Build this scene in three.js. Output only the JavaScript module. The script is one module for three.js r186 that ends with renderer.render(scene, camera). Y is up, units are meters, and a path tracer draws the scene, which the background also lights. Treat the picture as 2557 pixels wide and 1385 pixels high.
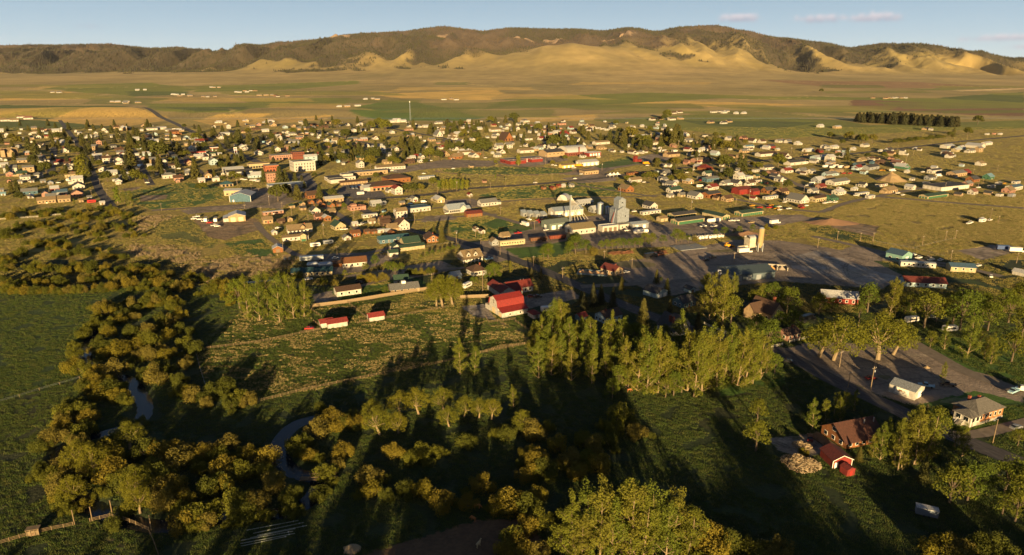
import * as THREE from 'three';
import { mergeGeometries } from 'three/addons/utils/BufferGeometryUtils.js';
import { FontLoader } from 'three/addons/loaders/FontLoader.js';
import { TextGeometry } from 'three/addons/geometries/TextGeometry.js';

// ---------------------------------------------------------------- camera, sky, sun, exposure
const scene = new THREE.Scene();
const EYE = 120;
const camera = new THREE.PerspectiveCamera(44.28, 1024 / 555, 1, 60000);
camera.position.set(0, EYE, 0);
camera.rotation.set(-17.066 * Math.PI / 180, 0, 0);
const renderer = new THREE.WebGLRenderer({ antialias: true });
renderer.toneMapping = THREE.LinearToneMapping;
renderer.toneMappingExposure = 2.75;
renderer.shadowMap.enabled = true;
const SUN_EL = 8.0 * Math.PI / 180, SUN_AZ = 2.0 * Math.PI / 180;
const sunDir = new THREE.Vector3(Math.sin(SUN_AZ) * Math.cos(SUN_EL), Math.sin(SUN_EL), Math.cos(SUN_AZ) * Math.cos(SUN_EL));
const sun = new THREE.DirectionalLight(new THREE.Color().setRGB(1.0, 0.70, 0.33), 5.0);
sun.name = 'sun';
sun.position.copy(sunDir).multiplyScalar(3000);
sun.castShadow = true;
sun.shadow.radius = 1;
sun.shadow.mapSize.set(4096, 4096);
Object.assign(sun.shadow.camera, { left: -1500, right: 1500, top: 1500, bottom: -1500, near: 1, far: 9000 });
scene.add(sun, sun.target);

let seed = 12345;
const rnd = () => { seed = (seed + 0x6D2B79F5) | 0; let t = Math.imul(seed ^ (seed >>> 15), 1 | seed); t = (t + Math.imul(t ^ (t >>> 7), 61 | t)) ^ t; return ((t ^ (t >>> 14)) >>> 0) / 4294967296; };
const reseed = (n) => { seed = n * 7919 + 17; };
const rr = (a, b) => a + (b - a) * rnd();
const pick = (a) => a[Math.floor(rnd() * a.length)];
const clamp = (x, a = 0, b = 1) => Math.min(b, Math.max(a, x));
const sm = (a, b, x) => { const t = clamp((x - a) / (b - a)); return t * t * (3 - 2 * t); };
const mix = (a, b, t) => a + (b - a) * t;
const PERM = new Uint8Array(512); { const p = [...Array(256).keys()]; for (let i = 255; i > 0; i--) { const j = Math.floor(rnd() * (i + 1)); [p[i], p[j]] = [p[j], p[i]]; } for (let i = 0; i < 512; i++) PERM[i] = p[i & 255]; }
function noise(x, y) {
  const xi = Math.floor(x), yi = Math.floor(y), fx = x - xi, fy = y - yi, u = fx * fx * fx * (fx * (fx * 6 - 15) + 10), v = fy * fy * fy * (fy * (fy * 6 - 15) + 10);
  const X = xi & 255, Y = yi & 255, g = (h, a, b) => ((h & 1) ? a : -a) * ((h & 4) ? 0.6 : 1.2) + ((h & 2) ? b : -b) * ((h & 4) ? 1.2 : 0.6);
  const a = PERM[X] + Y, b = PERM[X + 1] + Y;
  return mix(mix(g(PERM[a], fx, fy), g(PERM[b], fx - 1, fy), u), mix(g(PERM[a + 1], fx, fy - 1), g(PERM[b + 1], fx - 1, fy - 1), u), v);
}
const fbm = (x, y, n = 4) => { let s = 0, a = 0.5; for (let i = 0; i < n; i++) { s += a * noise(x, y); x = x * 2.03 + 17.1; y = y * 2.03 + 9.3; a *= 0.5; } return s; };

{ // clear evening sky: pale towards the far horizon, deeper overhead, warm round the sun, a few thin flat clouds
  const w = 2048, h = 1024, a = new Float32Array(w * h * 4);
  const clouds = [ // azimuth from straight ahead, elevation, half length, half height (degrees), density
    [17.4, 3.55, 1.8, 0.30, 1.0], [23.0, 3.38, 2.2, 0.24, 0.9], [26.6, 3.35, 1.9, 0.30, 1.0], [34.9, 1.85, 3.3, 0.20, 1.0], [36.6, 1.30, 2.4, 0.17, 0.95], [-30.2, 2.75, 1.3, 0.10, 0.45], [-36.3, 1.75, 2.2, 0.12, 0.3], [-23.5, 1.2, 1.2, 0.1, 0.25]];
  for (let j = 0; j < h; j++) {
    const el = ((j + 0.5) / h - 0.5) * Math.PI, e = el * 180 / Math.PI, up = Math.max(0, Math.sin(el));
    for (let i = 0; i < w; i++) {
      const ang = ((i + 0.5) / w - 0.5) * 2 * Math.PI, dx = Math.cos(ang) * Math.cos(el), dz = Math.sin(ang) * Math.cos(el);
      const cs = dx * sunDir.x + Math.sin(el) * sunDir.y + dz * sunDir.z, k = Math.exp(-up * 5.5), glow = Math.pow(Math.max(0, cs), 6), low = Math.exp(-up * 26);
      let r = mix(0.03, 0.60, k) + 0.13 * low, g = mix(0.06, 0.86, k) - 0.06 * low, b = mix(0.13, 1.06, k) - 0.30 * low;
      r += glow * 0.40; g += glow * 0.25; b += glow * 0.08;
      if (e > -0.5 && e < 6) {
        const az = Math.atan2(dx, -dz) * 180 / Math.PI;
        for (const [ca, ce, cl, ch, cd] of clouds) {
          const u = (az - ca) / cl, v = (e - ce) / ch;
          if (Math.abs(u) > 1.3 || Math.abs(v) > 3) continue;
          const n = fbm(az * 2.1 + 40, e * 9 + ca, 4);
          const f = clamp(1.15 - u * u - v * v * (v > 0 ? 0.55 : 1.6) + n * 1.3) * cd, top = clamp(0.5 + v * 0.55 + n * 0.5);
          const al = sm(0.1, 0.9, f);
          r = mix(r, mix(0.34, 0.78, top), al); g = mix(g, mix(0.40, 0.74, top), al); b = mix(b, mix(0.52, 0.78, top), al);
        }
      }
      const o = (j * w + i) * 4; a[o] = r; a[o + 1] = g; a[o + 2] = b; a[o + 3] = 1;
    }
  }
  const t = new THREE.DataTexture(a, w, h, THREE.RGBAFormat, THREE.FloatType);
  t.mapping = THREE.EquirectangularReflectionMapping; t.magFilter = t.minFilter = THREE.LinearFilter; t.needsUpdate = true;
  scene.background = t; scene.environment = t;
  scene.backgroundIntensity = scene.environmentIntensity = 0.345;
}

// ---------------------------------------------------------------- survey tables: metres east (x) and metres ahead (d = -z)
const ZONES = [
"out on the plain below the mountains","near the tan stone church","just above the willow thicket","along the highway into town","beside the ball field",
"behind the downtown brick blocks","downtown near the white three-storey block","in the tree-filled streets behind the hospital","by the grocery parking lot",
"in the streets behind the red school","behind the white domed gymnasium","beside the running track","on the road past the orange sheds","among the houses past the tall conifers",
"in the yards past the red barn shops","in the contractor yards by the gravel cone","along the far highway","near the log cabins below the blue-walled shop",
"near the grain elevator","on the lane above the paddock fence","among the dark trees by the main road","beside the pale gravel pad",
];
const HOUSES = [
[48.1,319.1,10.9,8.1,"e","l","n",1,20],[34.4,319.7,4.7,4.2,"e","b","r",1,20],[11.1,323.4,5.3,4.2,"h","w","r",1,20],[91.0,340.9,9.7,7.5,"e","b","d",1,20],
[99.7,364.1,5.2,4.0,"g","l","d",1,20],[-34.1,389.9,6.1,5.5,"e","l","s",1,19],[308.2,396.1,6.4,5.0,"g","w","w",1,21],[-5.5,486.8,6.6,5.9,"e","t","t",1,18],
[-117.0,496.0,6.3,5.6,"e","o","o",1,17],[-90.4,499.5,5.3,4.1,"g","o","o",1,17],[-179.3,501.8,4.5,3.5,"g","w","w",1,17],[-110.0,504.3,4,3.6,"e","o","n",1,17],
[-104.9,504.7,4,3.6,"e","o","n",1,17],[-22.9,506.0,4.6,3.5,"g","w","n",1,18],[-95.0,507.2,4,3.6,"e","g","w",1,17],[-100.4,508.0,6,4.4,"t","w","w",1,17],
[-27.9,513.2,4.5,3.5,"g","w","n",1,18],[-135.9,521.2,11.1,8.5,"g","c","e",1,17],[-100.5,530.7,6.9,6.2,"e","n","n",1,17],[-125.0,530.9,4,3.6,"e","w","w",1,17],
[-102.6,538.4,9.1,7.8,"e","t","n",1,17],[-113.6,541.2,5.4,4.9,"e","w","t",1,17],[-187.2,541.4,5.7,5.2,"e","n","n",1,17],[-198.4,542.3,7.4,6.6,"e","t","t",1,17],
[384.6,548.3,4,3.6,"e","w","w",1,15],[-182.5,548.9,4.9,3.8,"g","t","t",1,17],[-153.0,551.8,7.1,5.5,"g","o","w",1,17],[-160.2,555.0,6.5,5.9,"e","p","n",1,17],
[-120.0,564.3,12.5,4.4,"t","w","w",1,17],[-205.4,576.6,17.0,4.4,"t","p","w",1,17],[119.2,578.0,19.6,4.4,"t","w","w",1,18],[-155.9,580.6,5.4,4.9,"e","t","t",1,17],
[-170.7,581.1,9.7,7.5,"g","w","d",1,17],[71.8,586.0,7.6,6.8,"e","g","w",1,18],[-82.8,591.8,18.9,11.3,"f","w","b",1,18],[-185.4,595.3,5.1,4.6,"e","t","d",1,17],
[87.2,596.4,4.4,4.0,"e","g","g",1,18],[123.6,602.9,10.9,8.3,"g","w","d",1,18],[259.3,604.1,4,3.6,"e","q","q",1,14],[-198.1,605.3,5.5,4.4,"h","t","e",1,17],
[-164.0,609.8,6.4,5.0,"g","o","e",1,17],[-172.6,611.0,5.8,4.4,"g","o","n",1,17],[-157.6,612.5,4,3.6,"e","o","n",1,17],[-191.9,616.1,5.5,4.2,"g","t","e",1,17],
[-22.4,617.3,17.0,8.2,"e","w","g",1,18],[66.0,617.5,15.3,7.6,"e","g","w",1,18],[-376.8,619.6,4,3.6,"e","w","w",1,2],[-186.3,624.4,5.6,4.3,"g","o","n",1,17],
[-179.4,627.2,5.2,4.0,"g","o","n",1,17],[-433.7,628.9,14.5,8.6,"e","t","t",1,2],[-403.5,632.0,4,3.6,"e","t","t",1,2],[268.0,633.3,16.0,12.3,"g","w","g",1,14],
[-167.8,633.9,17.4,7.7,"e","t","w",1,17],[-421.4,635.3,10.0,8.4,"e","t","t",1,2],[203.1,637.4,8.8,7.6,"e","t","n",1,14],[289.3,637.5,17.4,7.1,"e","c","n",1,14],
[302.0,640.3,9.5,7.9,"e","e","e",1,15],[195.4,644.6,6.6,5.1,"g","t","n",1,14],[-441.6,647.2,8.2,7.0,"e","t","g",1,2],[-405.0,647.5,4,3.6,"e","w","g",1,2],
[248.2,649.0,16.5,4.4,"t","w","w",1,14],[345.7,652.4,9.0,4.4,"t","w","w",1,15],[-465.4,653.6,6.4,4.9,"g","w","w",1,2],[486.7,658.6,6.2,4.4,"t","g","w",1,15],
[194.1,659.4,17.8,9.0,"e","o","d",1,14],[476.5,660.9,6,4.4,"t","w","g",1,15],[-457.3,663.1,7.7,6.0,"g","p","d",1,2],[-427.7,666.0,12.9,9.9,"g","p","n",1,2],
[-501.2,666.6,4,3.6,"e","l","l",1,2],[345.6,668.2,17.0,4.4,"t","w","w",1,15],[472.2,671.0,6.7,5.1,"g","t","d",1,15],[-446.7,672.4,9.1,8.2,"e","g","b",1,2],
[458.6,674.0,7.4,6.7,"e","w","p",1,15],[269.1,675.3,11.1,8.3,"e","t","n",1,14],[-481.4,675.8,13.3,7.1,"e","b","g",1,2],[302.0,679.3,8.7,7.4,"e","w","g",1,14],
[256.7,681.8,8.4,7.6,"e","o","d",1,14],[500.4,682.9,11.0,8.6,"e","p","t",1,15],[381.0,684.1,16.0,8.7,"e","t","t",1,15],[163.8,685.5,13.8,8.0,"e","w","e",1,18],
[263.4,686.1,7.2,6.5,"e","b","d",1,14],[-519.7,689.7,4,3.6,"e","g","g",1,2],[-466.6,691.7,7.5,6.8,"e","r","w",1,2],[116.3,692.0,13.2,10.1,"g","o","t",1,12],
[517.8,700.1,21.0,7.8,"e","w","b",1,15],[42.3,701.3,5.0,3.9,"g","o","r",1,12],[412.0,702.1,8.5,6.5,"g","w","w",1,15],[32.7,703.2,4.2,3.8,"e","o","n",1,9],
[208.0,703.9,10.0,7.8,"e","w","r",1,14],[320.7,704.5,8.1,7.3,"e","p","r",1,15],[324.2,709.9,4,3.6,"e","p","r",1,15],[-453.4,709.9,14.2,10.9,"g","w","d",1,2],
[503.0,711.7,8.9,4.4,"t","w","g",1,15],[48.9,713.5,4,3.6,"e","o","r",1,12],[53.8,715.3,4,3.6,"e","w","w",1,12],[63.2,717.1,4,3.6,"e","w","g",1,12],
[370.5,717.3,7.1,5.5,"g","w","d",1,15],[392.4,721.5,15.9,4.4,"t","w","n",1,15],[63.0,721.8,5.2,4.0,"g","g","g",1,12],[239.4,727.3,10.4,8.0,"g","w","d",1,14],
[229.8,729.3,9.6,7.3,"e","w","g",1,14],[523.1,730.5,5.7,5.1,"e","w","g",1,15],[-498.8,735.1,6.2,4.8,"g","g","w",1,2],[352.7,736.3,26.8,11,"e","w","g",1,15],
[548.2,739.7,9.4,4.4,"t","w","b",1,15],[-535.7,740.7,4,3.6,"e","w","g",1,2],[191.7,741.2,9.8,7.5,"g","t","w",1,14],[-30.4,745.6,4,3.6,"e","p","n",1,9],
[-340.3,745.7,6.6,6.0,"e","w","w",1,4],[-514.3,746.2,5.1,4.6,"e","g","g",1,2],[-527.6,747.6,4,3.6,"e","w","d",1,2],[269.9,748.4,9.5,4.4,"t","w","g",1,14],
[135.1,749.8,14.6,8.0,"e","w","t",1,12],[167.7,750.2,6.8,6.2,"e","w","g",1,14],[192.6,751.4,10.2,4.4,"t","t","w",1,14],[-481.5,752.7,13.1,7.4,"e","t","b",1,2],
[510.2,753.9,12.4,8.9,"e","o","d",1,15],[220.1,754.8,17.8,8.2,"e","b","g",1,14],[296.3,755.1,8.3,6.4,"g","w","g",1,14],[-328.8,755.8,7.5,4.5,"f","w","g",1,4],
[166.7,757.6,7.5,5.8,"g","w","g",1,14],[253.2,760.0,9.7,8.3,"e","w","w",2,14],[263.3,765.9,13.7,8.2,"f","w","w",1,14],[211.9,770.6,4,3.6,"e","w","g",1,14],
[539.3,771.6,11.0,8.2,"e","e","l",1,15],[299.7,777.3,9.4,7.2,"g","w","d",1,14],[-392.2,779.2,14.0,8.4,"f","w","g",1,4],[280.3,781.7,5.8,5.2,"e","c","e",1,14],
[-349.6,783.3,9.6,7.4,"g","t","t",1,4],[-292.8,784.5,13.8,8.5,"e","l","w",1,6],[-366.7,785.0,5.6,5.1,"e","n","n",2,4],[-545.7,785.8,11.2,8.9,"h","w","g",1,2],
[-509.8,787.5,11.5,8.1,"e","c","t",1,2],[364.3,789.7,8.6,7.1,"e","l","g",1,15],[-570.8,795.0,10.1,8.4,"e","t","e",1,2],[161.2,796.7,11.4,4.4,"t","w","w",1,11],
[373.8,796.8,11.0,7.1,"e","l","g",1,15],[519.2,796.9,23.0,11,"e","t","g",1,15],[228.8,797.0,11.4,7.3,"e","w","e",1,14],[181.8,800.0,8.0,7.2,"e","w","g",1,14],
[-381.7,801.2,4,3.6,"e","w","g",1,4],[305.2,803.5,9.3,8.2,"e","p","n",1,14],[142.1,804.2,15.3,4.4,"t","o","n",1,11],[-413.1,806.7,6.7,6.0,"e","w","n",1,4],
[-322.5,806.9,28.6,11,"e","w","d",1,6],[314.8,807.3,4,3.6,"e","n","n",1,14],[158.9,807.5,12.6,4.4,"t","t","n",1,11],[182.9,810.0,8.9,6.8,"g","w","g",1,14],
[538.2,810.1,8.5,7.7,"e","r","r",1,15],[91.3,812.2,20.0,12.0,"f","t","t",1,11],[421.8,814.6,4.4,4.0,"e","l","w",1,15],[266.2,816.1,10.5,4.4,"t","w","g",1,14],
[357.7,816.5,7.8,7.0,"e","w","g",1,15],[173.0,817.6,4.5,3.5,"g","l","g",1,11],[346.9,818.0,11.8,8.4,"e","w","g",1,15],[473.3,818.6,5.2,4.7,"e","w","w",1,15],
[506.7,819.5,19.6,7.2,"e","w","d",1,15],[389.1,819.8,18.0,9,"q","t","t",1,15],[-363.4,821.6,4.2,3.8,"e","n","n",2,4],[-602.6,821.7,13.7,8.9,"e","w","g",2,2],
[255.8,823.1,7.0,6.3,"e","g","d",1,14],[294.5,826.2,8.3,4.4,"t","w","w",1,14],[-338.0,828.1,23.0,11,"e","w","w",1,6],[-498.5,832.5,11.7,9.0,"g","w","t",1,2],
[237.3,841.5,14.1,11.3,"h","o","r",1,14],[315.9,847.8,16.1,8.3,"e","w","d",1,13],[444.6,849.4,22.3,11,"e","g","d",1,15],[-551.5,849.9,12.0,9.2,"g","w","g",1,1],
[486.9,855.8,13.1,10.1,"g","e","w",1,15],[-51.8,865.8,4.8,4.3,"e","t","d",1,9],[-192.3,866.5,9.4,7.3,"g","w","g",2,8],[-646.2,871.0,9.7,7.6,"e","w","w",1,1],
[193.0,871.4,6.7,5.2,"g","w","g",1,13],[200.1,871.4,6.7,5.2,"g","w","g",1,13],[-462.1,872.3,4.9,4.4,"e","w","w",1,4],[444.5,878.2,14.8,7.5,"e","b","d",1,15],
[-446.8,882.1,9.0,7.0,"g","w","g",2,4],[604.5,885.3,9.4,8.2,"e","w","t",1,15],[-419.9,890.8,10.8,8.3,"g","t","r",1,4],[500.5,891.1,12.6,9.7,"g","w","p",1,15],
[-219.6,891.9,4,3.6,"e","w","g",1,7],[416.8,892.9,6.9,6.2,"e","t","g",1,15],[227.5,893.1,7.4,5.7,"g","p","p",1,13],[-389.2,893.4,12.0,9.2,"g","l","g",2,4],
[368.7,894.0,30.6,11,"e","w","d",1,15],[-530.7,897.0,4.4,4.0,"e","b","b",1,1],[-587.1,898.5,15.5,8.7,"e","w","r",1,1],[472.5,899.6,5.4,4.8,"e","b","b",1,15],
[-164.0,899.8,11.2,7.2,"e","t","t",1,7],[229.3,900.7,7.5,5.8,"g","p","p",1,13],[-470.9,901.3,8.8,7.3,"e","t","g",2,4],[415.8,901.4,8.3,7.5,"e","t","g",1,15],
[484.4,901.6,10.3,7.0,"e","n","n",1,15],[-517.5,901.9,13.3,10.2,"g","w","n",2,1],[-133.9,904.5,9.6,7.4,"e","n","n",1,7],[-231.2,912.5,5.3,4.1,"g","l","l",2,7],
[-122.3,913.4,7.0,5.4,"g","w","g",1,7],[-652.4,914.0,11.2,7.4,"e","t","g",1,1],[251.6,918.2,24.3,11,"e","p","t",1,13],[468.4,919.1,10.2,7.8,"e","c","t",1,15],
[429.5,927.7,13.0,7.9,"e","w","w",2,15],[-684.7,928.0,5.4,4.1,"g","w","g",1,1],[-273.3,931.6,16.4,7.1,"e","l","w",2,6],[-637.7,931.9,8.3,7.5,"e","p","r",1,1],
[515.9,935.2,6.3,5.7,"e","p","n",1,15],[-550.6,935.7,9.6,7.4,"g","w","n",2,1],[-208.9,940.9,10.2,7.3,"e","t","e",1,7],[-567.6,941.0,11.0,7.3,"e","w","w",2,1],
[-417.7,941.6,12.7,7.6,"f","w","g",1,4],[-136.8,945.0,6.8,6.2,"e","w","w",1,7],[425.6,946.9,31.8,11,"e","l","w",2,15],[-77.2,953.1,14.7,8.1,"e","o","t",1,9],
[302.1,954.3,7.6,6.8,"e","t","n",1,13],[-468.6,954.6,6.3,5.7,"e","b","d",1,4],[-516.4,955.5,6.1,4.7,"g","w","g",1,4],[-125.6,956.2,7.3,5.6,"g","w","g",1,7],
[-384.2,961.1,16.9,7.4,"e","w","g",1,5],[379.9,962.4,13.6,10.5,"g","w","n",1,13],[319.7,964.2,8.4,6.5,"g","t","t",1,13],[-76.5,965.8,14.0,8.3,"e","o","t",1,9],
[-135.6,972.2,5.5,5.0,"e","r","r",1,7],[-262.3,974.6,10.0,7.7,"g","w","g",1,7],[226.6,978.0,23.2,11,"e","t","n",1,13],[-172.9,980.1,10.9,7.1,"e","w","g",1,7],
[-97.0,981.2,10.1,7.8,"g","t","n",1,9],[363.8,985.2,33.5,11,"e","w","n",1,13],[259.5,986.3,16.4,8.6,"e","g","d",1,13],[-429.9,987.4,7.5,6.7,"e","w","e",1,3],
[-523.0,989.2,14.2,7.3,"e","l","w",1,3],[-539.3,989.6,5.1,4.6,"e","w","w",1,3],[-97.9,992.7,10.8,8.3,"g","t","n",1,9],[-51.9,995.1,11.9,8.6,"e","o","t",1,9],
[-368.1,1000.1,13.4,10.3,"g","w","g",1,5],[-68.3,1000.8,20.3,8.8,"e","w","t",1,9],[-569.1,1003.8,12.9,8.5,"e","w","g",1,1],[-28.7,1007.1,4,3.6,"e","w","w",1,9],
[-122.6,1009.1,7.7,5.9,"g","w","n",1,7],[-372.3,1011.2,9.0,6.9,"g","w","n",1,5],[-193.2,1011.4,13.8,8.7,"e","w","w",2,7],[-69.4,1017.2,17.2,8.9,"e","w","w",1,9],
[-16.9,1019.7,11.0,8.5,"g","w","n",1,9],[228.8,1023.1,4,3.6,"e","t","n",1,13],[-246.3,1024.2,7.6,6.8,"e","g","d",1,7],[457.6,1025.7,8.5,7.6,"e","r","n",1,16],
[20.1,1025.7,23.3,11,"e","w","t",1,9],[-666.5,1027.6,13.7,10.6,"g","w","g",1,1],[-53.7,1031.7,11.6,7.2,"e","w","g",1,9],[243.1,1034.8,6,4.4,"t","w","w",1,13],
[446.6,1039.6,18.6,9,"q","w","w",1,16],[288.3,1042.7,10.6,7.7,"e","w","w",1,13],[-595.4,1044.8,11.5,7.6,"e","n","n",1,1],[-356.6,1046.0,12.0,9.2,"g","w","g",1,5],
[355.8,1046.5,8.0,4.4,"t","w","w",1,13],[-177.7,1049.2,10.7,8.2,"g","w","g",1,7],[-341.6,1050.2,7.5,6.8,"e","p","t",2,5],[520.5,1052.5,6.6,5.9,"e","w","w",1,16],
[-409.9,1055.6,6.8,5.2,"g","w","g",1,5],[-639.0,1057.3,8.2,7.4,"e","t","g",2,1],[334.8,1057.4,6,4.4,"t","w","w",1,13],[-89.6,1057.6,13.5,10.4,"g","w","g",1,9],
[-132.6,1061.2,8.1,6.2,"g","w","g",1,7],[-410.2,1063.5,7.5,5.7,"g","w","g",1,5],[136.5,1065.1,11.8,7.7,"e","t","t",1,10],[-57.6,1065.3,11.2,8.7,"e","w","g",1,9],
[41.4,1065.3,12.5,7.9,"e","l","g",1,9],[694.1,1066.2,12.4,7.7,"e","l","w",1,16],[-91.9,1071.1,13.6,10.5,"g","w","g",1,9],[302.8,1071.9,10.5,8.1,"g","p","t",1,13],
[490.3,1074.3,6.5,5.9,"e","w","g",1,16],[-216.1,1075.0,8.2,6.3,"g","w","w",1,7],[120.6,1077.9,8.2,7.3,"e","t","g",1,10],[502.7,1078.3,14.0,8.0,"e","w","w",1,16],
[370.0,1079.2,18.1,7.7,"e","w","l",2,13],[-5.9,1082.0,11.4,8.7,"e","w","g",2,9],[489.8,1083.1,8.9,8.0,"e","w","g",1,16],[-208.9,1083.4,11.5,8.6,"e","w","w",1,7],
[405.4,1085.0,16.1,8.7,"e","r","d",1,13],[685.3,1086.7,23.3,11,"e","w","w",1,16],[-248.1,1087.0,4.3,3.9,"e","p","n",1,7],[731.6,1090.7,22.3,17.2,"g","w","w",1,16],
[-630.1,1091.9,7.8,7.1,"e","g","d",1,1],[257.3,1093.3,6.3,5.7,"e","p","t",1,13],[187.7,1098.5,6.8,6.1,"e","w","w",1,10],[256.7,1100.9,7.9,7.1,"e","p","t",1,13],
[563.2,1102.7,14.8,7.4,"e","w","g",1,16],[-232.2,1103.3,7.7,5.9,"g","w","g",1,7],[22.5,1106.3,7.7,6.0,"g","w","d",1,9],[110.9,1109.1,12.7,9.8,"g","w","g",1,10],
[-737.2,1110.5,7.2,6.5,"e","p","n",1,1],[-341.4,1120.3,11.4,8.8,"g","w","w",1,5],[113.7,1121.1,7.2,6.5,"e","w","g",1,10],[-522.7,1121.5,16.4,9.9,"f","t","g",1,3],
[776.0,1129.6,20.9,7.3,"e","w","w",1,16],[466.5,1130.5,8.4,7.5,"e","w","w",1,16],[309.9,1134.6,13.2,8.3,"e","t","g",1,13],[236.0,1135.5,18.5,7.5,"e","w","t",1,10],
[-0.4,1136.1,6.7,6.1,"e","w","d",1,9],[-398.8,1138.7,11.6,8.9,"g","w","n",1,5],[147.0,1142.2,28.8,11,"e","w","t",1,10],[-257.9,1147.1,4,3.6,"e","p","g",1,7],
[-86.5,1150.2,13.2,10.2,"g","w","g",1,9],[-293.5,1150.6,10.4,8.9,"e","w","t",2,7],[-334.0,1152.9,8.8,6.8,"g","t","t",1,5],[-110.2,1157.0,13.3,7.7,"e","n","d",1,9],
[462.7,1160.9,9.9,8.9,"e","w","g",1,16],[419.1,1161.3,11.6,8.7,"e","w","n",1,13],[-367.7,1163.1,16.8,8.2,"e","g","g",1,5],[-86.1,1163.5,13.3,10.2,"g","w","g",1,9],
[-603.4,1167.1,12.9,8.3,"e","w","w",1,3],[-526.9,1167.2,14.1,7.9,"e","w","r",1,3],[452.6,1169.1,15.0,9.0,"e","w","g",1,13],[406.0,1170.0,13.9,10.7,"g","w","n",1,13],
[-109.9,1170.4,12.9,8.5,"e","n","d",1,9],[301.9,1179.7,16.9,8.5,"e","w","g",1,13],[-317.2,1182.9,9.8,7.5,"g","w","g",1,7],[-278.5,1185.1,7.5,6.7,"e","t","e",1,7],
[-525.2,1191.6,4,3.6,"e","r","r",1,3],[-383.8,1192.7,6.0,5.4,"e","t","g",1,5],[386.3,1201.1,5.4,4.8,"e","p","n",1,13],[-276.9,1201.3,15.3,8.6,"e","t","g",1,7],
[-68.3,1203.0,9.2,7.1,"g","w","w",1,9],[-855.5,1203.7,11.6,8.1,"e","g","w",1,1],[24.4,1205.2,23.8,4.4,"t","w","w",1,9],[-583.6,1207.4,11.2,8.8,"e","t","t",1,3],
[307.8,1210.8,7.3,6.6,"e","t","t",1,13],[378.8,1211.2,10.8,8.5,"e","w","g",1,13],[50.4,1211.9,9.7,8.0,"e","w","r",1,9],[407.2,1219.2,12.7,8.4,"e","p","n",1,13],
[-105.2,1220.4,14.9,11.9,"h","w","t",1,9],[-852.3,1221.2,17.0,4.4,"t","t","g",1,1],[-561.5,1221.6,14.4,7.1,"e","g","g",1,3],[-805.0,1224.5,9.7,8.1,"e","t","d",1,1],
[-376.3,1226.6,12.1,7.7,"e","p","g",1,5],[-645.4,1231.0,13.6,8.8,"e","w","n",1,3],[238.7,1233.4,10.1,7.0,"e","w","w",1,10],[-167.5,1243.6,7.8,7.1,"e","w","t",1,7],
[-44.4,1246.0,5.5,4.9,"e","w","g",1,9],[-32.5,1247.1,7.4,6.7,"e","w","g",1,9],[-761.0,1247.5,8.0,7.2,"e","w","w",1,1],[236.6,1249.9,16.1,8.6,"e","w","w",1,10],
[18.0,1253.9,10.2,7.9,"e","w","w",1,9],[-611.1,1254.2,10.3,8.0,"g","w","g",1,3],[3.3,1254.7,4.4,3.9,"e","w","w",1,9],[-723.3,1257.2,9.6,7.2,"e","w","g",1,1],
[-427.4,1261.2,10.8,7.0,"e","w","w",1,5],[-350.8,1262.4,8.0,6.2,"g","w","g",1,5],[-326.1,1264.0,4,3.6,"e","w","e",1,7],[265.2,1264.7,8.0,7.2,"e","w","g",1,13],
[-108.7,1270.1,14.7,11.7,"h","w","t",1,9],[354.3,1272.4,10.2,4.4,"t","w","g",1,13],[262.3,1277.6,12.2,8.7,"e","w","w",1,10],[320.7,1281.3,11.2,8.6,"g","w","w",1,13],
[51.5,1285.5,7.4,6.7,"e","w","w",1,9],[-317.9,1291.7,8.2,6.3,"g","w","w",1,7],[320.8,1294.0,12.3,9.5,"g","w","g",1,13],[-100.9,1294.4,16.6,8.8,"e","w","w",1,9],
[-438.4,1297.4,12.4,8.7,"e","o","n",1,5],[-537.9,1298.6,18.0,8.4,"e","w","w",1,5],[-366.3,1298.7,19.6,7.7,"e","w","g",1,5],[-413.7,1300.9,10.4,8.6,"e","w","g",1,5],
[-813.3,1305.1,6.7,6.0,"e","w","w",1,1],[894.0,1306.1,8.7,4.4,"t","w","w",1,16],[-636.8,1308.5,17.1,8.5,"e","o","n",2,3],[-101.2,1310.5,16.7,7.3,"e","w","w",1,9],
[922.1,1311.3,8.8,4.4,"t","w","w",1,16],[912.7,1314.4,6.9,4.4,"t","p","n",1,16],[-789.1,1316.2,8.3,6.4,"g","w","g",1,1],[98.2,1317.9,12.5,9.0,"e","r","r",1,10],
[-230.2,1333.9,10.1,7.8,"g","w","w",1,7],[117.4,1338.4,10.6,8.9,"e","w","n",1,10],[-339.3,1344.0,9.1,7.7,"e","w","g",1,7],[-786.7,1347.6,7.7,5.9,"g","w","g",1,1],
[-519.3,1348.1,8.4,7.6,"e","t","n",1,5],[39.2,1349.9,16.2,7.3,"e","w","g",1,9],[91.2,1357.8,6.3,5.7,"e","w","g",1,10],[-855.1,1362.4,6.9,5.3,"g","w","g",1,1],
[-486.7,1371.1,13.2,7.1,"e","w","w",1,5],[-296.1,1377.8,11.6,8.0,"e","w","g",1,7],[-313.3,1377.9,10.5,8.0,"g","w","w",1,7],[-33.8,1380.5,23.2,11,"e","w","t",1,9],
[127.1,1381.4,8.7,6.7,"g","b","d",1,10],[66.4,1382.8,14.2,7.6,"e","t","n",1,10],[2.6,1383.9,13.1,10.1,"g","w","g",1,9],[-206.6,1401.6,13.7,8.9,"e","p","t",1,7],
[844.0,1401.8,7.0,6.3,"e","w","g",1,0],[190.9,1404.0,11.6,4.4,"t","w","w",1,10],[-519.1,1405.2,12.5,7.0,"e","n","n",1,5],[-933.2,1406.0,19.9,4.4,"t","p","g",1,1],
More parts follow.
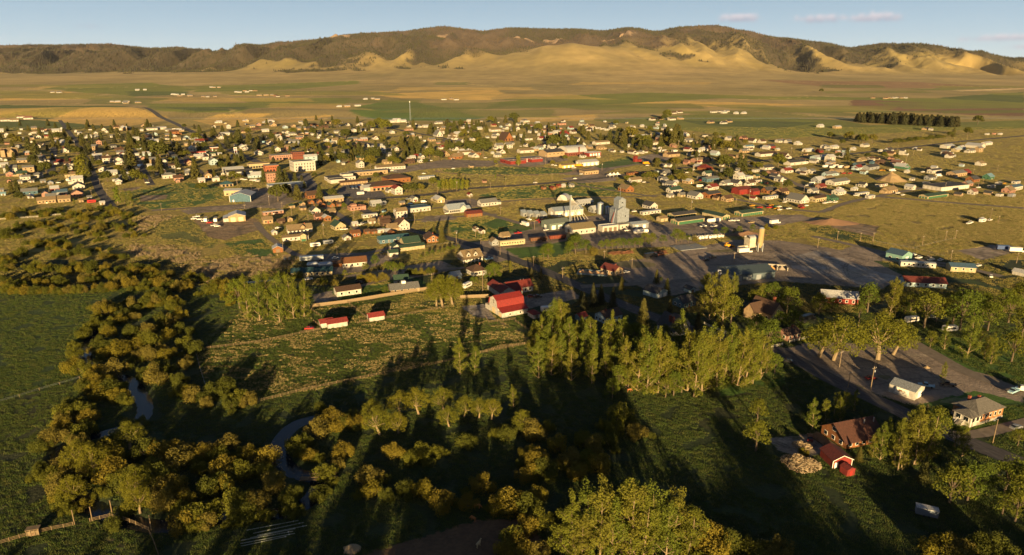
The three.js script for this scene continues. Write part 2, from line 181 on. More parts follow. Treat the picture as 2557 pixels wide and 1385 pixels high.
[-729.2,1407.9,21.0,8.6,"e","w","g",1,3],[839.5,1412.0,15.5,8.1,"e","t","d",1,0],[-916.8,1416.0,8.1,6.2,"g","w","w",1,1],[-690.9,1418.4,22.4,4.4,"t","w","g",1,3],
[-429.3,1418.6,16.5,8.5,"e","t","g",1,5],[185.1,1423.1,11.8,4.4,"t","w","w",1,10],[149.8,1424.7,10.8,8.3,"g","w","g",1,10],[-718.6,1426.2,17.6,8.9,"e","w","w",1,3],
[-415.6,1428.8,9.2,8.3,"e","n","d",1,5],[-981.5,1428.9,9.6,8.2,"e","t","g",1,1],[-140.7,1428.9,9.4,8.5,"e","t","g",1,9],[-13.0,1429.6,10.8,8.3,"g","w","g",1,9],
[-789.3,1433.4,9.1,7.0,"g","w","g",1,1],[177.7,1440.2,12.0,4.4,"t","w","w",1,10],[-806.0,1442.9,12.8,9.8,"g","w","w",1,1],[-822.9,1448.7,9.7,8.5,"e","t","n",1,1],
[678.3,1452.9,17.7,9,"e","t","w",1,0],[-390.8,1454.0,12.8,7.3,"e","n","n",1,7],[-473.9,1454.3,11.0,8.5,"g","l","w",1,5],[-95.0,1454.8,14.8,8.2,"e","w","g",1,9],
[77.4,1456.6,21.9,8.5,"e","w","w",1,10],[170.2,1457.7,12.1,4.4,"t","w","w",1,10],[-218.0,1473.7,9.3,7.2,"g","w","g",1,7],[-199.7,1473.7,10.7,7.2,"e","w","g",1,7],
[-180.5,1475.6,17.8,7.7,"e","w","w",1,7],[654.3,1478.1,13.9,9,"e","w","w",1,0],[-790.2,1492.0,9.4,7.3,"g","t","n",1,3],[-314.0,1505.6,10.5,8.1,"e","w","g",1,7],
[-428.8,1506.4,12.5,9.0,"e","o","n",1,5],[-517.7,1508.6,15.2,11.7,"g","t","g",1,5],[-359.1,1519.5,10.6,8.1,"g","w","g",1,7],[-138.0,1532.9,11.1,7.5,"e","r","d",1,9],
[17.4,1534.2,16.0,7.8,"e","w","g",1,9],[109.9,1540.4,18.6,8.0,"e","p","n",1,10],[478.1,1574.6,15.0,9,"e","w","d",1,0],[-415.8,1575.8,11.7,7.1,"e","t","n",1,7],
[-164.9,1576.6,14.0,7.8,"e","w","g",1,9],[-138.7,1576.6,13.9,8.0,"e","w","g",1,9],[-482.2,1589.9,8.2,7.4,"e","w","g",1,5],[454.1,1592.8,13.5,9,"e","t","d",1,0],
[502.1,1617.2,15.8,9,"e","t","d",1,0],[30.3,1625.7,17.7,14.2,"h","w","g",1,9],[-1173.9,1647.5,16.9,9,"e","w","t",1,0],[-1197.9,1650.1,18.7,9,"e","w","t",1,0],
[-1221.9,1676.8,13.1,9,"e","t","t",1,0],[337.4,1681.4,13.3,9,"e","w","n",1,0],[385.4,1685.4,18.0,9,"e","w","n",1,0],[387.7,1703.7,17.4,9,"e","w","g",1,0],
[361.4,1705.0,12.3,9,"e","t","n",1,0],[411.7,1713.3,13.2,9,"e","t","g",1,0],[-1187.4,1715.3,19.3,9,"e","w","p",1,0],[-1211.5,1751.1,13.8,9,"e","p","p",1,0],
[-1235.6,1761.1,19.6,9,"e","w","p",1,0],[611.7,1911.5,12.3,9,"e","w","w",1,0],[635.7,1919.8,12.3,9,"e","w","w",1,0],[443.7,1925.5,15.4,9,"e","w","n",1,0],
[587.7,1942.1,17.9,9,"e","w","w",1,0],[467.7,1958.0,17.0,9,"e","w","n",1,0],[564.3,1964.0,17.8,9,"e","w","g",1,0],[588.3,1980.2,18.4,9,"e","w","g",1,0],
[612.3,1999.0,14.9,9,"e","w","g",1,0],[-549.1,2235.0,12.5,9,"e","w","w",1,0],[-525.1,2237.0,18.0,9,"e","t","w",1,0],[-501.1,2280.3,18.5,9,"e","w","w",1,0],
[-1338.3,2433.2,12.7,9,"e","t","g",1,0],[-1314.3,2468.7,15.9,9,"e","t","g",1,0],[-1362.3,2477.2,19.0,9,"e","w","g",1,0],[-1403.1,2504.4,16.5,9,"e","t","w",1,0],
[-1427.1,2509.1,12.4,9,"e","t","w",1,0],[-1379.1,2517.0,19.3,9,"e","t","w",1,0],[-209.4,2642.9,17.8,9,"e","w","g",1,0],[-257.4,2655.4,19.0,9,"e","w","g",1,0],
[-511.0,2669.7,18.9,9,"e","t","w",1,0],[-559.0,2690.9,13.0,9,"e","w","w",1,0],[-233.4,2698.9,12.9,9,"e","t","g",1,0],[-535.0,2706.9,12.7,9,"e","t","w",1,0],
[1445.5,2729.3,18.7,9,"e","t","n",1,0],[1469.5,2761.2,19.5,9,"e","t","n",1,0],[1484.6,2762.1,15.2,9,"e","t","g",1,0],[1547.4,2769.9,14.2,9,"e","w","g",1,0],
[1499.4,2770.4,13.4,9,"e","w","g",1,0],[1532.6,2771.6,12.5,9,"e","t","g",1,0],[1421.5,2774.0,15.3,9,"e","t","n",1,0],[1508.6,2779.2,14.5,9,"e","w","g",1,0],
[1523.4,2782.8,17.2,9,"e","w","g",1,0],[-1241.0,2873.6,12.5,9,"e","w","g",1,0],[-956.0,2880.0,12.9,9,"e","w","n",1,0],[-1265.0,2887.6,12.2,9,"e","t","g",1,0],
[-1217.0,2889.9,12.4,9,"e","t","g",1,0],[-932.0,2922.1,14.2,9,"e","t","n",1,0],[-980.0,2925.5,12.5,9,"e","p","n",1,0],[-1341.7,2942.9,16.4,9,"e","t","g",1,0],
[-1389.7,2944.4,14.8,9,"e","t","g",1,0],[-1068.6,2981.1,19.6,9,"e","t","g",1,0],[-1365.7,2987.5,16.7,9,"e","w","g",1,0],[-1044.6,2996.1,20.0,9,"e","t","g",1,0],
[-1020.6,2997.5,13.2,9,"e","t","g",1,0],[-1447.0,3043.0,18.5,9,"e","w","w",1,0],[-1423.0,3051.8,14.1,9,"e","w","w",1,0],[-1471.0,3066.3,16.3,9,"e","w","w",1,0],
[-2077.6,3240.5,16.9,9,"e","w","g",1,0],[-1252.4,3246.2,18.8,9,"e","w","w",1,0],[-2125.6,3269.8,14.0,9,"e","w","g",1,0],[-2101.6,3273.6,17.8,9,"e","w","g",1,0],
[-1276.4,3274.2,18.7,9,"e","w","w",1,0],[-1228.4,3276.6,15.7,9,"e","w","w",1,0],[-1277.1,3377.6,18.2,9,"e","t","n",1,0],[-1229.1,3386.0,15.8,9,"e","t","n",1,0],
[-1253.1,3394.6,18.2,9,"e","w","n",1,0],[-1835.8,3458.6,13.0,9,"e","w","w",1,0],[-1811.8,3489.6,14.7,9,"e","w","w",1,0],[-1859.8,3509.4,19.0,9,"e","w","w",1,0],
[-1582.4,3753.7,18.5,9,"e","t","w",1,0],[-1558.4,3762.4,17.7,9,"e","t","w",1,0],[-1606.4,3781.2,16.4,9,"e","w","w",1,0],
];
const TREES = [
[-783.9,1215.4,13.5,"c"],[-827.5,1242.8,11.0,"c"],[-666.9,965.6,21.6,"c"],[-680.4,977.1,14.6,"c"],[-477.4,757.6,25,"p"],[-515.6,810.9,17.1,"c"],[-495.7,891.5,25,"c"],
[-542.3,1039.2,15.5,"d"],[-480.0,937.8,22.4,"d"],[-482.3,965.6,17.3,"d"],[-639.4,1156.0,17.1,"c"],[-706.1,1242.8,16.5,"c"],[-680.3,1261.7,14.9,"c"],[-358.9,774.2,17.6,"c"],
[-470.4,977.1,14.6,"c"],[-446.1,750.2,11.4,"d"],[-425.8,750.2,11.4,"c"],[-414.6,750.2,12.5,"d"],[-403.1,745.3,9.0,"d"],[-434.3,750.2,8.0,"c"],[-435.5,844.9,16.5,"c"],
[-553.1,810.9,13.5,"d"],[-716.9,1156.0,13.7,"c"],[-450.2,1140.0,22.0,"c"],[-474.7,1172.4,13.9,"c"],[-435.1,1140.0,15.2,"c"],[-806.6,1541.4,9.0,"c"],[-715.4,1206.6,12.5,"c"],
[-774.3,1343.2,13.8,"c"],[-899.4,1411.4,14.5,"c"],[-646.3,1013.5,10.6,"d"],[-792.0,1109.3,14.8,"d"],[-737.2,1052.5,18.8,"c"],[-621.6,891.5,12.0,"d"],[-853.2,1156.0,15.4,"c"],
[-500.2,685.5,11.5,"c"],[-463.8,635.8,8.8,"d"],[-506.4,685.5,10.5,"c"],[-366.0,625.7,14.4,"p"],[-345.9,611.0,15.1,"p"],[-355.4,618.3,12.4,"p"],[-315.1,691.5,8.4,"d"],
[-320.5,694.6,7.4,"d"],[-364.6,881.8,11.9,"c"],[-343.5,787.1,8.3,"c"],[-399.7,615.8,6.6,"p"],[-459.1,971.3,8.7,"d"],[-563.8,1039.2,9.3,"d"],[-525.6,872.3,7.9,"d"],
[-466.0,810.9,9.8,"d"],[-391.4,921.9,9.7,"c"],[-471.4,1101.9,9.8,"d"],[-449.1,791.0,7.2,"d"],[-405.3,791.0,10.8,"c"],[-445.0,896.4,8.1,"d"],[-429.3,815.0,8.6,"d"],
[-514.0,783.3,8.3,"d"],[-526.8,783.3,7.1,"d"],[-539.5,753.8,9.1,"c"],[-869.3,1423.4,12.6,"c"],[-827.2,1376.5,12.2,"c"],[-838.0,1423.4,10.5,"c"],[-714.1,1311.5,13.5,"c"],
[-610.6,1147.9,13.6,"c"],[-557.6,1101.9,11.4,"c"],[-513.3,1059.3,12.6,"c"],[-472.6,1059.3,11.0,"d"],[-319.4,753.8,5.7,"d"],[-460.3,1172.4,19.1,"c"],[-475.8,1172.4,12.1,"c"],
[-477.0,1197.9,14.2,"c"],[-443.0,1172.4,13.9,"c"],[-391.5,1066.2,14.3,"c"],[-253.5,743.2,16.9,"c"],[-250.1,750.2,12.5,"c"],[-238.9,750.2,10.2,"c"],[-273.7,750.2,12.5,"c"],
[-311.2,794.9,6.0,"c"],[-308.2,1039.2,18.6,"d"],[-298.4,1026.2,13.8,"d"],[-241.7,921.9,17.9,"c"],[-262.4,1066.2,14.3,"d"],[-294.6,1224.4,16.3,"d"],[-297.7,1261.7,13.0,"d"],
[-354.3,1600.2,14.1,"c"],[-366.9,1460.7,17.2,"d"],[-413.0,1513.6,13.3,"c"],[-423.8,1435.7,19.0,"c"],[-450.7,1513.6,13.3,"c"],[-286.6,1411.4,16.6,"d"],[-279.2,1460.7,19.3,"d"],
[-247.4,1365.2,22.1,"d"],[-199.7,1411.4,18.7,"c"],[-225.5,965.6,10.1,"c"],[-205.1,943.2,15.5,"c"],[-183.6,911.5,19.1,"d"],[-178.1,863.0,14.3,"d"],[-188.3,1094.6,9.8,"d"],
[-173.2,1080.2,17.7,"c"],[-159.3,1094.6,16.3,"c"],[-138.8,1013.5,22.7,"c"],[-153.2,989.0,13.3,"c"],[-112.8,943.2,15.5,"d"],[-155.9,891.5,10.7,"d"],[-147.7,881.8,9.3,"d"],
[-99.1,932.4,12.6,"d"],[-156.3,1321.9,17.5,"c"],[-140.4,1286.6,15.1,"c"],[-121.5,1301.2,17.3,"c"],[-127.4,1435.7,12.7,"d"],[-113.3,1365.2,20.1,"c"],[-112.0,1513.6,13.3,"c"],
[-90.7,1387.9,16.3,"c"],[-61.6,1001.1,17.9,"d"],[-68.5,1435.7,16.9,"c"],[-225.6,911.5,12.3,"d"],[-243.3,891.5,12.0,"d"],[-220.5,635.8,14.7,"d"],[-215.6,657.0,11.1,"k"],
[-205.4,646.3,12.9,"c"],[-217.1,710.1,6.5,"c"],[-183.9,646.3,12.9,"c"],[-174.9,657.0,8.1,"d"],[-313.0,764.6,9.3,"d"],[-307.3,764.6,6.9,"d"],[-84.2,723.0,8.8,"d"],
[-98.8,679.7,9.3,"d"],[-106.4,682.6,8.3,"d"],[-92.2,683.8,8.4,"d"],[-75.4,700.7,9.1,"p"],[-70.6,700.7,9.6,"p"],[-66.3,699.5,9.1,"p"],[-61.6,699.5,9.6,"p"],[-56.3,699.5,10.1,"p"],
[-51.1,699.5,9.1,"p"],[-46.4,699.5,9.6,"p"],[-225.6,779.4,5.9,"d"],[-154.3,771.9,7.0,"d"],[-413.1,1311.5,11.6,"d"],[-293.1,1045.8,9.3,"c"],[-268.6,971.3,8.7,"d"],
[-435.4,1252.2,11.1,"c"],[-366.8,1101.9,9.8,"c"],[-220.1,1180.8,10.5,"d"],[-266.1,1252.2,11.1,"d"],[-286.2,1073.2,9.6,"d"],[-222.2,983.0,8.8,"d"],[-151.8,1019.8,9.1,"d"],
[-112.7,896.4,6.7,"d"],[-225.5,729.9,9.8,"k"],[-225.8,676.8,9.3,"d"],[-142.2,1513.6,13.3,"c"],[-109.2,1486.7,13.1,"d"],[-75.3,1460.7,15.0,"c"],[-48.7,1570.2,16.1,"d"],
[-35.9,1513.6,17.8,"c"],[-14.5,1600.2,16.4,"c"],[4.2,1600.2,21.1,"d"],[8.5,1541.4,15.8,"c"],[-87.5,1261.7,13.0,"d"],[-76.8,1301.2,13.4,"c"],[-40.4,965.6,25,"d"],
[-75.0,1124.5,15.0,"c"],[-60.8,1172.4,15.6,"d"],[8.2,881.8,13.2,"p"],[62.6,1124.5,15.0,"d"],[64.2,1066.2,20.6,"d"],[87.1,1189.2,17.6,"c"],[94.9,1094.6,17.9,"c"],
[133.3,1301.2,17.3,"c"],[132.8,1206.6,14.3,"c"],[131.5,1321.9,13.6,"d"],[149.8,1172.4,13.9,"c"],[165.4,1172.4,19.1,"c"],[175.0,1156.0,18.8,"c"],[182.0,1124.5,21.7,"c"],
[207.3,1206.6,21.4,"d"],[209.1,1261.7,16.8,"c"],[211.3,1094.6,17.9,"d"],[195.6,1052.5,14.1,"c"],[223.5,1124.5,15.0,"c"],[269.5,1206.6,21.4,"c"],[265.3,1156.0,15.4,"c"],
[275.5,1156.0,24.0,"c"],[263.3,1124.5,25,"c"],[278.5,1140.0,20.3,"c"],[363.6,1663.5,14.6,"d"],[225.3,1513.6,11.1,"d"],[186.0,881.8,9.3,"d"],[253.0,943.2,11.3,"c"],
[51.6,1365.2,16.1,"d"],[33.6,1365.2,14.1,"c"],[55.2,1261.7,11.2,"c"],[80.9,1387.9,10.2,"d"],[71.7,932.4,7.0,"d"],[-21.5,891.5,5.3,"d"],[52.2,881.8,6.6,"d"],[127.7,710.1,6.5,"d"],
[185.2,750.2,9.1,"d"],[159.9,764.6,6.9,"d"],[148.5,764.6,6.9,"d"],[126.7,750.2,6.8,"d"],[-100.5,1059.3,14.2,"c"],[-81.7,1059.3,12.6,"d"],[-18.2,1101.9,9.8,"d"],
[31.3,1073.2,9.6,"d"],[-11.1,1216.8,10.8,"d"],[83.0,1233.5,10.9,"c"],[160.4,1354.1,10.0,"c"],[203.6,1311.5,11.6,"d"],[215.2,1180.8,12.2,"d"],[228.1,1059.3,11.0,"d"],
[-61.7,791.0,4.8,"c"],[-73.1,713.3,8.7,"p"],[-68.5,710.1,9.2,"p"],[-64.1,708.2,9.7,"p"],[-59.7,706.9,9.7,"p"],[-55.5,706.9,9.2,"p"],[-50.8,708.2,9.7,"p"],[-46.6,709.5,8.6,"p"],
[-7.0,753.8,5.1,"p"],[-18.8,775.7,4.7,"p"],[-73.9,1354.1,12.0,"d"],[-50.1,1354.1,14.0,"c"],[288.3,1220.6,25,"c"],[292.8,1220.6,23.1,"c"],[266.5,1190.6,22.5,"c"],
[268.4,1220.6,16.9,"c"],[267.8,1176.2,17.8,"c"],[265.0,1337.9,13.4,"d"],[212.5,1108.8,11.2,"d"],[205.2,1048.6,16.0,"d"],[253.8,954.7,9.7,"d"],[265.5,926.9,10.6,"c"],
[264.4,852.2,16.4,"d"],[264.6,867.7,13.3,"d"],[273.2,859.9,13.2,"d"],[288.8,867.7,16.7,"c"],[282.0,829.8,17.0,"c"],[337.3,867.7,15.6,"d"],[301.4,837.1,9.7,"d"],
[304.2,867.7,6.7,"d"],[318.7,1026.2,15.6,"d"],[364.3,1121.7,15.6,"c"],[345.6,1084.0,15.1,"c"],[314.9,1048.6,13.3,"d"],[367.6,1252.0,9.5,"d"],[380.1,1252.0,7.9,"d"],
[183.2,867.7,11.1,"c"],[207.4,867.7,11.1,"d"],[205.5,883.9,9.0,"d"],[241.6,762.6,12.8,"d"],[236.7,768.8,7.9,"d"],[188.6,744.4,7.7,"d"],[283.6,699.8,10.0,"d"],[274.8,705.1,6.4,"d"],
[567.5,1236.1,9.3,"d"],[343.0,1037.3,9.2,"d"],[153.7,765.7,8.9,"d"],[161.8,772.0,8.0,"d"],[190.4,784.9,8.1,"d"],[211.1,811.9,6.3,"d"],[380.5,1128.3,8.6,"d"],[286.4,1066.0,8.1,"d"],
[288.1,778.4,7.0,"d"],[175.4,753.4,6.8,"d"],[275.6,791.5,6.1,"d"],[455.9,936.1,15.5,"c"],[428.4,867.9,7.8,"c"],[574.2,1252.1,9.5,"d"],[571.8,1236.2,7.8,"d"],
[576.8,1190.8,13.5,"d"],[606.5,1244.1,11.0,"d"],[582.8,1148.5,14.5,"d"],[595.6,1183.5,11.9,"d"],[605.7,1162.2,13.2,"d"],[582.3,1162.2,11.7,"d"],[807.0,1268.4,14.4,"c"],
[843.0,1285.1,14.5,"d"],[795.6,1260.2,9.5,"d"],[493.7,954.8,7.3,"d"],[516.6,954.8,8.5,"d"],[525.9,940.7,7.2,"d"],[451.7,950.1,8.5,"d"],[539.0,1128.4,8.6,"d"],
[-174.4,543.5,5.8,"c"],[-184.1,524.6,4.2,"d"],[-175.5,517.1,3.5,"d"],[-201.7,558.6,5.2,"d"],[-148.7,595.1,7.1,"d"],[-106.7,562.1,4.5,"d"],[-116.6,587.4,7.8,"d"],
[-170.4,565.6,4.5,"d"],[-86.2,413.2,9.1,"d"],[-89.9,401.7,6.7,"d"],[-76.9,403.6,7.3,"d"],[-70.8,396.2,8.8,"d"],[-100.5,392.6,4.9,"d"],[-88.8,383.8,4.8,"b"],[-82.8,382.1,5.9,"b"],
[-76.3,385.5,5.4,"b"],[-102.5,375.4,4.2,"b"],[-109.9,378.7,4.2,"b"],[-57.9,494.2,10.0,"c"],[-50.2,474.5,13.5,"c"],[42.9,457.4,13.1,"d"],[39.8,456.2,9.3,"d"],[23.7,434.8,11.3,"d"],
[36.9,441.3,7.8,"d"],[-10.1,383.8,12.3,"d"],[-13.1,383.8,10.7,"d"],[-0.6,397.1,8.8,"p"],[17.3,389.0,7.0,"k"],[11.6,390.8,6.5,"k"],[-70.1,358.8,5.6,"d"],[-74.4,400.8,7.8,"d"],
[-68.0,400.8,7.2,"d"],[-58.9,397.1,4.4,"b"],[-54.7,397.1,4.4,"b"],[-50.7,398.9,4.4,"b"],[-47.8,401.7,3.9,"b"],[-62.6,397.1,4.4,"b"],[-59.8,432.6,3.0,"d"],[-56.3,436.9,4.2,"d"],
[-53.2,440.2,4.8,"d"],[-49.6,444.7,3.6,"d"],[-46.8,445.8,4.3,"d"],[-43.5,449.2,4.9,"d"],[-40.2,451.5,4.9,"d"],[-37.0,456.2,4.3,"d"],[-98.6,511.4,4.1,"d"],[-21.0,377.1,5.3,"d"],
[-22.9,375.4,5.8,"d"],[61.2,454.6,8.0,"d"],[65.2,455.8,8.7,"d"],[69.3,457.1,8.1,"d"],[73.4,458.4,8.8,"d"],[77.5,459.7,8.5,"d"],[81.4,459.7,8.1,"d"],[85.6,461.0,8.5,"d"],
[89.1,462.3,7.8,"d"],[42.7,443.4,15.1,"d"],[49.9,445.8,11.2,"d"],[38.9,443.4,10.5,"d"],[23.8,432.8,11.6,"d"],[20.7,432.8,9.6,"d"],[94.0,467.6,11.0,"d"],[98.7,467.6,10.3,"d"],
[107.2,470.3,8.3,"d"],[117.9,475.7,11.8,"d"],[121.9,475.7,9.1,"d"],[126.6,475.7,6.3,"d"],[132.4,479.9,4.9,"b"],[151.9,495.8,6.5,"d"],[158.3,495.8,8.3,"d"],[172.4,504.9,6.6,"d"],
[184.5,511.1,6.7,"d"],[168.3,503.3,5.1,"d"],[198.2,519.1,4.5,"b"],[206.1,520.7,3.8,"b"],[54.7,443.4,5.9,"b"],[37.1,346.7,6.4,"c"],[44.5,353.8,8.7,"c"],[48.3,351.4,8.7,"c"],
[62.0,367.0,8.4,"c"],[84.2,379.4,8.9,"c"],[85.7,358.7,9.9,"c"],[86.6,380.3,4.0,"d"],[37.2,333.3,10.1,"k"],[42.5,338.1,12.5,"k"],[47.2,341.3,10.9,"k"],[52.7,336.5,11.9,"k"],
[60.3,294.3,20.4,"c"],[78.4,319.8,10.9,"k"],[89.0,305.9,10.5,"k"],[38.3,333.3,7.3,"k"],[17.7,285.8,22.4,"p"],[21.7,291.2,20.2,"p"],[23.4,288.2,21.4,"p"],[20.8,290.5,17.3,"p"],
[12.5,271.1,19.4,"p"],[10.1,276.0,15.3,"p"],[14.4,263.7,19.5,"p"],[9.7,272.5,15.0,"p"],[25.3,276.6,18.0,"p"],[24.3,282.3,13.5,"p"],[34.8,277.7,16.9,"p"],[30.9,283.5,15.2,"p"],
[31.2,264.8,17.9,"p"],[34.8,268.3,13.3,"p"],[41.8,266.9,22.4,"p"],[41.7,272.9,18.0,"p"],[46.0,269.0,19.8,"p"],[48.3,277.4,15.7,"p"],[38.0,253.8,13.7,"p"],[41.2,257.4,10.4,"p"],
[29.1,278.9,14.1,"p"],[24.9,286.3,12.4,"p"],[48.6,240.9,25,"p"],[44.9,243.5,20.7,"p"],[51.9,248.2,23.9,"p"],[51.1,254.2,18.7,"p"],[52.0,238.3,25,"p"],[54.0,240.7,20.5,"p"],
[56.5,239.2,25,"p"],[55.3,241.9,21.0,"p"],[55.3,242.7,24.6,"p"],[57.8,248.6,22.0,"p"],[61.2,242.7,22.0,"p"],[63.8,248.7,18.0,"p"],[70.3,262.7,24.3,"p"],[69.4,235.4,25,"p"],
[73.9,242.5,22.8,"p"],[68.4,240.9,25,"p"],[71.5,245.6,20.1,"p"],[73.7,240.1,25,"p"],[70.4,243.9,22.7,"p"],[77.5,243.6,25,"p"],[73.1,251.0,22.1,"p"],[80.5,244.5,25,"p"],
[76.0,247.4,21.2,"p"],[83.9,246.3,25,"p"],[87.8,247.2,24.9,"p"],[89.2,245.4,24.2,"p"],[86.6,250.4,19.4,"p"],[92.1,245.4,23.2,"p"],[87.2,251.5,20.5,"p"],[95.9,247.2,21.8,"p"],
[91.9,252.9,16.7,"p"],[100.0,251.0,20.4,"p"],[99.5,259.5,17.9,"p"],[58.4,234.9,9.6,"d"],[61.9,236.6,11.4,"d"],[65.6,239.2,11.0,"d"],[44.0,247.2,16.6,"p"],[42.2,255.6,13.6,"p"],
[31.8,247.2,15.6,"p"],[31.2,254.6,14.0,"p"],[10.9,251.9,18.4,"p"],[15.6,258.1,13.9,"p"],[20.3,256.7,19.2,"p"],[23.9,250.0,15.7,"p"],[19.5,258.9,11.7,"p"],[16.0,254.8,17.5,"p"],
[15.8,262.9,14.1,"p"],[103.0,312.7,25,"p"],[106.6,311.4,17.6,"d"],[98.1,318.4,24.3,"p"],[103.7,327.2,19.1,"p"],[119.4,349.6,15.4,"p"],[102.2,342.9,17.2,"p"],[105.7,347.9,16.7,"p"],
[115.0,349.6,16.1,"p"],[112.7,294.3,13.8,"d"],[126.0,336.5,11.3,"d"],[45.3,241.5,11.5,"d"],[41.6,241.8,11.5,"d"],[38.2,234.9,8.7,"d"],[54.5,280.0,14.8,"d"],[69.8,288.2,10.1,"d"],
[138.2,270.2,20.4,"w"],[133.4,273.5,16.6,"w"],[157.3,270.2,20.8,"w"],[166.9,275.7,16.2,"w"],[133.2,332.6,16.8,"d"],[140.6,328.2,15.7,"d"],[127.9,332.6,14.5,"p"],
[182.5,329.7,17.5,"d"],[188.8,320.7,21.5,"p"],[193.5,323.7,18.3,"p"],[155.6,325.2,13.4,"d"],[163.9,329.7,9.0,"d"],[199.0,307.9,20.8,"d"],[209.9,316.3,16.4,"d"],
[214.7,305.2,22.8,"d"],[216.3,313.5,17.9,"d"],[224.1,310.7,17.7,"d"],[238.7,325.2,13.9,"d"],[227.1,303.9,16.4,"d"],[244.6,314.9,16.3,"d"],[253.4,331.3,14.1,"d"],
[260.2,328.2,17.4,"d"],[260.3,331.3,17.0,"d"],[197.2,272.4,19.5,"p"],[192.9,281.5,13.0,"p"],[203.6,271.3,11.2,"p"],[210.3,285.0,10.1,"p"],[203.1,265.9,13.4,"p"],
[213.4,268.1,15.4,"d"],[187.8,283.8,8.5,"d"],[236.9,294.8,17.1,"d"],[172.5,249.5,8.5,"p"],[113.0,279.1,16.4,"d"],[108.0,256.7,9.4,"d"],[104.6,256.7,11.7,"d"],
[133.2,302.6,12.6,"d"],[127.8,305.2,10.6,"d"],[205.5,331.3,11.3,"d"],[174.5,322.2,8.3,"d"],[198.5,325.2,8.4,"d"],[104.2,210.8,11.6,"p"],[110.5,215.2,10.2,"p"],
[116.1,220.7,9.3,"p"],[120.6,222.5,9.4,"p"],[125.1,224.4,8.9,"p"],[116.2,216.1,9.7,"p"],[116.3,193.2,9.1,"p"],[117.9,191.7,13.3,"p"],[122.7,197.0,11.6,"p"],[121.6,190.3,16.1,"p"],
[125.6,191.7,15.7,"p"],[127.2,188.8,19.8,"p"],[132.4,191.7,20.9,"p"],[135.7,193.2,12.4,"p"],[121.7,186.0,12.2,"p"],[133.4,196.2,15.9,"p"],[131.0,198.5,15.5,"p"],
[145.5,193.9,11.5,"p"],[146.9,200.1,8.8,"d"],[110.7,191.0,5.5,"c"],[124.6,179.9,9.0,"c"],[126.3,169.2,13.4,"d"],[132.2,170.4,13.4,"d"],[137.0,172.9,11.7,"d"],
[144.8,172.9,13.1,"d"],[149.4,174.1,11.7,"d"],[131.9,173.5,11.3,"d"],[110.0,146.9,13.8,"b"],[114.3,146.4,14.6,"b"],[119.4,146.4,15.0,"b"],[123.5,146.7,10.9,"b"],
[64.0,146.9,5.4,"b"],[68.2,146.9,5.9,"b"],[139.2,160.7,10.9,"d"],[138.0,164.0,8.8,"d"],[146.1,167.5,13.3,"d"],[94.4,194.7,2.6,"b"],[167.8,200.1,7.3,"d"],[148.1,218.8,6.2,"k"],
[79.8,197.0,12.6,"d"],[86.8,216.1,10.2,"d"],[0.5,227.3,9.0,"p"],[-21.1,255.3,15.4,"p"],[-15.3,254.2,14.5,"p"],[-114.4,315.1,25,"p"],[-132.3,320.7,23.6,"p"],[-125.2,317.9,24.5,"p"],
[-123.2,323.6,23.8,"p"],[-109.2,320.7,23.6,"p"],[-105.0,323.6,19.4,"p"],[-117.9,335.6,20.0,"p"],[-142.0,335.6,17.8,"d"],[-471.7,1682.3,11.6,"c"],[-429.8,1669.2,11.5,"c"],
[15.4,144.1,19.8,"p"],[19.5,144.9,22.5,"p"],[23.7,145.6,23.9,"p"],[27.9,146.0,23.9,"p"],[32.1,146.3,22.6,"p"],[36.1,146.0,22.6,"p"],[40.0,145.2,21.2,"p"],[44.0,143.7,18.5,"p"],
[25.2,141.2,21.0,"p"],[32.2,141.2,21.0,"p"],[38.2,141.2,19.7,"p"],[17.1,140.5,17.0,"p"],[12.6,147.1,10.7,"d"],[29.5,143.4,25,"p"],[21.8,142.2,23.7,"p"],[-36.6,338.8,16.8,"w"],
[-31.6,342.0,16.2,"w"],[-39.8,338.8,14.5,"w"],[379.0,1709.2,21.6,"d"],[1418.5,3240.0,16.6,"d"],[1041.4,1559.5,18.0,"d"],[813.0,1648.2,16.6,"k"],[814.1,1639.6,20.2,"k"],
[816.1,1638.3,17.0,"k"],[805.5,1603.0,21.0,"k"],[821.0,1629.5,16.5,"k"],[821.4,1620.8,15.9,"k"],[834.9,1645.4,20.4,"k"],[836.2,1634.6,21.0,"k"],[821.9,1602.8,21.5,"k"],
[821.7,1592.5,18.4,"k"],[831.8,1609.7,19.8,"k"],[838.8,1614.7,18.2,"k"],[843.5,1617.6,18.7,"k"],[834.8,1589.7,18.9,"k"],[835.1,1579.5,22.5,"k"],[841.5,1586.7,20.0,"k"],
[854.3,1603.3,20.5,"k"],[851.4,1591.3,18.4,"k"],[866.7,1617.7,19.0,"k"],[848.7,1572.6,21.5,"k"],[845.2,1560.8,18.6,"k"],[876.6,1610.1,22.0,"k"],[850.3,1554.0,23.1,"k"],
[856.6,1558.8,22.1,"k"],[879.4,1594.9,20.6,"k"],[881.7,1590.1,23.7,"k"],[878.2,1579.2,16.9,"k"],[887.5,1590.4,21.3,"k"],[867.3,1543.3,20.9,"k"],[894.9,1590.1,21.4,"k"],
[877.7,1551.1,19.2,"k"],[897.6,1578.1,18.6,"k"],[885.0,1552.8,22.6,"k"],[886.9,1550.3,21.6,"k"],[908.6,1582.0,20.2,"k"],[885.4,1530.4,21.1,"k"],[901.7,1555.4,19.7,"k"],
[909.5,1559.4,18.0,"k"],[889.3,1519.6,17.3,"k"],[918.6,1568.1,19.7,"k"],[920.1,1560.5,17.2,"k"],[906.9,1531.5,20.4,"k"],[929.5,1563.1,18.9,"k"],[902.1,1509.3,17.8,"k"],
